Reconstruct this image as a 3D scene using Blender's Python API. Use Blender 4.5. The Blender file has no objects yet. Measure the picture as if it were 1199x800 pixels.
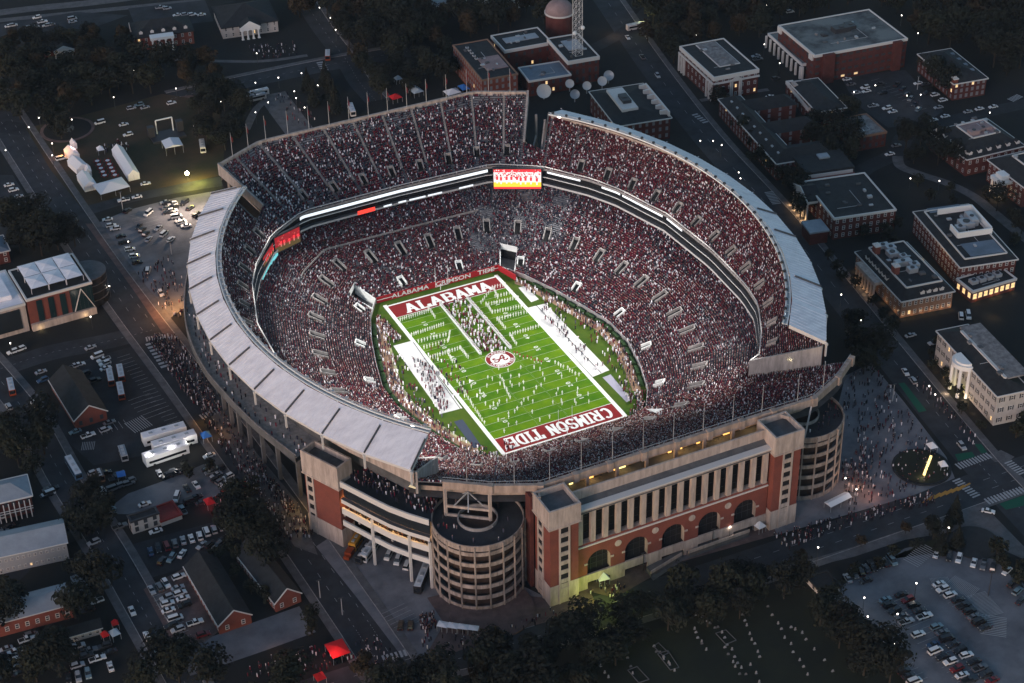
import bpy, math, random
import numpy as np
from mathutils import Vector, Matrix
random.seed(7); rng = np.random.default_rng(7)
scene = bpy.context.scene
COL = scene.collection
R = math.radians
# ------------------------------------------------------------------ camera
CW, CH = 1199.0, 800.0
CAM = np.array([-248.6346, -534.3769, 407.1334])
PAN, TILT, ROLL, F = .443533696, .595094318, -.0199835, 2150.1
def _axes():
    c, s = math.cos, math.sin
    Fv = np.array([s(PAN)*c(TILT), c(PAN)*c(TILT), -s(TILT)])
    Rt = np.array([c(PAN), -s(PAN), 0.0]); U = np.cross(Rt, Fv)
    return c(ROLL)*Rt + s(ROLL)*U, -s(ROLL)*Rt + c(ROLL)*U, Fv
AR, AU, AF = _axes()
def G(px, py, z=0.0):
    """survey: photo pixel -> world point at height z"""
    d = AR*((px-CW/2)/F) - AU*((py-CH/2)/F) + AF
    t = (z-CAM[2])/d[2]
    p = CAM + t*d
    return Vector((p[0], p[1], z))
def HT(top, base):
    """height of a vertical edge whose foot is at pixel base and whose head is at pixel top"""
    b = G(*base); best = (1e9, 0)
    for i in range(2, 320):
        z = i*.25; q = G(top[0], top[1], z)
        e = (q.x-b.x)**2 + (q.y-b.y)**2
        if e < best[0]: best = (e, z)
    return best[1]
cd = bpy.data.cameras.new('camera'); cam = bpy.data.objects.new('camera', cd); COL.objects.link(cam)
cam.matrix_world = Matrix(((AR[0], AU[0], -AF[0], CAM[0]), (AR[1], AU[1], -AF[1], CAM[1]), (AR[2], AU[2], -AF[2], CAM[2]), (0, 0, 0, 1)))
cd.sensor_width = 36; cd.lens = F/CW*36; cd.clip_start = 1; cd.clip_end = 20000
scene.camera = cam
# ------------------------------------------------------------------ materials
MATS = {}
def mat(name, col, rough=.8, spec=.3, metal=0, var=0, scale=.5, emis=None, estr=0, bump=0, detail=4, col2=None, thr=None, stretch=None):
    if name in MATS: return MATS[name]
    m = bpy.data.materials.new(name); m.use_nodes = True
    nt = m.node_tree; b = nt.nodes['Principled BSDF']; L = nt.links
    b.inputs['Base Color'].default_value = (*col, 1); b.inputs['Roughness'].default_value = rough
    b.inputs['Specular IOR Level'].default_value = spec; b.inputs['Metallic'].default_value = metal
    if var or bump or col2:
        tc = nt.nodes.new('ShaderNodeTexCoord'); geo = nt.nodes.new('ShaderNodeNewGeometry')
        n = nt.nodes.new('ShaderNodeTexNoise'); n.inputs['Scale'].default_value = scale; n.inputs['Detail'].default_value = detail
        n.inputs['Roughness'].default_value = .65
        if stretch:
            mp = nt.nodes.new('ShaderNodeMapping'); mp.inputs['Scale'].default_value = stretch; L.new(geo.outputs['Position'], mp.inputs['Vector']); L.new(mp.outputs['Vector'], n.inputs['Vector'])
        else: L.new(geo.outputs['Position'], n.inputs['Vector'])
        if var or col2:
            r = nt.nodes.new('ShaderNodeValToRGB')
            c2 = col2 or tuple(max(0, c*(1-var)) for c in col); c1 = col if col2 else tuple(c*(1+var) for c in col)
            lo, hi = thr or (.35, .65)
            r.color_ramp.elements[0].position = lo; r.color_ramp.elements[0].color = (*c2, 1)
            r.color_ramp.elements[1].position = hi; r.color_ramp.elements[1].color = (*c1, 1)
            L.new(n.outputs['Fac'], r.inputs['Fac']); L.new(r.outputs['Color'], b.inputs['Base Color'])
        if bump:
            bp = nt.nodes.new('ShaderNodeBump'); bp.inputs['Strength'].default_value = bump; bp.inputs['Distance'].default_value = .3
            L.new(n.outputs['Fac'], bp.inputs['Height']); L.new(bp.outputs['Normal'], b.inputs['Normal'])
    if emis:
        b.inputs['Emission Color'].default_value = (*emis, 1); b.inputs['Emission Strength'].default_value = estr
    MATS[name] = m; return m
def mat_attr(name, rough=.85):
    m = bpy.data.materials.new(name); m.use_nodes = True; nt = m.node_tree; b = nt.nodes['Principled BSDF']
    a = nt.nodes.new('ShaderNodeAttribute'); a.attribute_name = 'Col'
    nt.links.new(a.outputs['Color'], b.inputs['Base Color']); b.inputs['Roughness'].default_value = rough
    b.inputs['Specular IOR Level'].default_value = .2
    MATS[name] = m; return m
def brick_mat(name, c1, c2, mortar):
    m = bpy.data.materials.new(name); m.use_nodes = True; nt = m.node_tree; b = nt.nodes['Principled BSDF']; L = nt.links
    geo = nt.nodes.new('ShaderNodeNewGeometry'); n = nt.nodes.new('ShaderNodeTexNoise'); n.inputs['Scale'].default_value = .35; n.inputs['Detail'].default_value = 8
    n.inputs['Roughness'].default_value = .7
    sep = nt.nodes.new('ShaderNodeSeparateXYZ'); L.new(geo.outputs['Position'], sep.inputs[0])
    w = nt.nodes.new('ShaderNodeMath'); w.operation = 'MODULO'; w.inputs[1].default_value = .6; L.new(sep.outputs['Z'], w.inputs[0])
    lt = nt.nodes.new('ShaderNodeMath'); lt.operation = 'LESS_THAN'; lt.inputs[1].default_value = .07; L.new(w.outputs[0], lt.inputs[0])
    r = nt.nodes.new('ShaderNodeValToRGB'); r.color_ramp.elements[0].color = (*c1, 1); r.color_ramp.elements[1].color = (*c2, 1)
    r.color_ramp.elements[0].position = .35; r.color_ramp.elements[1].position = .7
    L.new(geo.outputs['Position'], n.inputs['Vector']); L.new(n.outputs['Fac'], r.inputs['Fac'])
    mx = nt.nodes.new('ShaderNodeMix'); mx.data_type = 'RGBA'; mx.inputs['B'].default_value = (*mortar, 1)
    L.new(lt.outputs[0], mx.inputs['Factor']); L.new(r.outputs['Color'], mx.inputs['A']); L.new(mx.outputs['Result'], b.inputs['Base Color'])
    b.inputs['Roughness'].default_value = .9; MATS[name] = m; return m
M = MATS
mat('concrete', (.30, .275, .265), var=.28, scale=.6, detail=10, stretch=(1, 1, .25))
mat('concrete_warm', (.36, .28, .235), var=.25, scale=.6, detail=10, stretch=(1, 1, .2))
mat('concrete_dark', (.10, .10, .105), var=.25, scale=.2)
mat('precast', (.42, .345, .305), var=.26, scale=.6, detail=10, stretch=(1, 1, .18))
mat('precast_worn', (.30, .245, .215), var=.4, scale=.7, detail=10, stretch=(1, 1, .2))
mat('white_paint', (.78, .78, .76), rough=.6)
mat('white_trim', (.6, .58, .56), rough=.6)
mat('grey_metal', (.42, .43, .45), rough=.45, metal=.3)
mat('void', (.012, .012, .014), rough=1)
mat('dark_metal', (.04, .04, .045), rough=.5)
mat('glass_dark', (.02, .025, .03), rough=.15, spec=.6)
mat('seat_metal', (.13, .13, .145), rough=.7, var=.25, scale=.6)
mat('asphalt', (.034, .036, .042), rough=.9, var=.3, scale=.12, detail=8)
mat('asphalt_old', (.175, .18, .20), rough=.9, scale=.06, detail=10, col2=(.075, .078, .09), thr=(.33, .62))
mat('plaza_paving', (.21, .205, .22), rough=.9, scale=.08, detail=10, col2=(.10, .10, .115), thr=(.35, .62))
mat('asphalt_dark', (.024, .026, .031), rough=.9, var=.3, scale=.1)
mat('pavement', (.11, .105, .11), rough=.9, var=.25, scale=.3, detail=8)
mat('pavement_red', (.12, .08, .075), rough=.9, var=.25, scale=.3, detail=8)
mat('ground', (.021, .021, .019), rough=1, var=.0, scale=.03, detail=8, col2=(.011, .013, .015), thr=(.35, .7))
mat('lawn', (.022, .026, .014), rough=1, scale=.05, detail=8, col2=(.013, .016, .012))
mat('lawn_brown', (.065, .042, .026), rough=1, scale=.035, detail=8, col2=(.030, .031, .017), thr=(.38, .6))
mat('paint_line', (.36, .36, .37), rough=.8)
mat('red_paint', (.35, .012, .018), rough=.6)
mat('roof_white', (.90, .87, .90), rough=.6, scale=.35, detail=12, col2=(.68, .65, .69), thr=(.25, .60), stretch=(.35, 1, 1))
mat('roof_dark', (.022, .024, .027), rough=.85, var=.25, scale=.4)
mat('roof_grey', (.16, .18, .18), rough=.9, scale=.06, detail=6, col2=(.05, .055, .06), thr=(.38, .55))
mat('roof_blue', (.13, .17, .22), rough=.6, var=.2, scale=.1)
mat('roof_metal', (.26, .29, .33), rough=.45, var=.1, scale=.3)
mat('roof_red', (.20, .02, .02), rough=.7, var=.2, scale=.3)
mat('roof_pink', (.26, .19, .19), rough=.9, var=.2, scale=.15)
mat('roof_gravel', (.20, .19, .19), rough=.95, var=.35, scale=.5)
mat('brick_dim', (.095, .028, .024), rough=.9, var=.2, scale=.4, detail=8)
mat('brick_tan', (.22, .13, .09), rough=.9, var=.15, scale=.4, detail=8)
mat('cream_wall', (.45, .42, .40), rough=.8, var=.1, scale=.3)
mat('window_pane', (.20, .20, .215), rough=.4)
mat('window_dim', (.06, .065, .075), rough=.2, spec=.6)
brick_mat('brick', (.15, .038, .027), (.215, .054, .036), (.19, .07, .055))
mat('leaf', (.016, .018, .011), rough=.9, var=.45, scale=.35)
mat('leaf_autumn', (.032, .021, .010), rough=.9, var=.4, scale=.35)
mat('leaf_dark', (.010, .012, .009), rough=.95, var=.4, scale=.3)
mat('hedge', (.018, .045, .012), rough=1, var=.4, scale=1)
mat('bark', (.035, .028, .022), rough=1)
mat('tan_path', (.25, .155, .10), rough=.9, var=.15, scale=.4, detail=8)
mat('turf_path', (.34, .33, .19), rough=.9)
mat_attr('crowd_cloth')
mat('lamp_white', (.9, .9, .9), emis=(1, .97, .92), estr=2)
# ------------------------------------------------------------------ mesh builder
class MB:
    def __init__(s): s.v = []; s.f = []; s.mi = []; s.m = []
    def mi_(s, m):
        if m is None: return 0
        if m not in s.m: s.m.append(m)
        return s.m.index(m)
    def poly(s, pts, m=None):
        i = len(s.v); s.v += [tuple(p) for p in pts]; s.f.append(tuple(range(i, i+len(pts)))); s.mi.append(s.mi_(m)); return s
    def prism(s, pts, z0, z1, m=None, top=None, bottom=False, side=True):
        """vertical prism from a counter-clockwise plan outline"""
        a = 0
        for k in range(len(pts)): x0, y0 = pts[k][:2]; x1, y1 = pts[(k+1) % len(pts)][:2]; a += x0*y1-x1*y0
        if a < 0: pts = pts[::-1]
        s.poly([(p[0], p[1], z1) for p in pts], top or m)
        if bottom: s.poly([(p[0], p[1], z0) for p in pts[::-1]], m)
        if side:
            for k in range(len(pts)):
                p, q = pts[k], pts[(k+1) % len(pts)]
                s.poly([(p[0], p[1], z0), (q[0], q[1], z0), (q[0], q[1], z1), (p[0], p[1], z1)], m)
        return s
    def box(s, c, d, m=None, rz=0, top=None):
        """c = centre of the base, d = full size"""
        x, y = d[0]/2, d[1]/2; co, si = math.cos(rz), math.sin(rz)
        pts = [(c[0]+a*co-b*si, c[1]+a*si+b*co) for a, b in ((-x, -y), (x, -y), (x, y), (-x, y))]
        return s.prism(pts, c[2], c[2]+d[2], m, top, bottom=True)
    def bar(s, a, b, w, h=None, m=None):
        """square bar between two points"""
        a, b = Vector(a), Vector(b); h = h or w; d = (b-a)
        if d.length < 1e-6: return s
        d.normalize(); up = Vector((0, 0, 1)) if abs(d.z) < .95 else Vector((1, 0, 0))
        r = d.cross(up).normalized()*w/2; u = r.cross(d).normalized()*h/2
        c = [(-1, -1), (1, -1), (1, 1), (-1, 1)]
        A = [a+r*i+u*j for i, j in c]; B = [b+r*i+u*j for i, j in c]
        for k in range(4): s.poly([A[k], A[(k+1) % 4], B[(k+1) % 4], B[k]], m)
        s.poly(A[::-1], m); s.poly(B, m); return s
    def cyl(s, c, r, h, n=12, m=None, r2=None, cap=True, a0=0):
        r2 = r if r2 is None else r2
        A = [(c[0]+r*math.cos(a0+2*math.pi*k/n), c[1]+r*math.sin(a0+2*math.pi*k/n), c[2]) for k in range(n)]
        B = [(c[0]+r2*math.cos(a0+2*math.pi*k/n), c[1]+r2*math.sin(a0+2*math.pi*k/n), c[2]+h) for k in range(n)]
        for k in range(n): s.poly([A[k], A[(k+1) % n], B[(k+1) % n], B[k]], m)
        if cap: s.poly(B, m); s.poly(A[::-1], m)
        return s
    def strip(s, A, B, m=None, closed=False):
        n = len(A)
        for k in range(n if closed else n-1):
            j = (k+1) % n; s.poly([A[k], A[j], B[j], B[k]], m)
        return s
    def ball(s, c, r, n=8, k=5, m=None, sz=1):
        rows = []
        for i in range(k+1):
            t = math.pi*i/k
            rows.append([(c[0]+r*math.sin(t)*math.cos(2*math.pi*j/n), c[1]+r*math.sin(t)*math.sin(2*math.pi*j/n), c[2]-r*sz*math.cos(t)) for j in range(n)])
        for i in range(k): s.strip(rows[i], rows[i+1], m, True)
        return s
    def build(s, name, material=None, parent=None):
        me = bpy.data.meshes.new(name)
        me.from_pydata(s.v, [], s.f)
        if s.m:
            for x in s.m: me.materials.append(x if not isinstance(x, str) else M[x])
            me.polygons.foreach_set('material_index', s.mi)
        elif material is not None: me.materials.append(M[material] if isinstance(material, str) else material)
        me.update()
        o = bpy.data.objects.new(name, me); COL.objects.link(o)
        if parent is not None: o.parent = parent
        return o
def tag(o, label=None, cat=None, group=None, kind=None):
    if label: o['label'] = label
    if cat: o['category'] = cat
    if group: o['group'] = group
    if kind: o['kind'] = kind
    return o
def thing(name, label, cat, loc=(0, 0, 0), rz=0, group=None):
    o = bpy.data.objects.new(name, None); COL.objects.link(o); o.empty_display_size = .1
    o.location = loc; o.rotation_euler = (0, 0, rz); return tag(o, label, cat, group)
KIDS = {}
def dup(root, loc, rz=None, label=None, group=None, scale=None):
    r = root.copy(); COL.objects.link(r); r.location = loc
    if rz is not None: r.rotation_euler = (0, 0, rz)
    if scale: r.scale = (scale,)*3 if not isinstance(scale, tuple) else scale
    if label: r['label'] = label
    if group: r['group'] = group
    if root.name not in KIDS:
        KIDS[root.name] = [(c, [g for g in COL.objects if g.parent == c]) for c in COL.objects if c.parent == root]
    for ch, gs in KIDS[root.name]:
        c = ch.copy(); COL.objects.link(c); c.parent = r
        for g in gs:
            d = g.copy(); COL.objects.link(d); d.parent = c
    return r
def struct(name, mb, material=None):
    o = mb.build(name, material); o['kind'] = 'structure'; return o
def people_mesh(name, P, face, cols, standing=False, parent=None, sc=1.0, label=None):
    """one mesh of many small figures (torso and head); P (n,3), face (n) heading, cols (n,3)"""
    P = np.asarray(P, float); n = len(P); face = np.asarray(face, float)
    if n == 0: return None
    h = (1.45 if standing else .95)
    def cube(w0, w1, d0, d1, z0, z1):
        return [(-w0, -d0, z0), (w0, -d0, z0), (w0, d0, z0), (-w0, d0, z0), (-w1, -d1, z1), (w1, -d1, z1), (w1, d1, z1), (-w1, d1, z1)]
    if standing: T = cube(.16, .25, .12, .14, 0, h)+cube(.10, .12, .10, .12, h+.03, h+.32)
    else: T = cube(.215, .19, .20, .12, .12, h)+cube(.09, .105, .09, .105, h+.02, h+.27)
    T = np.array(T)*sc; FA = np.array([(0, 1, 5, 4), (1, 2, 6, 5), (2, 3, 7, 6), (3, 0, 4, 7), (4, 5, 6, 7)]); FA = np.vstack([FA, FA+8])
    jit = rng.uniform(.88, 1.1, n)
    c, s = np.cos(face), np.sin(face)
    V = np.empty((n, 16, 3))
    V[:, :, 0] = P[:, None, 0] + c[:, None]*T[None, :, 0] - s[:, None]*T[None, :, 1]
    V[:, :, 1] = P[:, None, 1] + s[:, None]*T[None, :, 0] + c[:, None]*T[None, :, 1]
    V[:, :, 2] = P[:, None, 2] + T[None, :, 2]*jit[:, None]
    I = (FA[None]+16*np.arange(n)[:, None, None]).reshape(-1)
    me = bpy.data.meshes.new(name); me.vertices.add(n*16); me.vertices.foreach_set('co', V.reshape(-1))
    nf = n*10; me.loops.add(nf*4); me.loops.foreach_set('vertex_index', I.astype(np.int32))
    me.polygons.add(nf); me.polygons.foreach_set('loop_start', np.arange(nf, dtype=np.int32)*4)
    me.polygons.foreach_set('loop_total', np.full(nf, 4, dtype=np.int32))
    me.update(calc_edges=True)
    a = me.color_attributes.new('Col', 'FLOAT_COLOR', 'POINT')
    cc = np.ones((n, 16, 4)); cc[:, :8, :3] = cols[:, None, :]
    skin = np.array([(.34, .20, .16), (.24, .14, .11), (.07, .04, .03), (.03, .02, .018), (.5, .5, .5), (.15, .015, .025)])
    sk = skin[rng.choice(6, n, p=[.18, .17, .17, .28, .12, .08])]
    cc[:, 8:, :3] = sk[:, None, :]
    a.data.foreach_set('color', cc.reshape(-1))
    me.materials.append(M['crowd_cloth'])
    o = bpy.data.objects.new(name, me); COL.objects.link(o)
    if parent: o.parent = parent
    return o
CLOTH = np.array([(.125, .010, .028), (.066, .007, .020), (.80, .76, .80), (.014, .014, .024), (.06, .058, .085), (.018, .02, .045), (.17, .02, .035), (.17, .13, .14)])
def cloth(n, p=(.26, .20, .095, .22, .09, .08, .035, .02)):
    c = CLOTH[rng.choice(len(CLOTH), n, p=p)]
    return c*rng.uniform(.75, 1.2, (n, 1))
# ================================================================== STADIUM
def ring(ctrl):
    P = []
    n = len(ctrl)
    for i in range(n):
        a, b = ctrl[i], ctrl[(i+1) % n]
        for k in range(12):
            t = k/12; P.append([a[j]+(b[j]-a[j])*t for j in range(3)])
    P = np.array(P); th = np.arctan2(P[:, 1], P[:, 0]); r = np.hypot(P[:, 0], P[:, 1]); o = np.argsort(th)
    th, r, z = th[o], r[o], P[o, 2]
    def f(a):
        a = (np.asarray(a, float)+math.pi) % (2*math.pi)-math.pi
        return np.interp(a, th, r, period=2*math.pi), np.interp(a, th, z, period=2*math.pi)
    return f
def sym(right): return right + [(-x, y, z) for x, y, z in reversed(right) if abs(x) > 1e-6]
def zz(l, z): return [(x, y, z) for x, y in l]
WR = ring(sym(zz([(0, -58.8), (27, -58.6), (33, -56.5), (40, -45.5), (45.3, -30), (48.9, -14), (49, 1), (45, 17), (40.5, 32.5), (34.3, 49), (28, 59.5), (0, 59.5)], 1.8)))
MR = ring(sym([(0, -92, 20.5), (40, -92, 21), (60, -88, 24.5), (72, -77, 24), (82, -64, 22), (90, -40, 20.5), (94, -5, 20.5), (92, 28, 20.5), (84, 57, 20.5), (77, 70, 20.5), (64, 88, 20.5), (45, 101, 20.5), (0, 101.5, 20.5)]))
MR_old = ring(sym(zz([(0, -92), (40, -92), (62, -86), (72, -77), (82, -64), (90, -40), (94, -5), (92, 28), (84, 57), (77, 70), (64, 88), (45, 101), (0, 101.5)], 20.5)))
FR = ring(sym(zz([(0, -84), (66, -80), (76, -66), (84.9, -49.7), (88, -36), (90, -8), (88.3, 25), (80.4, 53.6), (74, 66.5), (61.3, 84.4), (43.5, 96.5), (0, 97.8)], 28)))
BR = ring(sym([(0, 127, 47), (49, 127, 47), (71, 115.2, 47), (73.2, 101.5, 42), (90.5, 74, 41.5), (102, 47, 41.5), (108.5, 20, 41.5), (110, 0, 41.5), (108.5, -20, 41.5), (101.5, -48, 41.5), (90.5, -76, 41.5), (78.5, -100.5, 41.5), (60, -122, 41.5), (0, -122, 41.5)]))
RR = ring([(0, -121.7, 39.3), (43.8, -121.9, 39.3), (60, -122.2, 39.3), (74.5, -115.8, 39.3), (85, -108.5, 39.3), (95, 0, 39), (0, 100, 39), (-95, 0, 39), (-79, -100.5, 39.3), (-70.8, -105.8, 39.3), (-58.3, -114.7, 39.3), (-43.8, -121.7, 39.3)])
def pt(A, B, th, t):
    ra, za = A(th); rb, zb = B(th); r = ra+(rb-ra)*t; z = za+(zb-za)*t
    return r*np.cos(th), r*np.sin(th), z
stadium = thing('football_stadium', 'huge oval brick and concrete football stadium packed with fans around the lit green field', 'stadium')
def tread_mesh(name, A, B, th0, th1, rows, m, skip=None, nseg=None):
    """stepped seating: one tread and one riser per row"""
    mb = MB(); nseg = nseg or max(8, int(abs(th1-th0)/R(1.5)))
    ths = np.linspace(th0, th1, nseg+1)
    for r in range(rows):
        x0, y0, z0 = pt(A, B, ths, r/rows); x1, y1, z1 = pt(A, B, ths, (r+1)/rows)
        for k in range(nseg):
            if skip and skip((ths[k]+ths[k+1])/2, (r+.5)/rows): continue
            mb.poly([(x0[k], y0[k], z0[k]), (x0[k+1], y0[k+1], z0[k+1]), (x1[k+1], y1[k+1], z0[k+1]), (x1[k], y1[k], z0[k])])
            mb.poly([(x1[k], y1[k], z0[k]), (x1[k+1], y1[k+1], z0[k+1]), (x1[k+1], y1[k+1], z1[k+1]), (x1[k], y1[k], z1[k])])
    return mb.build(name, m, stadium)
NEAR0, NEAR1 = R(-127.8), R(-52.2)
GR0, GR1, GL0, GL1 = R(54), R(59), R(121), R(126)
def deg(a): return math.degrees((a+math.pi) % (2*math.pi)-math.pi)
def portal(th, t):
    d = deg(th)
    return (58.5 < d < 64.2 and t < .24) or (115.8 < d < 121.5 and t < .24)
def gap(th, t):
    d = deg(th)
    return (54 < d < 59 and t > .33) or (121 < d < 126 and t > .33)
tread_mesh('lower_bowl', WR, MR, -math.pi, math.pi, 50, 'seat_metal', portal, 360)
tread_mesh('end_stand', MR, RR, NEAR0, NEAR1, 34, 'seat_metal')
tread_mesh('upper_deck', FR, BR, NEAR1, GR0, 27, 'seat_metal')
tread_mesh('upper_deck', FR, BR, GR0, GR1, 27, 'seat_metal', gap, 6)
tread_mesh('upper_deck', FR, BR, GR1, GL0, 32, 'seat_metal')
tread_mesh('upper_deck', FR, BR, GL0, GL1, 27, 'seat_metal', gap, 6)
tread_mesh('upper_deck', FR, BR, GL1, R(360-127.8), 27, 'seat_metal')
# ---- vomitories (openings with U shaped parapets)
VOM = []
def vomitory(A, B, th, t, L=6.5, W=2.6, m='concrete'):
    x, y, z = pt(A, B, th, t); x2, y2, z2 = pt(A, B, th, min(1, t+.02)); 
    ra, _ = A(th); rb, _ = B(th); slope = float((B(th)[1]-A(th)[1])/(rb-ra))
    e = np.array([math.cos(th), math.sin(th)]); n = np.array([-e[1], e[0]]); p = np.array([float(x), float(y)]); z = float(z)
    mb = MB()
    def q(a, b, zz_): c = p+e*a+n*b; return (c[0], c[1], zz_)
    zt = z+slope*L/2+1.0
    w = W/2
    for s in (-1, 1):
        a0, a1 = (q(-L/2, s*w, z-slope*L/2), q(L/2, s*w, z+slope*L/2))
        mb.poly([q(-L/2, s*w, z-slope*L/2-.5), q(L/2, s*w, z), q(L/2, s*w, zt+.5), q(-L/2, s*w, z-slope*L/2+1.3)], m)
        mb.poly([q(-L/2, s*(w+.35), z-slope*L/2-.5), q(L/2, s*(w+.35), z), q(L/2, s*(w+.35), zt+.5), q(-L/2, s*(w+.35), z-slope*L/2+1.3)], m)
        mb.poly([q(-L/2, s*w, z-slope*L/2+1.3), q(L/2, s*w, zt+.5), q(L/2, s*(w+.35), zt+.5), q(-L/2, s*(w+.35), z-slope*L/2+1.3)], m)
    mb.poly([q(L/2, -w-.35, z), q(L/2, w+.35, z), q(L/2, w+.35, zt+.5), q(L/2, -w-.35, zt+.5)], m)
    mb.poly([q(L/2+.4, -w-.35, z), q(L/2+.4, w+.35, z), q(L/2+.4, w+.35, zt+.5), q(L/2+.4, -w-.35, zt+.5)], m)
    mb.poly([q(L/2, -w-.35, zt+.5), q(L/2+.4, -w-.35, zt+.5), q(L/2+.4, w+.35, zt+.5), q(L/2, w+.35, zt+.5)], m)
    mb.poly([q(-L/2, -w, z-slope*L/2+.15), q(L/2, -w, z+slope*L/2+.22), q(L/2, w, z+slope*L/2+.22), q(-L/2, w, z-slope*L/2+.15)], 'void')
    mb.build('vomitory', None, stadium)
    VOM.append((p[0], p[1], math.atan2(e[1], e[0]), L/2+.4, w+.4))
def arc_angles(A, B, t, step, lo, hi):
    out = []; a = lo; 
    while a < hi:
        out.append(a); x, y, z = pt(A, B, a, t); a += step/float(math.hypot(x, y))
    return out
for a in arc_angles(WR, MR, .5, 13.5, R(-140), R(220)):
    if 80 < deg(a) < 84: continue
    vomitory(WR, MR, a, .44, 5.6, 2.3)
for a in arc_angles(WR, MR, .1, 26, R(-48), R(228)):
    if portal(a, .1) or portal(a+.03, .1) or portal(a-.03, .1): continue
    vomitory(WR, MR, a, .10, 3.6, 2.2, 'white_paint')
for lo, hi, A, B in ((NEAR1+.1, GR0-.05, FR, BR), (GR1+.06, GL0-.05, FR, BR), (GL1+.05, R(232.2)-.1, FR, BR)):
    for a in arc_angles(A, B, .2, 13, lo, hi): vomitory(A, B, a, .20, 3.6, 2.2)
# ---- crowd
def crowd(name, A, B, th0, th1, rows, label, skip=None, aisle=None, fill=.93, probs=None, pitch=.50):
    P, FC = [], []
    for r in range(rows):
        t = (r+.45)/rows
        rm = float(np.mean(A(np.linspace(th0, th1, 20))[0]))*(1-t)+float(np.mean(B(np.linspace(th0, th1, 20))[0]))*t
        n = int(abs(th1-th0)*rm/pitch); th = np.linspace(th0, th1, n, endpoint=False)+rng.uniform(-.0012, .0012, n)
        x, y, _ = pt(A, B, th, np.full(n, t)); _, _, z = pt(A, B, th, np.full(n, r/rows))
        dens = fill*(.9+.1*np.sin(th*9+t*4))*(1 if aisle != .105 or t < .85 else .62+.3*np.sin(th*23+t*30))
        k = rng.random(n) < dens
        if aisle is not None:
            s = th/aisle
            if aisle > .06: k &= np.abs((s-np.floor(s))-.5) > (.06 if aisle == .105 else .03)
            else: k &= np.abs((s-np.floor(s))-.5) > .055
        if skip: k &= ~np.array([skip(a, t) for a in th])
        x, y, z, th = x[k], y[k], z[k], th[k]
        P.append(np.c_[x, y, z]); FC.append(th+math.pi/2)
    P = np.vstack(P); FC = np.concatenate(FC)
    keep = np.ones(len(P), bool)
    for vx, vy, a, l, w in VOM:
        dx, dy = P[:, 0]-vx, P[:, 1]-vy
        u = dx*math.cos(a)+dy*math.sin(a); v = -dx*math.sin(a)+dy*math.cos(a)
        keep &= ~((np.abs(u) < l) & (np.abs(v) < w))
    P, FC = P[keep], FC[keep]
    if probs is None: cols = cloth(len(P))
    else: cols = cloth(len(P), probs)
    # loose groups that came dressed alike
    g = np.sin(P[:, 0]*.21+1.3)*np.sin(P[:, 1]*.17)+.5*np.sin(P[:, 0]*.07-P[:, 1]*.11)
    red = (g > .55) & (rng.random(len(P)) < .35); cols[red] = CLOTH[0]*rng.uniform(.8, 1.2, (red.sum(), 1))
    # visiting supporters in blue-grey behind the right far corner, with bare seats among them
    dg = np.degrees(np.arctan2(P[:, 1], P[:, 0])); rr = np.hypot(P[:, 0], P[:, 1])
    vis = (dg > 44) & (dg < 74) & (rr > 72) & (P[:, 2] < 22); pick = vis & (rng.random(len(P)) < .62)
    cols[pick] = np.array([(.03, .035, .06), (.10, .105, .13), (.28, .28, .30)])[rng.choice(3, pick.sum(), p=[.45, .35, .2])]
    bare = vis & (np.sin(P[:, 0]*.32)*np.sin(P[:, 1]*.27+.8) > .45) & (rng.random(len(P)) < .75); P, FC, cols = P[~bare], FC[~bare], cols[~bare]
    o = people_mesh(name, P, FC, cols)
    tag(o, label, 'crowd', None, 'stuff'); return o
crowd('seated_crowd', WR, MR, -math.pi, math.pi, 50, 'dense crowd in crimson and white filling the lower bowl around the field', portal, aisle=.11)
crowd('seated_crowd', MR, RR, NEAR0+.01, NEAR1-.01, 34, 'dense crowd on the steep end stand above the arched brick front', aisle=.09, fill=.95)
CR = (.30, .24, .13, .16, .05, .05, .05, .02)
crowd('seated_crowd', FR, BR, NEAR1, GR0, 27, 'mostly crimson crowd on the curved upper deck below the bluish roof', aisle=.11, fill=.95, probs=CR)
crowd('seated_crowd', FR, BR, GR0, GR1, 27, 'small block of fans just behind the big video board', gap, fill=.95, probs=CR)
DK = (.16, .16, .13, .28, .11, .09, .04, .03)
crowd('seated_crowd', FR, BR, GR1+.01, GL0-.01, 32, 'crowd on the uncovered far upper deck split by pale stair aisles', aisle=.105, fill=.86, probs=DK)
crowd('seated_crowd', FR, BR, GL0, GL1, 27, 'small block of fans beside the open gap next to the pinkish roof', gap, fill=.9, probs=DK)
crowd('seated_crowd', FR, BR, GL1, R(232.2), 27, 'crowd in the shade on the upper deck under the pinkish white roof', aisle=.11, fill=.93, probs=DK)
# aisle stairs: pale strips laid on the far deck
mb = MB()
for k in range(-60, 60):
    a = (k+.5)*.105
    if GR1+.03 < a < GL0-.03:
        for t0 in np.arange(.24, .985, 1/64):
            x, y, z = pt(FR, BR, a, t0); x1, y1, z1 = pt(FR, BR, a, t0+1/64)
            mb.box((float(x+x1)/2, float(y+y1)/2, float(z)-.1), (math.hypot(float(x1-x), float(y1-y))*.96, .85, .62), None, a)
mb.build('aisle_stairs', 'concrete', stadium)
# pale benches on the emptier top rows of the far deck
mb = MB()
for r in range(26, 32):
    th = np.linspace(GR1+.01, GL0-.01, 60); x, y, _ = pt(FR, BR, th, (r+.5)/32); _, _, z = pt(FR, BR, th, r/32)
    P = list(zip(x, y, z+.42))
    for a, b in zip(P[:-1], P[1:]): mb.bar(a, b, .28, .08)
mb.build('bench_rows', 'grey_metal', stadium)
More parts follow.
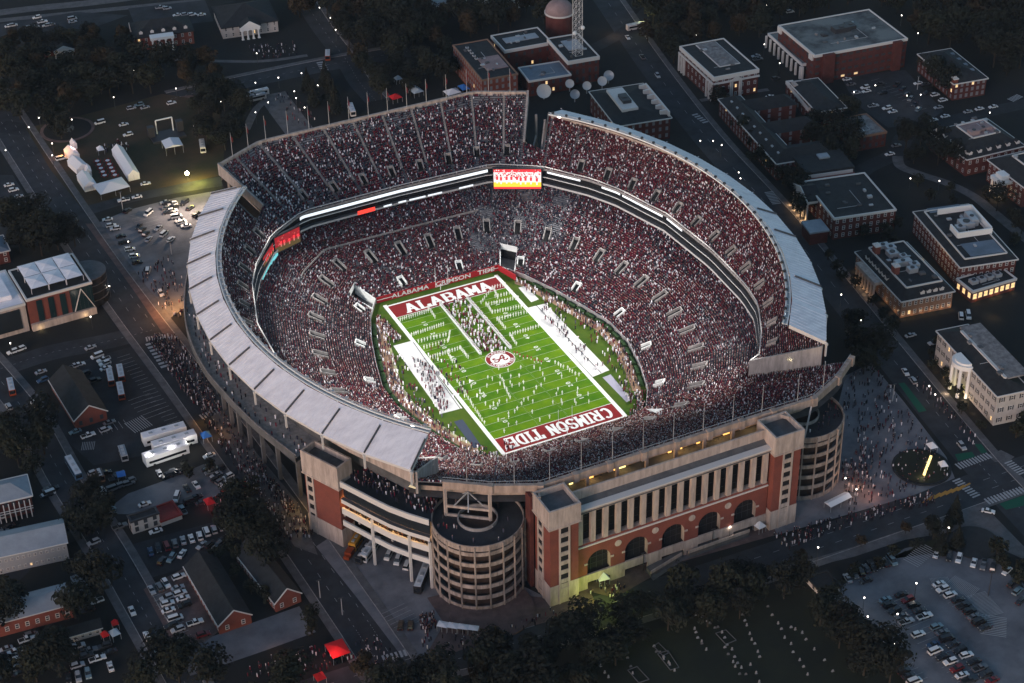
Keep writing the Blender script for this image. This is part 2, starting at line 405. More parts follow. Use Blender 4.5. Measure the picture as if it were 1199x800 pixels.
# ---- field wall, rail, decks' front fascias
def ringpts(A, th, dr=0, z=None, t=None, B=None):
    r, zz_ = A(th); r = r+dr; z_ = zz_ if z is None else np.full(len(th), z)
    return list(zip(r*np.cos(th), r*np.sin(th), z_))
def band(mb, A, th0, th1, dr0, z0, dr1, z1, m, n=120):
    th = np.linspace(th0, th1, n+1)
    mb.strip(ringpts(A, th, dr0, z0), ringpts(A, th, dr1, z1), m)
mb = MB()
band(mb, WR, -math.pi, math.pi, 0, 0, 0, 2.0, 'concrete', 240); band(mb, WR, -math.pi, math.pi, 0, 2.0, .3, 2.0, 'white_paint', 240); band(mb, WR, -math.pi, math.pi, .3, 2.0, .3, 1.2, 'concrete', 240)
mb.build('field_wall', None, stadium)
th_all = (NEAR1, R(232.2))
# far corner tunnels: white walls, dark floor
for s in (1, -1):
    d0, d1 = (58.5, 64.2)
    if s < 0: d0, d1 = 115.8, 121.5
    mb = MB()
    for d in (d0, d1):
        th = R(d); a = pt(WR, MR, th, 0); b = pt(WR, MR, th, .24)
        A0 = (float(a[0]), float(a[1])); B0 = (float(b[0]), float(b[1]))
        mb.bar((A0[0], A0[1], 1.0), (B0[0], B0[1], 3.6), .4, 4.2, 'white_paint')
    th = np.linspace(R(d0), R(d1), 6); rb = WR(th)[0]+.24*(MR(th)[0]-WR(th)[0]); ra_ = WR(th)[0]; mb.strip([(r*math.cos(a), r*math.sin(a), .08) for r, a in zip(ra_, th)], [(r*math.cos(a), r*math.sin(a), .08) for r, a in zip(rb, th)], 'pavement')
    L0 = [(r*math.cos(a), r*math.sin(a), .05) for r, a in zip(rb, th)]; L1 = [(p[0], p[1], 4.2) for p in L0]
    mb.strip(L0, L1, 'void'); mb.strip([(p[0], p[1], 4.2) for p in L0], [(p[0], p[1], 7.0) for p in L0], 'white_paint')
    mb.build('corner_tunnel', None, stadium)
# fascia with ribbon boards (front of the upper decks)
def fascia(th0, th1):
    mb = MB(); n = 100
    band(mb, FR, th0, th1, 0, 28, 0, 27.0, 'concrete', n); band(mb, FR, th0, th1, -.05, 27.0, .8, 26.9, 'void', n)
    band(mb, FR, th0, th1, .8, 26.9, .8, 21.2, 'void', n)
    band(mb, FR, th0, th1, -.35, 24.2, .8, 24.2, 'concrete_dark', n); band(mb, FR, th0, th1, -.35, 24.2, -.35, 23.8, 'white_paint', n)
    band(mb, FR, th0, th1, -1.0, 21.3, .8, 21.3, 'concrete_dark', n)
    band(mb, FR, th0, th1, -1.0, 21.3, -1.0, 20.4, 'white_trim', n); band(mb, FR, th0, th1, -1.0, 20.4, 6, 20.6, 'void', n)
    mb.build('suite_front', None, stadium)
    mb = MB(); th = np.linspace(th0, th1, n+1)
    P = ringpts(FR, th, -.1, 28.9)
    for a, b in zip(P[:-1], P[1:]): mb.bar(a, b, .35, .3)
    for p in P[::2]: mb.bar((p[0], p[1], 28), p, .1)
    mb.build('deck_rail', 'white_trim', stadium)
fascia(NEAR1, R(232.2))
mat('ribbon_led', (.8, .8, .8), emis=(.85, .93, 1), estr=.62)
mat('led_red', (.3, .01, .01), emis=(1, .06, .04), estr=.9)
mat('led_cyan', (.1, .5, .5), emis=(.25, .8, .85), estr=.45)
def led(name, th0, th1, z0, z1, m, dr=-.12, n=40):
    mb = MB(); band(mb, FR, th0, th1, dr, z1, dr, z0, m, n); band(mb, FR, th0, th1, dr, z1, dr+.1, z1, m, n); return mb.build(name, None, stadium)
def ang(px, py, z): q = G(px, py, z); return math.atan2(q.y, q.x)
led('ribbon_board', ang(571, 198, 26.5), ang(352, 256, 26.5), 25.3, 26.6, 'ribbon_led', -.12, 60)
for a, b in (((641, 201), (680, 211)), ((705, 219), (726, 228)), ((729, 229), (775, 254)), ((779, 257), (800, 270))):
    led('ribbon_board', ang(*b, 26.5), ang(*a, 26.5), 26.1, 26.9, 'ribbon_led')
led('ribbon_board', ang(412, 246, 21), ang(434, 241, 21), 20.5, 22.3, 'led_red', -1.1) if ang(412, 246, 21) < ang(434, 241, 21) else led('ribbon_board', ang(434, 241, 21), ang(412, 246, 21), 20.5, 22.3, 'led_red', -1.1)
for a, b in ((446, 457), (466, 476), (480, 500), (503, 520), (540, 556)):
    yy = lambda x: 222+(571-x)*.118+3
    led('ribbon_board', ang(b, yy(b), 21), ang(a, yy(a), 21), 20.9, 21.6, 'ribbon_led', -1.12, 6)
# ---- video boards
def led_pixels(name, lo_cols, seed):
    m = bpy.data.materials.new(name); m.use_nodes = True; nt = m.node_tree; b = nt.nodes['Principled BSDF']; L = nt.links
    uv = nt.nodes.new('ShaderNodeUVMap'); sep = nt.nodes.new('ShaderNodeSeparateXYZ'); L.new(uv.outputs[0], sep.inputs[0])
    n = nt.nodes.new('ShaderNodeTexNoise'); n.inputs['Scale'].default_value = 13; n.inputs['Detail'].default_value = 6; L.new(uv.outputs[0], n.inputs['Vector'])
    ad = nt.nodes.new('ShaderNodeMath'); ad.operation = 'MULTIPLY_ADD'; ad.inputs[1].default_value = .7; my = nt.nodes.new('ShaderNodeMath'); my.operation = 'MULTIPLY'; my.inputs[1].default_value = .75; L.new(sep.outputs['Y'], my.inputs[0]); ad.inputs[1].default_value = 1.15; L.new(n.outputs['Fac'], ad.inputs[0]); L.new(my.outputs[0], ad.inputs[2])
    r = nt.nodes.new('ShaderNodeValToRGB'); e = r.color_ramp.elements; e[0].position = .2; e[0].color = lo_cols[0]; e[1].position = 1.25/1.7; e[1].color = lo_cols[-1]
    sc = nt.nodes.new('ShaderNodeMath'); sc.operation = 'MULTIPLY'; sc.inputs[1].default_value = 1/1.75; L.new(ad.outputs[0], sc.inputs[0])
    for i, c in enumerate(lo_cols[1:-1]): q = e.new(.3+.4*(i/(len(lo_cols)-2))); q.color = c
    r.color_ramp.interpolation = 'CONSTANT'
    L.new(sc.outputs[0], r.inputs['Fac']); L.new(r.outputs['Color'], b.inputs['Emission Color']); b.inputs['Emission Strength'].default_value = 1.0
    b.inputs['Base Color'].default_value = (.02, .02, .02, 1); MATS[name] = m; return m
led_pixels('screen_main', [(.95, .55, .03, 1), (.9, .5, .02, 1), (.95, .75, .1, 1), (.9, .85, .75, 1), (.8, .1, .08, 1), (.9, .8, .8, 1), (.7, .04, .04, 1), (.85, .2, .15, 1)], 1)
led_pixels('screen_corner', [(.06, .035, .01, 1), (.05, .03, .012, 1), (.25, .012, .012, 1), (.40, .18, .15, 1), (.28, .01, .012, 1), (.12, .005, .005, 1)], 2)
for n_, c_ in (('px_red', (.75, .03, .04)), ('px_pale', (.85, .68, .66)), ('px_yellow', (.9, .55, .04)), ('px_dkred', (.22, .008, .012)), ('px_mid', (.42, .12, .10)), ('px_brown', (.07, .045, .015))): mat(n_, (.02, .02, .02), emis=c_, estr=1.0)
def screen(name, a, b, z0, z1, m, depth=1.2):
    """video board between two plan points"""
    a, b = Vector((*a, 0)), Vector((*b, 0)); d = (b-a).normalized(); nrm = Vector((d.y, -d.x, 0))
    if nrm.dot(-(a+b)) < 0: nrm = -nrm
    mb = MB(); q = [a-nrm*depth, b-nrm*depth, b, a]
    mb.prism([(p.x, p.y) for p in q], z0-.5, z1+.5, 'dark_metal', bottom=True); fr = mb.build('video_board', None, stadium)
    o = .06; ins = d*.5
    v = [a+ins+nrm*o, b-ins+nrm*o]
    me = bpy.data.meshes.new('screen'); me.from_pydata([(v[0].x, v[0].y, z0), (v[1].x, v[1].y, z0), (v[1].x, v[1].y, z1), (v[0].x, v[0].y, z1)], [], [(0, 1, 2, 3)])
    u = me.uv_layers.new(name='UVMap'); L_ = (b-a).length/(z1-z0)
    for i, c in enumerate([(0, 0), (L_, 0), (L_, 1), (0, 1)]): u.data[i].uv = c
    me.materials.append(M[m]); s = bpy.data.objects.new('screen', me); COL.objects.link(s); s.parent = fr
    pa, pb = v[0], v[1]; H_ = z1-z0; rr = random.Random(len(name)+int(z0*10))
    def e_(u, w_, dep): p = pa.lerp(pb, u)+nrm*dep; return (p.x, p.y, z0+H_*w_)
    g = MB(); k = 0; mainb = name == 'main'
    bands = [(.86, 1, 'px_red'), (.34, .86, 'px_pale'), (.10, .34, 'px_yellow'), (0, .10, 'px_red')] if mainb else [(.0, .35, 'px_brown'), (.35, 1, 'px_dkred')]
    for a_, b_, c_ in bands: g.poly([e_(0, a_, .05), e_(1, a_, .05), e_(1, b_, .05), e_(0, b_, .05)], c_)
    for i in range(150 if mainb else 60):     # crowd behind and players on the picture
        u, w_ = rr.random()*.97, rr.uniform(.55, .97) if mainb else rr.uniform(.35, .95); q = rr.uniform(.008, .03); h_ = rr.uniform(.03, .08)
        c_ = rr.choice(('px_red', 'px_dkred', 'px_pale', 'px_red')) if mainb else rr.choice(('px_red', 'px_mid', 'px_dkred')); dd = .08+.002*i
        g.poly([e_(u, w_, dd), e_(u+q, w_, dd), e_(u+q, min(1, w_+h_), dd), e_(u, min(1, w_+h_), dd)], c_)
    for i in range(9 if mainb else 5):
        u = (i+.3+rr.random()*.4)/(9.5 if mainb else 5.5); dd = .42+.01*i; bw = .022 if mainb else .035; b0 = rr.uniform(.22, .34)
        g.poly([e_(u-bw*.7, b0, dd), e_(u+bw*.7, b0, dd), e_(u+bw*.8, b0+.18, dd), e_(u-bw*.8, b0+.18, dd)], 'px_pale' if mainb else 'px_mid')
        g.poly([e_(u-bw, b0+.18, dd), e_(u+bw, b0+.18, dd), e_(u+bw*1.2, b0+.36, dd), e_(u-bw*1.2, b0+.36, dd)], 'px_red'); g.poly([e_(u-bw*.5, b0+.37, dd), e_(u+bw*.5, b0+.37, dd), e_(u+bw*.4, b0+.46, dd), e_(u-bw*.4, b0+.46, dd)], 'px_dkred')
    g.build('picture', None, s)
p1, p2 = G(577, 222, 18.6), G(635, 222, 18.6)
screen('main', (p1.x, p1.y), (p2.x, p2.y), 19, 28.4, 'screen_main')
q1, q2 = G(353, 283, 19.5), G(322, 298, 19.5); q3 = G(309, 318, 19.5)
screen('corner', (q1.x, q1.y), (q2.x, q2.y), 19.8, 26.8, 'screen_corner')
screen('corner', (q2.x-.5, q2.y-.5), (q3.x, q3.y), 21, 25.5, 'screen_corner')
mb = MB(); a, b, c = G(325, 299, 18.5), G(315, 313, 18.5), G(308, 328, 18.5)
for u_, w_ in ((a, b), (b, c)): mb.bar((u_.x, u_.y, 19.2), (w_.x, w_.y, 19.2), .5, 1.2)
mb.build('ribbon_board', 'led_cyan', stadium)
# cross aisle rail in the lower bowl
mb = MB(); th = np.linspace(R(70), R(128), 50); x, y, z = pt(WR, MR, th, .63); P = list(zip(x, y, z+1.1))
for a, b in zip(P[:-1], P[1:]): mb.bar(a, b, .25, .9)
mb.build('cross_aisle_wall', 'concrete', stadium)
# ---- radial end walls of the decks
def radial_wall(th, A, t0, B, t1, ztop0, ztop1, zb0, zb1, m='concrete', w=.8, name='end_wall'):
    a = pt(A, B, th, t0); b = pt(A, B, th, t1)
    a = Vector((float(a[0]), float(a[1]), 0)); b = Vector((float(b[0]), float(b[1]), 0)); d = (b-a).normalized(); n = Vector((-d.y, d.x, 0))*w/2
    mb = MB(); P = [a-n, a+n, b+n, b-n]; zt = [ztop0, ztop0, ztop1, ztop1]; zb = [zb0, zb0, zb1, zb1]
    T = [(p.x, p.y, z) for p, z in zip(P, zt)]; Bt = [(p.x, p.y, z) for p, z in zip(P, zb)]
    mb.poly(T); [mb.poly([Bt[k], Bt[(k+1) % 4], T[(k+1) % 4], T[k]]) for k in range(4)]
    return mb.build(name, m, stadium)
for th in (NEAR1-.004, R(232.2)+.004): radial_wall(th, FR, 0, BR, 1.0, 29, 43.0, 20, 34)
for th, t0 in ((GR0+.004, .33), (GL1-.004, .33)): radial_wall(th, FR, t0, BR, 1, 33.5, 43.5, 31, 40, 'concrete_dark', .7)
for th, t0 in ((GR1-.004, .33), (GL0+.004, .33)): radial_wall(th, FR, t0, BR, 1.04, 35.5, 48.5, 32, 43, 'concrete', .9)
# rear wall and top rail of the far deck
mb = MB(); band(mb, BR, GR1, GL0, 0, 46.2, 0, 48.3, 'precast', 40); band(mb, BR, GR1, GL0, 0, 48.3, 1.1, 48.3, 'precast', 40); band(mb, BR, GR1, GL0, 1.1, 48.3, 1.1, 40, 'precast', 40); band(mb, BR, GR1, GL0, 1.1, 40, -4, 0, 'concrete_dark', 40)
mb.build('rear_wall', None, stadium)
# slanted support trusses seen in the open gaps
for s in (1, -1):
    mb = MB()
    for a in (55, 57, 59.5):
        th = R(a) if s > 0 else R(180-a)
        p = pt(FR, BR, th, .4); q = pt(FR, BR, th, .95)
        mb.bar((float(p[0]), float(p[1]), 30), (float(q[0]), float(q[1]), 40 if a != 57 else 30), .7)
        mb.bar((float(q[0]), float(q[1]), 0), (float(q[0]), float(q[1]), 40), .8)
    mb.build('gap_truss', 'concrete', stadium)
# outer skins under the decks
mb = MB()
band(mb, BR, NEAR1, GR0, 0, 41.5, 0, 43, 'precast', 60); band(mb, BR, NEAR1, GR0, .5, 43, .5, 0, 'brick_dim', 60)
mb.build('outer_wall', None, stadium)
mb = MB(); TL0, TL1 = GL1, R(232.2)
band(mb, BR, TL0, TL1, 0, 41.0, 0, 43.2, 'precast', 60); band(mb, BR, TL0, TL1, 0, 43.2, .9, 43.2, 'precast', 60); band(mb, BR, TL0, TL1, .9, 43.2, .9, 38.6, 'precast', 60)
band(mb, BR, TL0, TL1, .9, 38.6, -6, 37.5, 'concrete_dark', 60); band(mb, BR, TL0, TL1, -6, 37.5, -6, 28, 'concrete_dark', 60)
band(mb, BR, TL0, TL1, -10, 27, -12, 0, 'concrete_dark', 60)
mb.build('outer_wall', None, stadium)
# ---- terrace round the left side and the plaza deck in front of it
T = [(-92, 84), (-100.5, 71), (-108.5, 50), (-113.3, 30), (-115, 8), (-113.6, -10), (-110, -34), (-103.8, -58)]
mb = MB()
def smooth(P, k=6):
    out = []; P = [np.array(p, float) for p in P]
    for i in range(len(P)-1):
        p0, p1, p2, p3 = P[max(i-1, 0)], P[i], P[i+1], P[min(i+2, len(P)-1)]
        for j in range(k):
            t = j/k; out.append(.5*((2*p1)+(-p0+p2)*t+(2*p0-5*p1+4*p2-p3)*t*t+(-p0+3*p1-3*p2+p3)*t**3))
    out.append(P[-1]); return out
TS = smooth(T); TI = [p*(1-13/np.linalg.norm(p)) for p in TS]
def at_z(L, z): return [(p[0], p[1], z) for p in L]
mb.strip(at_z(TS, 28), at_z(TI, 28), 'concrete'); TO = [p*(1+.45/np.linalg.norm(p)) for p in TS]
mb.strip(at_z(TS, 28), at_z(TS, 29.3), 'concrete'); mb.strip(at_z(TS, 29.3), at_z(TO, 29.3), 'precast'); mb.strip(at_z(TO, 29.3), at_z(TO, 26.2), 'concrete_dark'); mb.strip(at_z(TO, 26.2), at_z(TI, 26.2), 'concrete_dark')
mb.build('terrace', None, stadium)
for k in range(0, len(TS), 3):
    p = TS[k]*(1-8/np.linalg.norm(TS[k])); MB().bar((p[0], p[1], 0), (p[0], p[1], 26.3), 1.3).build('column', 'concrete_dark', stadium)
D = [(-95.8, -77.4), (-92.9, -83.5), (-89.9, -89.9), (-86.4, -96.9), (-82.3, -103.2), (-77.6, -109.2)]
DI = [(-83, -70), (-80, -76), (-77, -82), (-74, -88), (-71, -93), (-68.5, -98)]
mb = MB()
for z0, z1, m in ((26.4, 28.6, 'white_trim'), (19.6, 21.2, 'white_trim'), (15, 17.5, 'white_trim'), (9.9, 12, 'white_trim')):
    inn = [(p[0]*.995, p[1]*.995) for p in D]
    mb.strip(at_z(D, z0), at_z(D, z1), m); mb.strip(at_z(D, z1), at_z(inn, z1), m); mb.strip(at_z(inn, z1), at_z(inn, z0), m); mb.strip(at_z(inn, z0), at_z(D, z0), m)
for z, m in ((27.0, 'asphalt'), (15.2, 'pavement')): mb.strip(at_z(D, z), at_z(DI, z), m)
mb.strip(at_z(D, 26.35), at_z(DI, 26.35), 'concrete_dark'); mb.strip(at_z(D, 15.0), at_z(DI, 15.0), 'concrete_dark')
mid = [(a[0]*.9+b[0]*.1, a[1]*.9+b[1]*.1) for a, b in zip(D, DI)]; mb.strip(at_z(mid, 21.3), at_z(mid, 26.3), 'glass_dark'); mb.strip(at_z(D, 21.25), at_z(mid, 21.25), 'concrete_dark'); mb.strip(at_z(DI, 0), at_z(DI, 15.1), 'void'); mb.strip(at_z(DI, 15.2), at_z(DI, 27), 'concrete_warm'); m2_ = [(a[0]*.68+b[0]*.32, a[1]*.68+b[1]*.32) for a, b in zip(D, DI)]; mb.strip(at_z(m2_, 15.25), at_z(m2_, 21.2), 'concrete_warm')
mb.build('plaza_deck', None, stadium)
for p in (D[2], D[4], D[5]): MB().bar((p[0]*1.002, p[1]*1.002, 0), (p[0]*1.002, p[1]*1.002, 19.5), .8, .8).build('column', 'white_trim', stadium)
for k in range(5):
    a, b = Vector((*D[k], 0)), Vector((*DI[k], 0)); MB().bar((a.x*.99, a.y*.99, 13.5), (b.x, b.y, 13.5), .7, 1.5).build('deck_beam', 'concrete', stadium)
# ---- roofs
RIB = []
def roof(side):
    fr = bpy.data.objects.new('roof', bpy.data.meshes.new('roof')); n = 12
    def o_(u): a = R(37.1)*u; return Vector((side*(-54.1+167.4*math.cos(a)), 167.4*math.sin(a), 44))
    def i_(u): a = R(40.55)*u; return Vector((side*(-38.2+141.5*math.cos(a)), 141.5*math.sin(a), 49))
    mb = MB(); us = np.linspace(-1, 1, n+1)
    for k in range(n):
        a, b = us[k], us[k+1]; O0, O1, I0, I1 = o_(a), o_(b), i_(a), i_(b)
        mb.poly([O0, O1, I1, I0], 'roof_white')
        dn = Vector((0, 0, -.9)); mb.poly([O0+dn, O1+dn, I1+dn, I0+dn], 'grey_metal')
        mb.poly([O0, O1, O1+dn, O0+dn], 'white_trim'); mb.poly([I0, I1, I1+dn, I0+dn], 'white_trim')
        if k in (0, n-1):
            e = (O0, I0) if k == 0 else (O1, I1); mb.poly([e[0], e[1], e[1]+dn*1.6, e[0]+dn*1.6], 'white_trim')
    # standing seams of the sheets
    for k in range(n*9):
        if k % 9 == 0: continue
        u = -1+2*k/(n*9); seg = int((u+1)/2*n); t = (u+1)/2*n-seg
        p = o_(us[seg]).lerp(o_(us[seg+1]), t); q = i_(us[seg]).lerp(i_(us[seg+1]), t)
        mb.bar(p+Vector((0, 0, .02)), q+Vector((0, 0, .02)), .12, .16, 'roof_white')
    rf = mb.build('roof', None, stadium)
    for k in range(n+1):
        p, q = o_(us[k]), i_(us[k]); q2 = p.lerp(q, .84)
        if side > 0 and k not in (2, 4, 5): q2 = p.lerp(q, .02)
        g = MB(); g.bar(p+Vector((0, 0, .35)), q2+Vector((0, 0, .35)), .34, .6, 'concrete_dark'); g.bar(p+Vector((0, .7, .25)), q2+Vector((0, .7, .25)), .22, .4, 'roof_white'); g.build('roof_girder', None, rf)
        c = p; g = MB(); g.bar((c.x, c.y, 38), (c.x, c.y, 43.6), .6, .6, 'white_trim'); g.box((c.x, c.y, 42.6), (.9, .9, .9), 'white_trim'); g.build('column', None, rf)
    # catwalk, front pipe and lamps
    g = MB(); m2 = 96; L = [i_(u) for u in np.linspace(-1, 1, m2)]
    inward = [Vector((-side*2.2*math.cos(R(38)*u), -2.2*math.sin(R(38)*u), .3)) for u in np.linspace(-1, 1, m2)]
    P = [p+w for p, w in zip(L, inward)]; P2 = [p+w*.35 for p, w in zip(L, inward)]
    for k in range(m2-1):
        g.bar(P[k], P[k+1], .5, .5, 'white_paint'); g.bar(P2[k], P2[k+1], .45, .3, 'white_paint'); g.poly([P[k]-Vector((0, 0, .5)), P[k+1]-Vector((0, 0, .5)), P2[k+1]-Vector((0, 0, .5)), P2[k]-Vector((0, 0, .5))], 'grey_metal')
        g.bar(P[k]+Vector((0, 0, 1)), P[k+1]+Vector((0, 0, 1)), .12, .12, 'white_trim')
        if k % 2 == 0: g.bar(P[k], P2[k], .2, .2, 'white_trim')
    g.build('catwalk', None, rf)
    for k in range(1, m2-1, 3):
        h = MB(); c = P[k]+Vector((0, 0, .7)); h.box((c.x, c.y, c.z), (.9, .9, .8), 'dark_metal' if side > 0 else 'grey_metal')
        h.build('floodlight', None, rf)
    return L
LR = roof(1); LL = roof(-1)
# ---- near rim: beam, posts, lit concourse
RC = [(85, -108.5), (74.5, -115.9), (60, -122.6), (43.8, -122.4), (-43.8, -122.2), (-58.3, -115.1), (-70.8, -106.2)]
for i in range(len(RC)-1):
    a, b = Vector((*RC[i], 0)), Vector((*RC[i+1], 0)); n = max(1, round((a-b).length/12.5))
    mb = MB()
    for k in range(n):
        p, q = a.lerp(b, k/n), a.lerp(b, (k+1)/n)
        mb.bar((p.x, p.y, 38.9), (q.x, q.y, 38.9), 1.3, 2.9, 'concrete_warm')
        mb.box((p.x, p.y-.2, 37.2), (1.9, 2.0, 3.4), 'concrete_warm', math.atan2((b-a).y, (b-a).x))
    mb.bar((a.x, a.y+.5, 41.4), (b.x, b.y+.5, 41.4), .12, .12, 'grey_metal')
    mb.build('rim_beam', None, stadium)
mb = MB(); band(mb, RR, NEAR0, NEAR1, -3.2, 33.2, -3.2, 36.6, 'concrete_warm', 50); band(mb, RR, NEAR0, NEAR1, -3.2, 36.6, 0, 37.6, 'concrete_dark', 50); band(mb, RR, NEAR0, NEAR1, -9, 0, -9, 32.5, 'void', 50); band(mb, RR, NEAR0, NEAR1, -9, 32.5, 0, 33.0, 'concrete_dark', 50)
mb.build('concourse_wall', None, stadium)
for k in range(8):
    x = -38+k*11; MB().bar((x, -122.6, 33), (x, -122.6, 38), 1.0).build('column', 'concrete_warm', stadium)
mb = MB(); mb.box((0, -127, 32.6), (88, 13, .5), 'concrete_dark'); mb.build('terrace_roof', None, stadium)
mat('lit_orange', (.5, .3, .12), emis=(1, .48, .12), estr=1.3)
mat('lit_yellow', (.5, .4, .15), emis=(1, .78, .28), estr=1.3)
for k, (x, m) in enumerate([(-31, 'lit_yellow'), (-24, 'lit_orange'), (-14.5, 'lit_orange'), (-12, 'lit_yellow'), (6, 'lit_orange'), (9.5, 'lit_orange'), (17, 'lit_orange'), (28, 'lit_orange')]):
    MB().box((x, -118.9, 33.3), (2.4 if k % 2 else 1.3, .3, 2.4)).build('lit_doorway', m, stadium)
# ---- front block: arches, colonnade, parapet
YF = -133.0
def front():
    fb = thing('_', None, None)
    bpy.data.objects.remove(fb)
    mb = MB(); n = 12
    for k in range(5):
        cx = -28+14*k; r = 4.3; zs = 10.6; zb = 6.0
        pts = [(cx-7, YF, zb), (cx-r, YF, zb)]
        arc = [(cx-r*math.cos(math.pi*i/n), YF, zs+r*math.sin(math.pi*i/n)) for i in range(n+1)]
        L = (cx-7 if k else -36.5); Rr = (cx+7 if k < 4 else 36.5)
        for i in range(n):   # wall above the arch, in slices
            p, q = arc[i], arc[i+1]; mb.poly([p, q, (q[0], YF, 18.2), (p[0], YF, 18.2)], 'brick')
        mb.poly([(L, YF, zb), (cx-r, YF, zb), (cx-r, YF, 18.2), (L, YF, 18.2)], 'brick'); mb.poly([(cx+r, YF, zb), (Rr, YF, zb), (Rr, YF, 18.2), (cx+r, YF, 18.2)], 'brick')
        A = [(cx-r, YF, zb)]+arc+[(cx+r, YF, zb)]; B_ = [(p[0], YF+2, p[2]) for p in A]; mb.strip(A, B_, 'concrete_warm')
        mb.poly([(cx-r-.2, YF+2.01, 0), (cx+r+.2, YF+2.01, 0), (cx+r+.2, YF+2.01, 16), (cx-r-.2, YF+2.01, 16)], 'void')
    wall = mb.build('arcade_wall', None, stadium)
    for k in range(5):
        cx = -28+14*k; g = MB()
        for dx in (-2.2, 0, 2.2): g.bar((cx+dx, YF+1.8, 6), (cx+dx, YF+1.8, 14), .1)
        for z in (8.5, 11): g.bar((cx-4.2, YF+1.8, z), (cx+4.2, YF+1.8, z), .15)
        g.build('arch_grille', 'dark_metal', wall)
        for s in (-1, 1): MB().box((cx+s*4.9, YF-.05, 10.2), (1.1, .3, .7)).build('impost_block', 'precast', wall)
    for k in range(4):
        g = MB(); cx = -21+14*k; A = [(cx+1.25*math.cos(2*math.pi*i/16), YF-.2, 15.2+1.25*math.sin(2*math.pi*i/16)) for i in range(16)]
        g.poly(A); g.strip(A, [(p[0], YF, p[2]) for p in A], None, True); g.build('medallion', 'precast', wall)
    g = MB(); g.box((0, YF-.15, 18.2), (73, .5, .5), 'white_trim'); g.build('string_course', None, stadium)
    # stone base with openings
    g = MB()
    for k in range(5):
        cx = -28+14*k; L = (cx-7 if k else -36.5); Rr = (cx+7 if k < 4 else 36.5)
        for a, b in ((L, cx-4.3), (cx+4.3, Rr)): g.prism([(a, YF-.3), (b, YF-.3), (b, YF+.4), (a, YF+.4)], 0, 6, 'precast')
        g.prism([(cx-4.3, YF-.28), (cx+4.3, YF-.28), (cx+4.3, YF+.38), (cx-4.3, YF+.38)], 2.8, 5.98, 'precast')
    g.build('base_wall', None, stadium)
    # upper brick strip, colonnade
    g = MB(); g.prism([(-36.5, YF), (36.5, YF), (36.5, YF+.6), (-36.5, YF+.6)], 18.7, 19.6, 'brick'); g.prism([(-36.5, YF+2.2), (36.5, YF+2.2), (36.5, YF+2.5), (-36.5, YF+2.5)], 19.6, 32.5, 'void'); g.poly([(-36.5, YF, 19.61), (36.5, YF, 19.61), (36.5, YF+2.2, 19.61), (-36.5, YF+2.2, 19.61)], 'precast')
    g.build('upper_wall', None, stadium)
    for k in range(16):
        x = -35+70/15*k; g = MB(); g.box((x, YF+.45, 19.62), (1.7, 1.3, 12.8)); g.build('column', 'precast', stadium)
    for k in range(15):
        x = -35+70/15*(k+.5); g = MB(); 
        for z in (22.5, 25.8, 29.1): g.bar((x-1.5, YF+2.0, z), (x+1.5, YF+2.0, z), .12)
        g.bar((x, YF+2.0, 19.7), (x, YF+2.0, 32.3), .12); g.build('window', 'dark_metal', stadium)
    g = MB(); g.box((0, YF+.5, 32.42), (73, 1.8, 1.6), 'precast'); g.box((0, YF+.4, 34.02), (73.4, 2.6, .5), 'white_trim')
    g.poly([(-36.5, YF+1.6, 34.1), (36.5, YF+1.6, 34.1), (36.5, YF+4, 35.2), (-36.5, YF+4, 35.2)], 'concrete_dark'); g.build('cornice', None, stadium)
    g = MB(); g.box((0, YF+4.3, 33), (73, .6, 5.8), 'precast'); g.build('parapet', None, stadium)
    for x in (-27, -14, 1, 15): # black covers on the terrace
        g = MB(); g.box((x, -126.3, 33.1), (9, 2.6, 1.0), 'dark_metal')
        for s in (-1, 1): g.bar((x+s*4.2, -127.5, 34.2), (x+s*4.2, -125.2, 34.2), .3, .1, 'grey_metal'); g.bar((x+s*4.2, -125.2, 34.2), (x+s*3.1, -125.2, 34.2), .1, .3, 'grey_metal')
        g.build('covered_bench', None, stadium)
front()
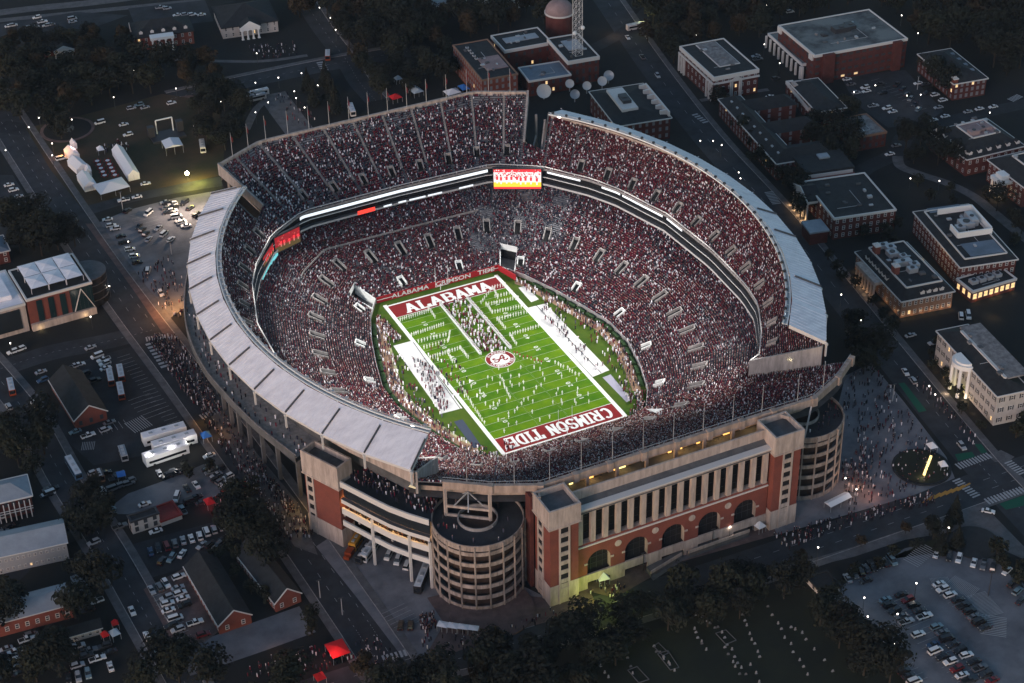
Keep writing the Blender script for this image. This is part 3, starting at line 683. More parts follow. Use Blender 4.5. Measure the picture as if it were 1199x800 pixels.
def tower(cx, cy, w, d, h, capz, base, rz, strips, stripw=4.0):
    """square corner tower: stone base, brick shaft, window strips, hollow stone cap"""
    t = bpy.data.objects.new('brick_tower', None); COL.objects.link(t); t.parent = stadium; t.location = (cx, cy, 0); t.rotation_euler = (0, 0, rz)
    x, y = w/2, d/2
    MB().prism([(-x-.12, -y-.12), (x+.12, -y-.12), (x+.12, y+.12), (-x-.12, y+.12)], 0, base).build('tower_base', 'precast', t)
    MB().prism([(-x, -y), (x, -y), (x, y), (-x, y)], base, capz).build('tower_shaft', 'brick', t)
    g = MB(); X, Y, wl = x+.55, y+.55, .6
    for a, b, c_, e in ((-X, -Y, X, -Y+wl), (-X, Y-wl, X, Y), (-X, -Y+wl, -X+wl, Y-wl), (X-wl, -Y+wl, X, Y-wl)): g.prism([(a, b), (c_, b), (c_, e), (a, e)], capz, h, None, bottom=True)
    g.poly([(-X+wl, -Y+wl, h-2.2), (X-wl, -Y+wl, h-2.2), (X-wl, Y-wl, h-2.2), (-X+wl, Y-wl, h-2.2)], 'void') if False else None
    g.box((0, 0, capz-.5), (w+1.5, d+1.5, .5)); g.build('tower_cap', 'precast', t)
    MB().box((0, 0, capz+.02), (2*(X-wl)-.02, 2*(Y-wl)-.02, h-capz-2.4)).build('tower_roof', 'concrete_dark', t)
    nwin = max(4, int((capz-1)/3.9)); dz = (capz-2.2)/nwin
    for face, off in strips:
        g = MB()
        def q(u, v, z):   # u along the face, v outwards
            return {'f': (u, -y-v, z), 'l': (-x-v, -u, z), 'r': (x+v, u, z)}[face]
        def bx(u0, u1, v0, v1, z0, z1, m):
            P = [q(u0, v1, z0), q(u1, v1, z0), q(u1, v0, z0), q(u0, v0, z0)]; g.prism([p[:2] for p in P], z0, z1, m, bottom=True)
        s = stripw/2; bx(off-s, off-s+.6, 0, .35, .02, capz-.52, None); bx(off+s-.6, off+s, 0, .35, .02, capz-.52, None)
        for k in range(nwin+1):
            z = 1.0+k*dz; bx(off-s+.55, off+s-.55, 0, .30, z, z+dz*.42 if k < nwin else capz-.52, None)
        g.build('window_strip', 'precast', t)
        for k in range(nwin):
            z = 1.0+k*dz+dz*.42; g = MB(); bx(off-s+.55, off+s-.55, 0.0, .05, z+.02, z+dz*.58-.02, None); g.build('window', 'void', t)
    return t
tower(-42, -130.1, 10.2, 10.6, 40, 32.8, 8.2, 0, [('f', 0), ('l', -1.2)])
tower(42, -130.1, 10.2, 10.6, 40, 32.8, 8.2, 0, [('f', 0)])
for s in (-1, 1):
    d = Vector((-.434*-s, .901, 0)) if s < 0 else Vector((.434, .901, 0)); P0 = Vector((s*96.2, -76.9, 0))
    d = Vector((s*.434, .901, 0)); inn = Vector((-s*.901, .434, 0)); c = P0+d*7.8+inn*3
    rz = math.atan2(-d.y*-s, -d.x*-s) if False else math.atan2((inn.y), inn.x)-math.pi/2
    tower(c.x, c.y, 15.6, 6.0, 34.5, 25.5, 7.5, rz if s < 0 else rz, [('f', -5.4 if s < 0 else 5.4)], 3.4)
# brick flanks joining towers, drums and stand
for s in (-1, 1):
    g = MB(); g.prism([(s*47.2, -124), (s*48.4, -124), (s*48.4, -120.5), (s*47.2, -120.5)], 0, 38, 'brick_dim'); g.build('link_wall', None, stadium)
    MB().bar((s*44, -121, 38), (s*47, -128, 39.6), .8, 1.2).build('link_beam', 'concrete_warm', stadium)
# ---- ramp drums
def drum(cx, cy):
    d = bpy.data.objects.new('ramp_tower', None); COL.objects.link(d); d.parent = stadium; d.location = (cx, cy, 0); Rd = 15.1; H = 27.2
    mat('drum_dark', (.045, .028, .022), rough=1)
    MB().cyl((0, 0, 0), Rd-2.2, H-1.2, 48, 'drum_dark').build('drum_core', None, d)
    n = 72
    def ringband(r0, r1, z0, z1):
        g = MB(); c = [(math.cos(2*math.pi*k/n), math.sin(2*math.pi*k/n)) for k in range(n)]
        a, b, e, f = [[(r*x, r*y, z) for x, y in c] for r, z in ((r1, z0), (r1, z1), (r0, z1), (r0, z0))]
        g.strip(a, b, None, True); g.strip(b, e, None, True); g.strip(e, f, None, True); g.strip(f, a, None, True); return g
    for k in range(6):
        z = .2+4.55*k
        o = ringband(Rd-.35, Rd, z if k else 0, z+1.45).build('ramp_parapet', 'precast_worn', d)
        if k: ringband(Rd-2.3, Rd-.4, z-.15, z).build('ramp_slab', 'concrete_dark', d)
    ringband(Rd-.35, Rd, H-2.2, H).build('ramp_parapet', 'precast_worn', d)
    for k in range(20):
        a = 2*math.pi*k/20+.12; MB().bar((Rd*math.cos(a)*1.01, Rd*math.sin(a)*1.01, 0), (Rd*math.cos(a)*1.01, Rd*math.sin(a)*1.01, H-.4), .42).build('ramp_column', 'precast_worn', d)
    ringband(6.5, Rd-.36, H-1.9, H-1.1).build('top_ramp', 'asphalt', d); ringband(6.2, 6.6, H-1.9, H+.1).build('well_parapet', 'concrete', d)
    MB().cyl((0, 0, H-6), 6.2, .3, 24, 'void').build('well_floor', None, d)
    return d
drum(-62, -113); drum(62, -113)
for (x, y) in ((-70.4, -106.6), (-58.6, -115.4)):
    MB().bar((x, y, 20), (x, y, 38), .9).build('rim_post', 'precast', stadium)
for z in (26.6, 30.2): MB().bar((-70.4, -106.6, z), (-58.6, -115.4, z), .6, .9).build('rim_brace', 'precast', stadium)
g = MB(); c = Vector((-63.6, -109.6, 0)); apex = c+Vector((0, 0, 35.5))
for k in range(5): a = k*2*math.pi/5+.5; g.bar(apex, (c.x+5*math.cos(a), c.y+5*math.sin(a), 31), .35)
g.build('stair_canopy', 'grey_metal', stadium)
MB().bar((60, -122, 38), (55, -126, 26), .5).build('rim_brace', 'grey_metal', stadium); MB().bar((45, -122.5, 38.5), (51, -129, 30), .5).build('rim_brace', 'precast', stadium)
# ---- flagpoles on the rims
pole = thing('flagpole', 'tall bare steel flagpole on the near rim of the stadium', 'flagpole', (0, 0, 0), group='flagpoles on the near rim')
MB().cyl((0, 0, 0), .16, 13, 6, r2=.09).build('pole', 'grey_metal', pole); MB().ball((0, 0, 13), .22, 6, 4).build('finial', 'grey_metal', pole)
NP = [(x, -121.3) for x in np.linspace(-40, 40, 8)]+[(54, -121.6), (66, -119.2), (-51, -118), (-64, -110)]
pole.location = (NP[0][0], NP[0][1], 38)
for x, y in NP[1:]: dup(pole, (x, y, 38))
fp = thing('flagpole', 'tall flagpole with a hanging crimson flag on the rear rim of the far deck', 'flagpole', (0, 0, 0), group='flagpoles with flags on the far rim')
MB().cyl((0, 0, 0), .16, 11, 6, r2=.09).build('pole', 'grey_metal', fp)
g = MB(); A = [(0.1+.16*k, .2*math.sin(k*1.4), 10.0-.5*k) for k in range(5)]; B_ = [(p[0]*.8, p[1], p[2]-2.9+.25*k) for k, p in enumerate(A)]; g.strip(A, B_); g.strip([(p[0], p[1]+.06, p[2]) for p in A], [(p[0], p[1]+.06, p[2]) for p in B_]); g.build('flag', mat('flag_cloth', (.14, .012, .018), rough=.9), fp)
FP = [float(a) for a in np.linspace(62, 118, 15)]
for i, a in enumerate(FP):
    r, z = BR(R(a)); p = ((float(r)+.3)*math.cos(R(a)), (float(r)+.3)*math.sin(R(a)), 48.3)
    if i == 0: fp.location = p
    else: dup(fp, p)
# ================================================================== FIELD
def turf(name, c, c2): return mat(name, c, rough=1, spec=.1, scale=.12, detail=8, col2=c2, thr=(.3, .7))
turf('turf_a', (.125, .215, .004), (.05, .145, .004)); turf('turf_b', (.09, .18, .004), (.035, .12, .004)); turf('turf_edge', (.03, .075, .008), (.07, .10, .012))
def sheet(name, polys, z, m, kind='structure'):
    g = MB()
    for P in polys: g.poly([(p[0], p[1], z) for p in (P if sum(P[i][0]*P[(i+1) % len(P)][1]-P[(i+1) % len(P)][0]*P[i][1] for i in range(len(P))) > 0 else P[::-1])])
    o = g.build(name, m); o['kind'] = kind; return o
th = np.linspace(-math.pi, math.pi, 180, endpoint=False)
g = MB(); P = [(0, 0, .02)]; rw = WR(th)[0]
L = [(r*math.cos(a), r*math.sin(a), .02) for r, a in zip(rw, th)]
for k in range(180): g.poly([(0, 0, .02), L[k], L[(k+1) % 180]])
struct('field_grass', g, 'turf_edge')
X2, Y2, GL = 24.385, 54.865, 45.72
sheet('field_stripe_light', [[(-X2, y), (X2, y), (X2, y+4.572), (-X2, y+4.572)] for y in np.arange(-GL, GL-.1, 9.144)], .026, 'turf_a')
sheet('field_stripe_dark', [[(-X2, y+4.572), (X2, y+4.572), (X2, y+9.144), (-X2, y+9.144)] for y in np.arange(-GL, GL-.1, 9.144)], .0265, 'turf_b')
mat('crimson_turf', (.19, .010, .011), rough=1, var=.1, scale=1)
sheet('end_zone_paint', [[(-X2, s*GL), (X2, s*GL), (X2, s*Y2), (-X2, s*Y2)] for s in (-1, 1)], .032, 'crimson_turf')
mat('chalk', (.72, .72, .70), rough=.9); mat('chalk_line', (.42, .47, .36), rough=.9); mat('chalk_soft', (.30, .38, .24), rough=.9)
W_ = 1.6
sheet('border_line', [[(-X2-W_, -Y2-W_), (-X2, -Y2-W_), (-X2, Y2+W_), (-X2-W_, Y2+W_)], [(X2, -Y2-W_), (X2+W_, -Y2-W_), (X2+W_, Y2+W_), (X2, Y2+W_)],
    [(-X2, Y2), (X2, Y2), (X2, Y2+.8), (-X2, Y2+.8)], [(-X2, -Y2-.8), (X2, -Y2-.8), (X2, -Y2), (-X2, -Y2)]], .036, 'chalk')
sheet('yard_lines', [[(-X2, y-.06), (X2, y-.06), (X2, y+.06), (-X2, y+.06)] for y in np.arange(-GL, GL+.1, 4.572)], .038, 'chalk_line')
hm = []
for y in np.arange(-GL, GL, .9144):
    for x in (-6.1, 6.1): hm.append([(x-.3, y-.06), (x+.3, y-.06), (x+.3, y+.06), (x-.3, y+.06)])
sheet('hash_marks', hm, .040, 'chalk_soft')
sheet('end_edge_line', [[(-X2, s*GL-.12), (X2, s*GL-.12), (X2, s*GL+.12), (-X2, s*GL+.12)] for s in (-1, 1)], .042, 'chalk')
def text_mesh(body, size, m, name='lettering', parent=None, offset=0.0, extrude=0, align='CENTER'):
    cu = bpy.data.curves.new('t', 'FONT'); cu.body = body; cu.size = size; cu.align_x = align; cu.align_y = 'CENTER'; cu.offset = offset; cu.extrude = extrude; cu.resolution_u = 3
    o = bpy.data.objects.new('t', cu); COL.objects.link(o); bpy.context.view_layer.update()
    me = bpy.data.meshes.new_from_object(o.evaluated_get(bpy.context.evaluated_depsgraph_get())); bpy.data.objects.remove(o)
    me.materials.clear(); me.materials.append(M[m]); r = bpy.data.objects.new(name, me); COL.objects.link(r)
    if parent: r.parent = parent
    return r
def flat_join(objs, name, kind='structure'):
    """bake several flat letter meshes into one painted marking"""
    vs, fs = [], []
    for o in objs:
        mw = o.matrix_basis; b = len(vs); vs += [tuple(mw @ v.co) for v in o.data.vertices]; fs += [tuple(b+i for i in p.vertices) for p in o.data.polygons]
    me = bpy.data.meshes.new(name); me.from_pydata(vs, [], fs); me.materials.append(objs[0].data.materials[0])
    for o in objs: bpy.data.objects.remove(o)
    r = bpy.data.objects.new(name, me); COL.objects.link(r); r['kind'] = kind; return r
nums = []
for i, n in enumerate(['1 0', '2 0', '3 0', '4 0', '5 0', '4 0', '3 0', '2 0', '1 0']):
    y = -36.576+9.144*i
    for s in (-1, 1):
        t = text_mesh(n, 2.6, 'chalk', offset=.02); t.location = (s*(X2-8.2), y, .045); t.rotation_euler = (0, 0, -s*math.pi/2 if s > 0 else math.pi/2); t.rotation_euler[2] = math.pi/2 if s > 0 else -math.pi/2; nums.append(t)
bpy.context.view_layer.update(); flat_join(nums, 'yard_numbers')
# slab serif block capitals as strokes in a unit box
def arc(cx, cy, rx, ry, a0, a1, n=8): return [(cx+rx*math.cos(R(a0+(a1-a0)*i/n)), cy+ry*math.sin(R(a0+(a1-a0)*i/n))) for i in range(n+1)]
SF = lambda x, y, w=.34: [(x-w/2, y), (x+w/2, y)]
GLY = {
 'A': [[(.14, .05), (.5, .95)], [(.5, .95), (.86, .05)], [(.28, .33), (.72, .33)], SF(.14, .04), SF(.86, .04)],
 'L': [[(.25, .05), (.25, .95)], [(.1, .06), (.92, .06)], SF(.25, .95), [(.88, .05), (.88, .3)]],
 'B': [[(.22, .05), (.22, .95)], [(.08, .95), (.6, .95)]+arc(.6, .73, .25, .22, 90, -90)+[(.25, .51)], [(.6, .51)]+arc(.6, .28, .3, .23, 90, -90)+[(.08, .05)]],
 'M': [[(.16, .05), (.16, .95)], [(.16, .93), (.5, .3)], [(.5, .3), (.84, .93)], [(.84, .95), (.84, .05)], SF(.16, .04, .28), SF(.84, .04, .28), SF(.12, .95, .2), SF(.88, .95, .2)],
 'C': [arc(.52, .5, .38, .45, 50, 310, 14)],
 'R': [[(.22, .05), (.22, .95)], [(.08, .95), (.6, .95)]+arc(.6, .72, .27, .23, 90, -90)+[(.25, .48)], [(.5, .48), (.85, .05)], SF(.22, .04, .3), SF(.88, .04, .2)],
 'I': [[(.5, .05), (.5, .95)], SF(.5, .05, .44), SF(.5, .95, .44)],
 'S': [arc(.5, .73, .32, .22, 20, 270, 10)+arc(.5, .28, .34, .23, 90, -160, 10)],
 'O': [arc(.5, .5, .38, .45, 0, 360, 18)],
 'N': [[(.2, .05), (.2, .95)], [(.2, .95), (.8, .05)], [(.8, .05), (.8, .95)], SF(.2, .05, .28), SF(.84, .95, .28), SF(.14, .95, .2)],
 'T': [[(.5, .05), (.5, .95)], [(.1, .94), (.9, .94)], SF(.5, .05, .36), [(.1, .98), (.1, .72)], [(.9, .98), (.9, .72)]],
 'D': [[(.2, .05), (.2, .95)], [(.08, .95), (.45, .95)]+arc(.45, .5, .42, .45, 90, -90, 10)+[(.08, .05)]],
 'E': [[(.22, .05), (.22, .95)], [(.08, .94), (.86, .94)], [(.08, .06), (.88, .06)], [(.22, .5), (.68, .5)], [(.86, .98), (.86, .76)], [(.88, .02), (.88, .28)]],
}
def block_word(word, x0, x1, yc, h, z, flip=False, thick=.235, gaps=None):
    """word painted between x0 and x1; flip turns it to be read from the far side"""
    g = MB(); n = sum(.55 if c == ' ' else (.62 if c == 'I' else 1.0) for c in word); cw = (x1-x0)/n; x = 0; k = 0
    for c in word:
        w = .55 if c == ' ' else (.62 if c == 'I' else 1.0)
        if c != ' ':
            for st in GLY[c]:
                for a, b in zip(st[:-1], st[1:]):
                    W = (.5-.5)+cw*.94; ox = x*cw-(0 if c != 'I' else cw*.19)+cw*.03
                    pa = Vector((ox+a[0]*W, (a[1]-.5)*h)); pb = Vector((ox+b[0]*W, (b[1]-.5)*h)); d = pb-pa
                    if d.length < 1e-4: continue
                    d.normalize(); vert = abs(d.y); tk = cw*thick*(.75+.45*vert) if abs(d.x) < .98 else h*.12
                    nn = Vector((-d.y, d.x))*tk/2; e = d*tk*.25; q = [pa-nn-e, pb-nn+e, pb+nn+e, pa+nn-e]; zz_ = z+.0025*(k % 24); k += 1
                    if flip: pts = [(x1-p.x, yc-p.y, zz_) for p in q]
                    else: pts = [(x0+p.x, yc+p.y, zz_) for p in q]
                    g.poly(pts)
        x += w
    return g
o = block_word('ALABAMA', -19, 20, 50.1, 6.4, .05).build('end_zone_lettering', 'chalk'); o['kind'] = 'structure'
o = block_word('CRIMSON TIDE', -21.5, 21.8, -50.3, 6.4, .05, True).build('end_zone_lettering', 'chalk'); o['kind'] = 'structure'
# midfield emblem: ring with lettering and a script capital
g = MB(); A = [(5.6*math.cos(2*math.pi*i/48), 5.6*math.sin(2*math.pi*i/48), .05) for i in range(48)]; B_ = [(3.9*p[0]/5.6, 3.9*p[1]/5.6, .05) for p in A]
g.strip(A, B_, 'crimson_turf', True); g.poly([(p[0], p[1], .052) for p in B_], 'chalk'); A2 = [(p[0]*1.05, p[1]*1.05, .046) for p in A]; g.strip(A2, A, 'chalk', True)
o = g.build('midfield_emblem'); o['kind'] = 'structure'
ls = []
for word, a0, s in (('ALABAMA', 90, 1), ('CRIMSON TIDE', 270, -1)):
    n = len(word); step = 15 if s > 0 else 12.5
    for i, ch in enumerate(word):
        if ch == ' ': continue
        a = a0-s*(i-(n-1)/2)*step; t = text_mesh(ch, 1.7, 'chalk', offset=.03)
        t.location = (4.75*math.cos(R(a)), 4.75*math.sin(R(a)), .06); t.rotation_euler = (0, 0, R(a-90) if s > 0 else R(a+90)); ls.append(t)
bpy.context.view_layer.update(); flat_join(ls, 'emblem_lettering')
g = MB(); S = [(-2.9, -.6), (-2.2, -1.5), (-1.2, -1.2), (0, .2), (1.0, 1.6), (1.9, 2.3), (1.7, .8), (1.3, -.6), (1.4, -1.5), (2.2, -1.4), (3.0, -.6)]; S2 = [(-1.6, .9), (-2.6, 1.3), (-2.4, .3), (-1, .0), (.6, .1), (2.2, .4)]
for st in (S, S2):
    sm = smooth(st, 5)
    for i in range(len(sm)-1):
        a, b = Vector(sm[i]), Vector(sm[i+1]); d = (b-a).normalized(); nn = Vector((-d.y, d.x))*.34; g.poly([(*(a-nn), .058+.001*(i % 5)), (*(b-nn), .058+.001*(i % 5)), (*(b+nn), .058+.001*(i % 5)), (*(a+nn), .058+.001*(i % 5))])
o = g.build('script_letter', 'crimson_turf'); o['kind'] = 'structure'
# small round logo near the left hash and sideline tarps
def pxpoly(name, px, z, m, kind='structure'): return sheet(name, [[tuple(G(x, y, z))[:2] for x, y in px]], z, m, kind)
mat('tarp_white', (.62, .61, .60), rough=.8, var=.06, scale=.2); mat('tarp_dark', (.035, .045, .075), rough=.7); mat('tarp_grey', (.30, .29, .36), rough=.7)
pxpoly('sideline_tarp', [(460.5, 405), (482, 399.3), (541.5, 478), (516.5, 484.5)], .06, 'tarp_white')
pxpoly('sideline_tarp', [(618, 360.5), (638.5, 355.5), (713.5, 433.5), (694, 441.5)], .06, 'tarp_white')
pxpoly('sideline_tarp', [(607, 337), (615, 334.7), (631, 350.5), (622, 354)], .06, 'tarp_white')
pxpoly('sideline_mat', [(531.5, 493.8), (541.5, 491), (563.5, 522), (555, 525.3)], .06, 'tarp_dark')
pxpoly('sideline_mat', [(705.5, 442), (715, 438.5), (739.5, 468.3), (733.5, 471)], .06, 'tarp_grey')
# dark strip on the tarps
for a, b in (((484, 401), (539, 479)), ((628, 358), (704, 437))):
    p, q = G(*a), G(*b); MBx = MB().bar((p.x, p.y, .08), (q.x, q.y, .08), .25, .04); MBx.build('sideline_cable', 'void')['kind'] = 'structure'
# path, cream strip, hedge
def ringband_xy(name, A, d0, d1, a0, a1, z, m, n=80):
    th = np.linspace(R(a0), R(a1), n+1); r = A(th)[0]; g = MB()
    g.strip([((q-d0)*math.cos(a), (q-d0)*math.sin(a), z) for q, a in zip(r, th)], [((q-d1)*math.cos(a), (q-d1)*math.sin(a), z) for q, a in zip(r, th)]); return struct(name, g, m)
ringband_xy('walkway', WR, 2.3, 6.2, -50, 58, .03, 'tan_path'); ringband_xy('walkway', WR, 2.3, 6.4, 122, 236, .03, 'tan_path')
ringband_xy('track_edge', WR, 6.4, 7.6, 140, 236, .045, 'turf_path')
for a0, a1 in [(a, a+5.2) for a in np.arange(-46, 52, 7)]+[(a, a+8) for a in np.arange(128, 226, 9.4)]:
    th = np.linspace(R(a0), R(a1), 7); r = WR(th)[0]; g = MB()
    I = [((q-2.2)*math.cos(a), (q-2.2)*math.sin(a)) for q, a in zip(r, th)]; O = [((q-.7)*math.cos(a), (q-.7)*math.sin(a)) for q, a in zip(r, th)]
    g.prism(I+O[::-1], .02, 1.15); d = int((a0+360) % 360)
    tag(g.build('hedge', 'hedge'), 'clipped dark green hedge along the foot of the seating bowl', 'hedge', 'hedges round the playing field')
# red end wall with club lettering
E0, E1 = G(441, 351.5, 1.6), G(583.5, 313, 1.6); E2 = G(604, 325, 1.6)
g = MB(); g.bar((E0.x, E0.y, 1.4), (E1.x, E1.y, 1.4), .3, 2.7); g.bar((E1.x, E1.y, 1.4), (E2.x, E2.y, 1.4), .3, 2.7); ew = g.build('banner_wall', 'red_paint')
tag(ew, 'low crimson banner wall with white lettering behind the far end zone', 'banner wall')
d = (E1-E0); d.z = 0; an = math.atan2(d.y, d.x)
for txt, t0 in (('ALABAMA', .27), ('CRIMSON   TIDE', .72)):
    t = text_mesh(txt, 3.2, 'chalk', 'lettering', ew, .05, .02); p = E0.lerp(E1, t0); t.location = (p.x+.2*math.sin(an), p.y-.2*math.cos(an), 1.45); t.rotation_euler = (R(90), 0, an); t.scale = (1.15, .85, 1)
for t0, t1 in ((.0, .13), (.88, 1)):
    p, q = E0.lerp(E1, t0), E0.lerp(E1, t1); o = Vector((.17*math.sin(an), -.17*math.cos(an), 0)); MB().bar((p.x+o.x, p.y+o.y, 1.4), (q.x+o.x, q.y+o.y, 1.4), .04, .3).build('stripe', 'chalk', ew)
# goal posts
gp = thing('goal_post', 'white goal post standing behind the ALABAMA end zone', 'goal post', (0, Y2+.2, 0), 0)
MB().cyl((0, 1.6, 0), .12, 3.05, 8).build('support', 'white_paint', gp); MB().bar((0, 1.6, 3.0), (0, 0, 3.05), .14).build('gooseneck', 'white_paint', gp); MB().bar((-2.82, 0, 3.05), (2.82, 0, 3.05), .14).build('crossbar', 'white_paint', gp)
for s in (-1, 1): MB().bar((s*2.82, 0, 3.05), (s*2.82, 0, 12.2), .11).build('upright', 'white_paint', gp)
dup(gp, (0, -Y2-.2, 0), math.pi, 'white goal post standing over the CRIMSON TIDE end zone')
# ---- people on the grass
UNI = {}
def person_mesh(key, top, legs, hat):
    g = MB()
    for s in (-1, 1): g.cyl((s*.10, 0, 0), .075, .88, 6, legs, .10)
    g.cyl((0, 0, .84), .17, .62, 8, top, .24); g.cyl((0, 0, 1.46), .09, .06, 6, 'skin', .07); g.ball((0, 0, 1.62), .115, 8, 6, 'skin', 1.15)
    for s in (-1, 1): g.bar((s*.26, 0, 1.40), (s*.30, .12, 1.10), .10, .10, top); g.bar((s*.30, .12, 1.10), (s*.16, .34, 1.16), .08, .08, top)
    if hat: g.cyl((0, 0, 1.68), .13, .20, 8, hat, .12)
    me_o = g.build('person'); me = me_o.data; bpy.data.objects.remove(me_o); UNI[key] = me
mat('skin', (.32, .19, .13)); mat('cloth_white', (.78, .77, .74)); mat('cloth_red', (.28, .015, .02)); mat('cloth_dark', (.03, .03, .035)); mat('cloth_yellow', (.55, .6, .12))
person_mesh('w', 'cloth_white', 'cloth_white', 'cloth_white'); person_mesh('r', 'cloth_red', 'cloth_white', 'cloth_red'); person_mesh('d', 'cloth_dark', 'cloth_dark', None); person_mesh('y', 'cloth_yellow', 'cloth_dark', None)
BAND = []
def put(px, py, kind, label, group, cat='person'):
    p = G(px, py, .06); o = bpy.data.objects.new('person', UNI[kind]); COL.objects.link(o); o.location = p; o.rotation_euler = (0, 0, random.choice((0, math.pi))+random.uniform(-.3, .3))
    tag(o, label, cat, group); BAND.append(o)
def line(a, b, n, kind, label, group, jit=.25):
    for k in range(n):
        t = k/max(1, n-1); put(a[0]+(b[0]-a[0])*t+random.uniform(-jit, jit), a[1]+(b[1]-a[1])*t+random.uniform(-jit, jit), kind, label, group)
Z = lambda x, y: (400+x/3, 267+y/3)
LA = 'marching band member in white uniform standing in a block formation on the left half'; GA = 'marching band blocks left of the long files'
for a, b, n in (((207, 329), (305, 297), 14), ((246, 381), (358, 344), 15), ((270, 404), (378, 378), 11), ((290, 426), (372, 402), 9), ((312, 461), (415, 427), 13)): line(Z(*a), Z(*b), n, 'w', LA, GA)
for a, b, n in (((303, 283), (328, 318), 6), ((381, 372), (376, 400), 6), ((417, 427), (444, 460), 7), ((376, 450), (390, 474), 4)): line(Z(*a), Z(*b), n, 'w', LA, GA)
LB = 'marching band member in white uniform standing in a block formation on the right half'; GB = 'marching band blocks right of the long files'
for a, b, n in (((540, 246), (600, 232), 7), ((508, 276), (620, 250), 13), ((530, 302), (640, 281), 13), ((546, 327), (650, 301), 12), ((592, 380), (700, 349), 13), ((530, 215), (575, 205), 6)): line(Z(*a), Z(*b), n, 'w', LB, GB)
for a, b, n in (((522, 226), (490, 268), 6), ((508, 272), (528, 300), 5), ((548, 325), (574, 358), 6), ((592, 381), (613, 413), 6), ((535, 218), (549, 250), 5)): line(Z(*a), Z(*b), n, 'w', LB, GB)
FILES = []
for (a, b), w in ((((346, 272), (485, 445)), 'left'), (((441, 251), (590, 425)), 'right')):
    for off in (0, 5):
        for k in range(44):
            t = k/43; FILES.append(tuple(G(*Z(a[0]+off+(b[0]-a[0])*t, a[1]+(b[1]-a[1])*t), .06)))
# scattered performers (individuals, then one loose mass between the files)
LC = 'performer in white scattered on the near half of the field'
pts = []
while len(pts) < 62:
    u, v = random.uniform(-21, 20), random.uniform(-44, -6)
    if all((u-a)**2+(v-b)**2 > 3 for a, b in pts): pts.append((u, v))
for u, v in pts:
    o = bpy.data.objects.new('person', UNI['w']); COL.objects.link(o); o.location = (u, v, .06); o.rotation_euler = (0, 0, random.uniform(0, 6)); tag(o, LC, 'person', 'performers scattered on the near half')
line(Z(408, 545), Z(500, 690), 16, 'w', 'performer in white in the curved line along the left sideline', 'curved line of performers near the left sideline', .6)
line(Z(605, 445), Z(700, 480), 9, 'r', 'performer in crimson just right of the midfield emblem', 'crimson performers beside the midfield emblem', 1)
line(Z(752, 480), Z(830, 520), 9, 'w', 'performer in white right of midfield in a loose slanting line', 'loose line right of midfield', 1.3)
line(Z(560, 530), Z(590, 600), 9, 'w', 'performer in white in the tight cluster below the emblem', 'cluster below the emblem', 1.2)
P, K = [], []
for _ in range(330):   # massed players between the two files
    t = random.random(); s = random.random(); a = (352+139*t, 272+173*t); b = (441+149*t, 251+174*t)
    if random.random() < .5*(1-t)*.9: continue
    x, y = Z(a[0]+(b[0]-a[0])*(.08+.84*s), a[1]+(b[1]-a[1])*(.08+.84*s)); p = G(x, y, .06); P.append(tuple(p))
tag(people_mesh('marching_band', np.array(FILES), rng.uniform(0, .3, len(FILES)), np.full((len(FILES), 3), .7), True), 'two long diagonal files of band members in white uniforms', 'crowd', None, 'stuff')
P = np.array(P); tag(people_mesh('marching_band', P, rng.uniform(0, .3, len(P)), cloth(len(P), (.26, .1, .5, .06, .02, 0, .04, .02)), True), 'massed band players in crimson and white packed between two long files', 'crowd', None, 'stuff')
def scatter_ring(A, d0, d1, a0, a1, n):
    th = rng.uniform(R(a0), R(a1), n); r = A(th)[0]-rng.uniform(d0, d1, n); return np.c_[r*np.cos(th), r*np.sin(th), np.full(n, .05)]
P = np.vstack([scatter_ring(WR, 2.4, 7.0, -60, 58, 200), scatter_ring(WR, 2.4, 7.5, 122, 240, 260), scatter_ring(WR, 2.2, 12, 150, 225, 110), scatter_ring(WR, 5, 12, -40, 40, 60), scatter_ring(WR, .6, 4, -64, -50, 60), scatter_ring(WR, .6, 4, 230, 244, 60)])
def in_px(poly, n, z=.05, grid=False):
    Q = [G(*p, z) for p in poly]; xs = [q.x for q in Q]; ys = [q.y for q in Q]; out = []
    x0, x1, y0, y1 = min(xs), max(xs), min(ys), max(ys); tries = 0
    while len(out) < n and tries < n*40:
        tries += 1; x, y = random.uniform(x0, x1), random.uniform(y0, y1); c = False; j = len(Q)-1
        for i in range(len(Q)):
            if (Q[i].y > y) != (Q[j].y > y) and x < (Q[j].x-Q[i].x)*(y-Q[i].y)/(Q[j].y-Q[i].y)+Q[i].x: c = not c
            j = i
        if c: out.append((x, y, z))
    return np.array(out)
P = np.vstack([P, in_px([(500, 410), (520, 400), (545, 440), (560, 465), (530, 470), (505, 440)], 60), in_px([(480, 420), (500, 425), (530, 480), (512, 482)], 120), in_px([(625, 360), (640, 358), (712, 432), (696, 438)], 60), in_px([(444, 380), (452, 378), (470, 397), (462, 402)], 110), in_px([(586, 520), (600, 515), (606, 527), (590, 535)], 12), in_px([(720, 440), (735, 450), (742, 470), (738, 475)], 30)])
tag(people_mesh('sideline_crowd', P, rng.uniform(0, 6, len(P)), cloth(len(P), (.13, .10, .30, .22, .1, .05, .04, .06)), True), 'staff and fans crowding the walkway and sidelines around the field', 'crowd', None, 'stuff')
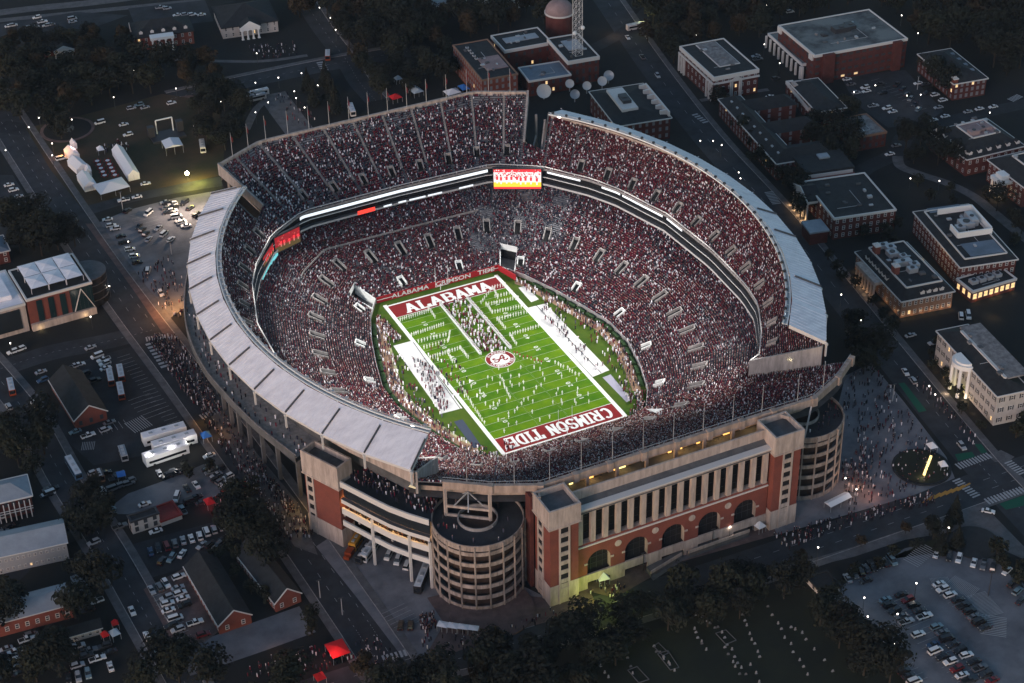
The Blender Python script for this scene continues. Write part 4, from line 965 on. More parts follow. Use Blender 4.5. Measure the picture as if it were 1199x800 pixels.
# ================================================================== GROUND AND ROADS
g = MB(); g.poly([(-6000, -6000, 0), (6000, -6000, 0), (6000, 9000, 0), (-6000, 9000, 0)]); struct('ground', g, 'ground')
def gxy(p, z=0): q = G(p[0], p[1], z); return (q.x, q.y)
ZR = [.012]
def road(px, w, m='asphalt', walk=None, lines='white', name='road', xy=None):
    ZR[0] += .001; z = ZR[0]
    P = smooth([gxy(p) for p in px] if xy is None else xy, 8); L, Rr = [], []
    for i, p in enumerate(P):
        d = P[min(i+1, len(P)-1)]-P[max(i-1, 0)]; d = d/np.linalg.norm(d); n = np.array([-d[1], d[0]]); L.append(p+n*w/2); Rr.append(p-n*w/2)
    g = MB(); g.strip(at_z(Rr, z), at_z(L, z)); struct(name, g, m)
    def off(o): 
        out = []
        for i, p in enumerate(P):
            d = P[min(i+1, len(P)-1)]-P[max(i-1, 0)]; d = d/np.linalg.norm(d); out.append(p+np.array([-d[1], d[0]])*o)
        return out
    if walk:
        for s in walk:
            a, b = off(s*(w/2+.25)), off(s*(w/2+3.0)); g = MB(); lo, hi = (a, b) if s > 0 else (b, a)
            g.strip(at_z(lo, .13), at_z(hi, .13)); g.strip(at_z(a, 0), at_z(a, .13)); struct('pavement', g, 'pavement')
            a, b = off(s*w/2), off(s*(w/2+.25)); g = MB(); lo, hi = (a, b) if s > 0 else (b, a); g.strip(at_z(lo, .14), at_z(hi, .14)); g.strip(at_z(a, 0), at_z(a, .14)); struct('kerb', g, 'concrete')
    if lines:
        g = MB(); g.strip(at_z(off(-.09), z+.1), at_z(off(.09), z+.1)) if lines == 'solid' else None
        c0, c1 = off(-.1), off(.1)
        for i in range(0, len(P)-1):
            Ln = np.linalg.norm(P[i+1]-P[i]); k = max(1, int(Ln/7))
            for j in range(k):
                t0, t1 = (j+.1)/k, (j+.45)/k
                for o in ((0,) if w < 14.5 else (-w/6, w/6)):
                    A, B_ = off(o-.06), off(o+.06)
                    a0 = A[i]+(A[i+1]-A[i])*t0; a1 = A[i]+(A[i+1]-A[i])*t1; b0 = B_[i]+(B_[i+1]-B_[i])*t0; b1 = B_[i]+(B_[i+1]-B_[i])*t1
                    g.poly([(*a0, z+.02), (*a1, z+.02), (*b1, z+.02), (*b0, z+.02)])
        struct('lane_markings', g, 'paint_line')
road(None, 15, 'asphalt', (1, -1), xy=[(-128, 420), (-121.5, 187), (-117.5, 105), (-113, 40), (-108, -50), (-105.5, -110), (-105, -128), (-103, -190), (-100, -260)])
road(None, 15, 'asphalt', (-1,), xy=[(-400, -141), (-200, -137), (-100, -139), (-76, -142), (0, -147), (60, -148.5), (118, -149), (200, -149), (400, -150)])
road(None, 14, 'asphalt', (1,), xy=[(232, 420), (200, 280), (182, 202), (166, 120), (155, 40), (137, -60), (125.5, -126), (121, -160), (110, -260)])
road([(0, 148), (30, 152)], 12, 'asphalt_dark', None, None)
road([(100, 247), (150, 232), (205, 221), (262, 212)], 9, 'asphalt', None, None)
road([(-60, 450), (0, 432), (60, 413), (125, 400), (180, 386)], 11, 'asphalt', None)
road([(-40, 400), (28, 480), (75, 562), (125, 640), (165, 710), (205, 780), (240, 840)], 10, 'asphalt', (1, -1))
road([(200, 116), (255, 103), (330, 87), (400, 73), (480, 60)], 14, 'asphalt', (1,))
road([(440, 118), (420, 95), (405, 70), (375, 30), (350, -10)], 11, 'asphalt', (-1,))
road([(-40, 20), (40, 10), (100, 4), (180, -6)], 8, 'pavement', None, None); road([(-40, 28), (60, 18), (120, 12), (240, 0)], 5, 'pavement', None, None)
road([(170, 175), (90, 185)], 4, 'pavement_red', None, None) if False else None
road([(640, 90), (690, 60), (740, 30), (790, -20)], 8, 'asphalt_dark', None, None)
road([(985, 230), (1010, 200), (1048, 180), (1060, 160), (1085, 148), (1199, 122), (1260, 110)], 9, 'asphalt_dark', None, None)
road([(1051, 183), (1055, 195), (1080, 205), (1110, 215), (1140, 230), (1165, 250), (1199, 278), (1240, 310)], 5, 'pavement', None, None, name='path')
road([(318, 110), (350, 153), (380, 190)], 14, 'pavement', None, None, name='path'); road([(318, 112), (300, 128), (288, 152)], 4, 'pavement', None, None, name='path')
road([(60, 147), (150, 130), (200, 117), (240, 112)], 4, 'pavement_red', None, None, name='path')
road([(205, 70), (300, 72), (360, 65)], 3, 'pavement', None, None, name='path')
road([(0, 690), (60, 640), (150, 600)], 6, 'asphalt_dark', None, None); road([(215, 775), (290, 750), (360, 725)], 14, 'asphalt_old', None, None)
road([(820, 118), (850, 112), (900, 105)], 3, 'pavement', None, None, name='path')
def area(name, px, m, z=None):
    ZR[0] += .001; return pxpoly(name, px, z or ZR[0], m)
area('car_park', [(112, 262), (150, 246), (205, 232), (262, 222), (262, 240), (235, 330), (222, 356), (200, 372), (185, 352)], 'asphalt_old')
area('pavement', [(100, 262), (112, 262), (185, 352), (200, 372), (225, 420), (213, 424), (160, 345)], 'pavement_red')
area('pavement', [(205, 392), (225, 400), (262, 470), (300, 530), (350, 590), (372, 650), (345, 640), (290, 560), (240, 480)], 'pavement')
area('lawn', [(30, 150), (85, 138), (190, 110), (256, 120), (262, 170), (262, 205), (150, 228), (95, 243), (60, 200)], 'lawn_brown')
area('car_park', [(88, 425), (180, 398), (252, 495), (235, 520), (110, 545), (60, 500)], 'asphalt_dark')
area('car_park', [(118, 602), (150, 578), (195, 562), (240, 543), (262, 558), (262, 575), (240, 588), (200, 590), (150, 602)], 'asphalt_old')
area('car_park', [(145, 640), (262, 608), (270, 650), (165, 680)], 'asphalt_dark')
area('car_park', [(168, 690), (218, 664), (262, 735), (240, 752), (205, 758)], 'pavement_red')
area('car_park', [(975, 700), (1000, 672), (1060, 642), (1092, 634), (1160, 652), (1199, 684), (1230, 700), (1230, 830), (1095, 830)], 'asphalt_old')
area('car_park', [(985, 90), (1060, 82), (1105, 130), (1090, 140), (1040, 150), (1000, 120)], 'asphalt')
area('car_park', [(0, 205), (15, 205), (50, 262), (20, 290), (0, 290)], 'asphalt')
area('car_park', [(0, 28), (90, 14), (150, 18), (60, 50), (0, 52)], 'asphalt'); area('car_park', [(150, 10), (240, 0), (250, 25), (160, 35)], 'asphalt')
area('plaza', [(990, 440), (1020, 425), (1058, 470), (1108, 535), (1118, 560), (1070, 580), (960, 612), (905, 628), (900, 600), (960, 560)], 'plaza_paving')
area('plaza', [(370, 640), (400, 620), (520, 640), (600, 680), (640, 700), (600, 730), (500, 765), (470, 768), (418, 700)], 'plaza_paving')
area('plaza', [(500, 700), (540, 690), (640, 700), (690, 690), (700, 712), (590, 742), (530, 765), (500, 765), (520, 730)], 'pavement_red')
area('plaza', [(680, 690), (690, 660), (860, 612), (900, 605), (910, 626), (790, 660), (720, 700)], 'pavement_red')
area('ramp_path', [(755, 668), (800, 645), (870, 618), (878, 628), (800, 656), (765, 680)], 'pavement')
# stone ramps before the arches
for (a, b, c_, d_) in (((757, 668), (800, 646), (798, 654), (762, 676)), ((800, 646), (872, 617), (877, 627), (806, 652))):
    Q = [gxy(p) for p in (a, b, c_, d_)]; g = MB(); g.prism(Q, .02, 1.6); t = tag(g.build('entrance_ramp', 'pavement'), 'pale curved entrance ramp before the arches, %s length' % ('lower' if a[0] < 800 else 'upper'), 'ramp')
    w = MB(); w.bar((*Q[3], 2.1), (*Q[2], 2.1), .35, 1.2); w.build('ramp_wall', 'precast', t)
area('pavement', [(905, 668), (1000, 640), (1100, 606), (1112, 610), (1120, 622), (1060, 632), (1000, 652), (950, 664), (910, 676)], 'pavement')
area('pavement', [(1112, 606), (1130, 596), (1160, 600), (1199, 640), (1199, 655), (1165, 640), (1150, 650), (1125, 640)], 'pavement')
area('lawn', [(1118, 622), (1130, 618), (1140, 640), (1190, 665), (1199, 690), (1165, 655), (1128, 648)], 'lawn'); area('lawn', [(1040, 655), (1100, 628), (1118, 645), (1060, 645)], 'lawn')
area('lawn', [(690, 790), (760, 740), (900, 690), (955, 690), (1080, 800), (1070, 840), (660, 840)], 'lawn')
mat('green_paint', (.005, .085, .05), rough=.8)
area('lane_paint', [(1052, 449), (1059, 448), (1085, 481), (1076, 483)], 'green_paint'); area('lane_paint', [(1141, 520), (1149, 520), (1156, 530), (1149, 531)], 'green_paint'); area('lane_paint', [(1170, 590), (1199, 580), (1199, 592), (1178, 597)], 'green_paint')
area('lane_paint', [(1118, 532), (1138, 529), (1142, 535), (1122, 540)], 'green_paint')
area('pavement', [(1155, 533), (1172, 527), (1188, 535), (1180, 541), (1165, 541)], 'pavement')
# bell shaped planting bed at the lot entrance
g = MB(); c = G(1141, 636); g.cyl((c.x, c.y, .02), 8.5, .35, 28); tag(g.build('planting_bed', 'roof_dark'), 'round dark planting bed on the paved corner above the big car park', 'planting bed')
for (x, y, r, lab) in ((588, 722, 13, 'round brick paved terrace at the foot of the near ramp drum'),):
    c = G(x-12, y-8); g = MB(); g.cyl((c.x, c.y, .02), 14, .5, 40, 'pavement_red'); tag(g.build('brick_terrace'), lab, 'terrace')
# zebra crossings and hatchings
def crossing(a, b, wd, n, m='paint_line', fr=.55, name='crosswalk'):
    A, B_ = Vector(gxy(a)), Vector(gxy(b)); d = (B_-A); L = d.length; d.normalize(); nn = Vector((-d.y, d.x))*wd/2; ZR[0] += .001; g = MB()
    for k in range(n):
        p, q = A+d*L*k/n, A+d*L*(k+fr)/n; z = .165+ZR[0]*.05; g.poly([(*(p-nn), z), (*(q-nn), z), (*(q+nn), z), (*(p+nn), z)])
    struct(name, g, m)
crossing((171, 398), (199, 393), 3.2, 9); crossing((175, 402), (195, 432), 3.5, 8); crossing((235, 489), (256, 481), 3.2, 6); crossing((122, 551) if False else (1121, 547), (1160, 533), 3.4, 12); crossing((1119, 562), (1145, 583), 3.4, 9)
crossing((1155, 588), (1199, 573), 3.4, 12); crossing((1180, 541), (1199, 556), 3.4, 7); crossing((933, 663), (945, 677), 3.2, 4); crossing((384, 76), (380, 87), 3, 5) if False else None
crossing((545, 762), (400, 795), 1, 1) if False else None
crossing((448, 772), (478, 764), 3, 6); crossing((813, 134), (828, 145), 3.2, 5); crossing((900, 225), (910, 240), 4, 9); crossing((375, 73), (381, 84), 4, 5); crossing((1183, 118), (1195, 112), 4, 7)
mat('paint_amber', (.45, .22, .04)); 
for k in range(7): crossing((1080+k*7-k*.2, 589-k*2.3), (1094+k*7, 580-k*2.3), .7, 1, 'paint_amber', 1.0, 'lane_markings')
def stalls(a, b, n, L, m='paint_line', ang=90):
    A, B_ = Vector(gxy(a)), Vector(gxy(b)); d = (B_-A).normalized(); nn = Vector((math.cos(math.atan2(d.y, d.x)+R(ang)), math.sin(math.atan2(d.y, d.x)+R(ang))))*L; g = MB()
    for k in range(n+1):
        p = A.lerp(B_, k/n); z = .175+ZR[0]*.05; s = d*.06; g.poly([(*(p-s), z), (*(p+s), z), (*(p+s+nn), z), (*(p-s+nn), z)])
    ZR[0] += .002; struct('stall_lines', g, m)
stalls((152, 415), (214, 497), 20, 5.2, ang=-90); stalls((144, 420), (205, 500), 20, 5.2, ang=-90) if False else None
stalls((150, 470), (168, 492), 5, 9); stalls((165, 250), (190, 283), 9, 5.2); stalls((165, 250), (190, 283), 9, 5.2, ang=-90)
stalls((1025, 706), (1120, 800), 17, 10.5); stalls((980, 705), (1070, 800), 17, 5.2); stalls((1090, 690), (1150, 742), 12, 5.2); stalls((120, 510), (150, 500), 5, 5)
stalls((172, 690), (206, 750), 12, 5.2); stalls((1020, 95), (1075, 130), 12, 5); stalls((446, 720), (465, 740), 5, 9)
for a, b, n_, w_ in (((1090, 681), (1112, 679), 14, 3), ((1112, 680), (1142, 696), 20, 6.5), ((1142, 696), (1164, 722), 20, 7.5), ((1164, 722), (1163, 746), 12, 8)): crossing(a, b, w_, n_, 'paint_line', .35, 'hatched_paint')
crossing((1066, 660), (1090, 640), 6, 12, 'paint_line', .35, 'hatched_paint'); crossing((152, 502), (174, 492), 8, 9, 'paint_line', .3, 'hatched_paint'); crossing((96, 523), (112, 522), 5, 8, 'paint_line', .3, 'hatched_paint')
g = MB(); a, b = Vector(gxy((1025, 706))), Vector(gxy((1050, 692)))
# ================================================================== BUILDINGS
WINS = {}
def win_mesh(w, h, style):
    k = (w, h, style)
    if k in WINS: return WINS[k]
    fm, pm = {'w': ('white_trim', 'window_dim'), 'p': ('window_pane', 'window_pane'), 'd': ('dark_metal', 'window_dim'), 'lit': ('white_trim', 'lit_window'), 's': ('white_trim', 'window_dim')}[style]
    g = MB(); f = .16
    for a, b, c, d in ((-w/2, -w/2+f, 0, h), (w/2-f, w/2, 0, h), (-w/2+f, w/2-f, 0, f), (-w/2+f, w/2-f, h-f, h), (-w/2+f, w/2-f, h/2-f/2, h/2+f/2)):
        g.poly([(a, -.10, c), (b, -.10, c), (b, -.10, d), (a, -.10, d)], fm); g.poly([(a, -.10, d), (b, -.10, d), (b, 0, d), (a, 0, d)], fm); g.poly([(a, -.10, c), (a, -.10, d), (a, 0, d), (a, 0, c)], fm)
    g.poly([(-w/2+f, -.03, f), (w/2-f, -.03, f), (w/2-f, -.03, h-f), (-w/2+f, -.03, h-f)], pm)
    if style == 's':
        for s in (-1, 1): g.box((s*(w/2+.3), -.06, .05), (.5, .1, h-.1), 'dark_metal')
    o = g.build('window'); me = o.data; bpy.data.objects.remove(o); WINS[k] = me; return me
mat('lit_window', (.5, .4, .2), emis=(1, .62, .25), estr=.8)
def window(t, me, x, y, z, rz):
    o = bpy.data.objects.new('window', me); COL.objects.link(o); o.parent = t; o.location = (x, y, z); o.rotation_euler = (0, 0, rz)
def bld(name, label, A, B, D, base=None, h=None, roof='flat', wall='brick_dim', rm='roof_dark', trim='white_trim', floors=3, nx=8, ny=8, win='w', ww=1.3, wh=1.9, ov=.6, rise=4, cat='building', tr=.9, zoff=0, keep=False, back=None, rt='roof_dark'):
    h = h or HT(A, (A[0], base) if not isinstance(base, tuple) else base)
    a, b, d = (G(*p, h) for p in (A, B, D)); u = b-a; v = d-a; L = u.length; rz = math.atan2(u.y, u.x); n = Vector((-u.y, u.x, 0)).normalized(); W = abs(v.dot(n))
    if not keep and v.length > 1.6*L:      # long side decides the direction
        rz = math.atan2(v.y, v.x)-math.pi/2; e = Vector((math.cos(rz), math.sin(rz), 0)); W = v.length; L = abs(u.dot(e))
    t = thing(name, label, cat, (a.x, a.y, 0), rz)
    g = MB(); g.prism([(0, 0), (L, 0), (L, W), (0, W)], 0, h); g.build('wall', wall, t)
    if roof == 'flat':
        g = MB(); o = .25; th_ = .45
        for x0, y0, x1, y1 in ((-o, -o, L+o, th_), (-o, W-th_, L+o, W+o), (-o, th_, th_, W-th_), (L-th_, th_, L+o, W-th_)): g.prism([(x0, y0), (x1, y0), (x1, y1), (x0, y1)], h-tr, h+.5, trim, bottom=True)
        g.build('parapet', None, t); g = MB(); g.prism([(th_, th_), (L-th_, th_), (L-th_, W-th_), (th_, W-th_)], h, h+.12); g.build('roof', rm, t)
    else:
        g = MB(); o = ov; E = [(-o, -o, h), (L+o, -o, h), (L+o, W+o, h), (-o, W+o, h)]
        if roof == 'hip':
            if L >= W: T = [(W/2, W/2, h+rise), (L-W/2, W/2, h+rise)]; F4 = [[E[0], E[1], T[1], T[0]], [E[1], E[2], T[1]], [E[2], E[3], T[0], T[1]], [E[3], E[0], T[0]]]
            else: T = [(L/2, L/2, h+rise), (L/2, W-L/2, h+rise)]; F4 = [[E[0], E[1], T[0]], [E[1], E[2], T[1], T[0]], [E[2], E[3], T[1]], [E[3], E[0], T[0], T[1]]]
        elif roof == 'gabley': T = [(L/2, -o, h+rise), (L/2, W+o, h+rise)]; F4 = [[E[1], E[2], T[1], T[0]], [E[3], E[0], T[0], T[1]]]
        elif roof == 'gablex': T = [(-o, W/2, h+rise), (L+o, W/2, h+rise)]; F4 = [[E[0], E[1], T[1], T[0]], [E[2], E[3], T[0], T[1]]]
        elif roof == 'mansard':
            s = min(L, W)*.2 if back is None else back; T = [(s, s, h+rise), (L-s, s, h+rise), (L-s, W-s, h+rise), (s, W-s, h+rise)]; F4 = [[E[k], E[(k+1) % 4], T[(k+1) % 4], T[k]] for k in range(4)]
        for f in F4: g.poly(f)
        if roof.startswith('gable'):
            gg = MB()
            if roof == 'gabley': gg.poly([(0, -.01, h), (L, -.01, h), (L/2, -.01, h+rise*.97)]); gg.poly([(L, W+.01, h), (0, W+.01, h), (L/2, W+.01, h+rise*.97)])
            else: gg.poly([(-.01, W, h), (-.01, 0, h), (-.01, W/2, h+rise*.97)]); gg.poly([(L+.01, 0, h), (L+.01, W, h), (L+.01, W/2, h+rise*.97)])
            gg.build('gable', wall, t)
            tt = MB()
            if roof == 'gabley': tt.bar((-o, -o, h), (L/2, -o, h+rise), .25, .35, trim); tt.bar((L+o, -o, h), (L/2, -o, h+rise), .25, .35, trim); tt.bar((-o, -o, h), (-o, W+o, h), .25, .3, trim)
            else: tt.bar((-o, -o, h), (L+o, -o, h), .25, .3, trim)
            tt.build('verge', None, t)
        else:
            tt = MB(); 
            for k in range(4): tt.bar(E[k], E[(k+1) % 4], .35, .5, trim)
            tt.build('eaves', None, t)
        rf = g.build('roof', rm, t)
        if roof == 'mansard':
            g = MB(); g.prism([p[:2] for p in T], h+rise-.3, h+rise+.02); g.build('roof_terrace', rt, t)
            gg = MB()
            for k in range(4): gg.bar(T[k], T[(k+1) % 4], .5, .9, 'white_trim')
            gg.build('roof_kerb', None, t)
    zr = h+.12 if roof == 'flat' else (h+rise+.02 if roof == 'mansard' else None)
    if zr and min(L, W) > 8:
        for _ in range(int(min(9, L*W/90))):
            vx, vy, sx, sy = random.uniform(.18, .82)*L, random.uniform(.15, .85)*W, random.uniform(.6, 2.4), random.uniform(.6, 2.0); g = MB(); g.box((vx, vy, zr), (sx, sy, random.uniform(.4, 1.1)), random.choice(('grey_metal', 'concrete_dark', 'roof_gravel'))); g.build('roof_vent', None, t)
        g = MB(); x0, y0 = L*random.uniform(.15, .3), W*random.uniform(.2, .4); g.bar((x0, y0, zr+.15), (x0+L*.4, y0, zr+.15), .15); g.bar((x0+L*.4, y0, zr+.15), (x0+L*.4, y0+W*.4, zr+.15), .15); g.build('roof_pipe', 'grey_metal', t)
    me = win_mesh(ww, wh, win); fh = h/floors
    for f in range(floors):
        z = f*fh+fh*.28
        for k in range(nx): window(t, me if random.random() > .04 else win_mesh(ww, wh, 'lit'), L*(k+.5)/nx, -.01, z, 0)
        for k in range(ny): window(t, me if random.random() > .04 else win_mesh(ww, wh, 'lit'), -.01, W*(k+.5)/ny, z, -math.pi/2)
    return t, L, W, h
def portico(t, x0, x1, y, h, n, face='f', pediment=3, depth=4, m='white_paint'):
    """columned porch on the front (f: along x at y=0) or left face (l: along y at x=0)"""
    def q(u, v): return (u, -v) if face == 'f' else (-v, u)
    for k in range(n):
        u = x0+(x1-x0)*k/(n-1); c = q(u, depth-.5); g = MB(); g.cyl((c[0], c[1], .2), .55, h-1.2, 10, None, .45); g.box((c[0], c[1], 0), (1.4, 1.4, .3)); g.box((c[0], c[1], h-1.1), (1.4, 1.4, .3)); g.build('column', m, t)
    g = MB(); P = [q(x0-1, 0), q(x1+1, 0), q(x1+1, depth), q(x0-1, depth)]; g.prism(P, h-.8, h+.5, m, bottom=True)
    if pediment:
        a, b = q(x0-1.2, depth+.1), q(x1+1.2, depth+.1); c = q((x0+x1)/2, depth+.1); a2, b2, c2 = q(x0-1.2, -2), q(x1+1.2, -2), q((x0+x1)/2, -2)
        g.poly([(*a, h+.5), (*b, h+.5), (*c, h+.5+pediment)], m); g.poly([(*a, h+.5), (*c, h+.5+pediment), (*c2, h+.5+pediment), (*a2, h+.5)], 'roof_dark'); g.poly([(*b, h+.5), (*c, h+.5+pediment), (*c2, h+.5+pediment), (*b2, h+.5)], 'roof_dark')
        g.bar((*a, h+.5), (*c, h+.5+pediment), .4, .5, m); g.bar((*b, h+.5), (*c, h+.5+pediment), .4, .5, m)
    g.build('portico', None, t)
def units(t, spots, m='grey_metal', name='rooftop_unit'):
    for x, y, z, dx, dy, dz in spots:
        g = MB(); g.box((x, y, z), (dx, dy, dz), m); g.cyl((x, y, z+dz), min(dx, dy)*.3, .3, 10, 'dark_metal'); g.build(name, None, t)
def dormers(t, face, L, h, n, a=0, b=1, s=2.0, off=1.2, m='white_trim'):
    for k in range(n):
        u = L*(a+(b-a)*(k+.5)/n); g = MB()
        def q(u_, v): return (u_, v) if face == 'f' else (v, u_)
        w = .9; P = [q(u-w, off), q(u+w, off), q(u+w, off+2.4), q(u-w, off+2.4)]
        g.prism(P, h+.3, h+2.2, m); r0, r1 = q(u, off-.2), q(u, off+2.6); e = [q(u-w-.2, off-.2), q(u+w+.2, off-.2), q(u+w+.2, off+2.6), q(u-w-.2, off+2.6)]
        g.poly([(*e[0], h+2.2), (*r0, h+3), (*r1, h+3), (*e[3], h+2.2)], 'roof_dark'); g.poly([(*e[1], h+2.2), (*r0, h+3), (*r1, h+3), (*e[2], h+2.2)], 'roof_dark'); g.poly([(*e[0], h+2.2), (*e[1], h+2.2), (*r0, h+3)], m)
        g.build('dormer', None, t)
def chimney(t, x, y, z, hh=5, w=2.2):
    g = MB(); g.box((x, y, z), (w, w*1.3, hh), 'brick'); g.box((x, y, z+hh), (w+.4, w*1.3+.4, .5), 'white_trim')
    for s in (-.5, .5): g.cyl((x+s, y, z+hh+.5), .25, .7, 8, 'white_trim')
    g.build('chimney', None, t)
# ---- upper right campus
t, L, W, h = bld('science_hall', 'large red brick hall with mottled grey flat roof beside the upper right car park', (954.2, 65.8), (1062.3, 45.8), (915, 30), base=(957, 99), roof='flat', rm='roof_grey', floors=4, nx=14, ny=8, win='d', ww=2.2, wh=1.2)
units(t, [(L*.5, W*.55, h, 9, 5, 2.5), (L*.62, W*.6, h, 4, 6, 2), (L*.3, W*.5, h, 3, 3, 1)], 'dark_metal')
for a_, b_ in ((.08, .2), (.84, .93)): MB().prism([(L*a_, -2.2), (L*b_, -2.2), (L*b_, 0), (L*a_, 0)], 0, h+.3, 'brick_dim').build('stair_bay', None, t)
for y in (2, 8): MB().box((-.4, W-2 if y > 5 else 3, h-3), (1, 3.5, 3.4)).build('roof_end_frame', 'white_trim', t)
t, L, W, h = bld('colonnade_wing', 'low colonnaded wing with green grey roof along the left side of the science hall', (939.3, 75.9), (954.5, 73.2), (899.5, 40), base=(940, 92), roof='flat', rm='roof_grey', floors=1, nx=0, ny=0, wall='void')
for k in range(9): MB().box((-.9, W*k/8, 0), (.9, .9, h-.9)).build('column', 'white_trim', t)
for k in range(3): MB().box((L*k/2, -.9, 0), (.9, .9, h-.9)).build('column', 'white_trim', t)
t, L, W, h = bld('classical_hall', 'brick hall with white pilasters and a white gravel roof panel', (835.9, 91.7), (888.4, 81.7), (801.3, 54.2), base=(834, 119), roof='flat', floors=3, nx=7, ny=9, win='w', tr=1.6)
g = MB(); g.box((L*.55, W*.6, h+.1), (L*.42, W*.68, .5)); g.build('gravel_roof', 'roof_gravel', t); g = MB(); g.box((L*.55, W*.6, h+.05), (L*.46, W*.71, .35)); g.build('roof_kerb', 'white_trim', t)
g = MB(); g.box((L/2, -.3, h*.72), (L+.8, .8, .8)); g.box((-.3, W/2, h*.72), (.8, W+.8, .8)); g.build('string_course', 'white_trim', t)
for k in range(4): MB().box((L*(.38+.2*(k % 2)+.02*(k//2)), -.6, 0), (.9, .9, h*.72)).build('pilaster', 'white_trim', t)
for v in (.02, .09, .17, .83, .90, .98): MB().box((-.5, W*v, 0), (.9, .9, h*.72)).build('pilaster', 'white_trim', t)
g = MB(); g.poly([(L*.34, -1.1, h*.75), (L*.64, -1.1, h*.75), (L*.49, -1.1, h*.9)]); g.bar((L*.33, -1.15, h*.76), (L*.49, -1.15, h*.92), .3, .6); g.bar((L*.65, -1.15, h*.76), (L*.49, -1.15, h*.92), .3, .6); g.build('pediment', 'white_trim', t)
t, L, W, h = bld('dormitory', 'long dark roofed brick building with three rear wings, right of the street', (910, 191.8), (936, 188.2), (842.5, 117), base=(906, 211), roof='hip', floors=3, nx=4, ny=20, win='p', ww=1.3, wh=1.9, rise=4)
for fy, w_ in ((0, .16), (.40, .15), (.76, .15)):
    l2 = {0: 17, .40: 22, .76: 22}[fy]
    g = MB(); g.prism([(L, W*fy), (L+l2, W*fy), (L+l2, W*(fy+w_)), (L, W*(fy+w_))], 0, h); g.build('wing', 'brick_dim', t)
    y0, y1 = W*fy-.6, W*(fy+w_)+.6; g = MB(); E = [(L/2, y0, h), (L+l2+.6, y0, h), (L+l2+.6, y1, h), (L/2, y1, h)]; T = [(L/2, (y0+y1)/2, h+3.8), (L+l2-5, (y0+y1)/2, h+3.8)]
    for f in ([E[0], E[1], T[1], T[0]], [E[1], E[2], T[1]], [E[2], E[3], T[0], T[1]]): g.poly(f)
    g.build('wing_roof', 'roof_dark', t)
    for f in range(3):
        for k in range(4): window(t, win_mesh(1.3, 1.9, 'p'), L+l2*(k+.5)/4, W*fy-.02, h*(f+.28)/3, 0)
for k in range(9): MB().box((L*.3, W*(.08+.1*k), h+1.6), (1.6, 1.6, 1.0)).build('roof_vent', 'grey_metal', t)
t, L, W, h = bld('brick_pavilion', 'dark brick building with a low green parapeted wing, below the science hall', (957, 131), (990, 126), (925, 97), base=(957, 149), roof='hip', floors=2, nx=5, ny=5, win='w', rise=3)
t, L, W, h = bld('parapet_wing', 'narrow brick wing with pinkish parapets and turret, left of the dark brick pavilion', (946, 127.5), (953, 126), (920.5, 96), base=(946, 141), roof='flat', rm='roof_grey', floors=2, nx=1, ny=6, win='p', tr=1.2)
MB().box((2.5, W*.72, h-1), (5, 4.5, 4)).build('turret', 'precast', t)
bld('pale_roof_house', 'small brick block with a pale speckled flat roof among dark trees', (1002, 161.7), (1038, 155), (1008, 135), base=(1003, 178), roof='flat', rm='roof_gravel', floors=2, nx=5, ny=3, win='d', tr=.5, trim='brick_tan')
t, L, W, h = bld('hipped_hall', 'three storey brick hall with a dark hipped roof, upper right beyond the parked cars', (1117.3, 98.4), (1156.5, 92.6), (1075.7, 64), base=(1114.5, 118), roof='hip', floors=3, nx=6, ny=10, win='p', rise=4, ww=1.4)
for k in range(4): MB().box((L*.75, W*(.2+.18*k), h+1.5), (2, 2, 1)).build('skylight', 'roof_blue', t)
chimney(t, 1, 1.5, h-3, 5)
t, L, W, h = bld('mansard_house', 'brick building with white dormers and a pink flat roof terrace, at the upper right edge', (1132.4, 186.7), (1198.8, 171), (1087.4, 155), base=(1131, 207), roof='mansard', floors=2, nx=8, ny=7, win='w', rise=5, back=8, rt='roof_pink')
dormers(t, 'f', L, h, 6); dormers(t, 'l', W, h, 5); units(t, [(L*.35, W*.4, h+5, 5, 3, 2), (L*.55, W*.45, h+5, 8, 3, 1.5)], 'roof_pink')
t, L, W, h = bld('library_hall', 'brick hall with a floodlit white porch, cut by the right edge of the picture', (1199, 219), (1250, 207), (1156, 188), base=(1198, 243), roof='mansard', floors=3, nx=4, ny=8, win='w', rise=4, wall='brick_dim', back=7)
portico(t, W*.36, W*.62, 0, h*.78, 4, 'l', 0, 5); g = MB(); g.prism([(-4, W*.40), (0, W*.40), (0, W*.58), (-4, W*.58)], h*.85, h*.86+2, 'white_paint'); g.build('balcony', None, t)
UP = []   # uplights
def uplight(t, u, v, power=40, col=(1, .6, .28)): bpy.context.view_layer.update(); p = t.matrix_world @ Vector((u, v, .5)); UP.append((p.x, p.y, 1.0, power, col))
for k in range(4): uplight(t, -5.8, W*(.36+.09*k), 90)
uplight(t, -2.5, W*.5, 150)
t, L, W, h = bld('student_center', 'big dark roofed brick complex with an inner brick court, right of the street', (976.7, 256.7), (1049, 246), (951.7, 211.7), base=(976, 281), roof='flat', trim='white_trim', floors=3, nx=9, ny=8, win='w', tr=.5)
g = MB(); g.prism([(L*.15, W), (L*.95, W), (L*.95, W+34), (L*.15, W+34)], 0, h-3, 'brick'); g.build('rear_wing', None, t); g = MB(); g.prism([(L*.14, W+8), (L*.96, W+8), (L*.96, W+35), (L*.14, W+35)], h-3, h-.5, 'roof_dark'); g.build('rear_roof', None, t)
MB().box((L*.55, W+7.6, h-3.0), (L*.75, .6, 1.4)).build('court_cornice', 'white_trim', t); MB().box((L*.6, W+20, h-.4), (5, 4, .8)).build('skylight', 'roof_metal', t)
MB().box((-7, 3, 0), (8, 9, h*.55)).build('side_bay', 'brick_dim', t); MB().box((-7, 3, h*.55), (9, 10, .8)).build('bay_roof', 'roof_metal', t)
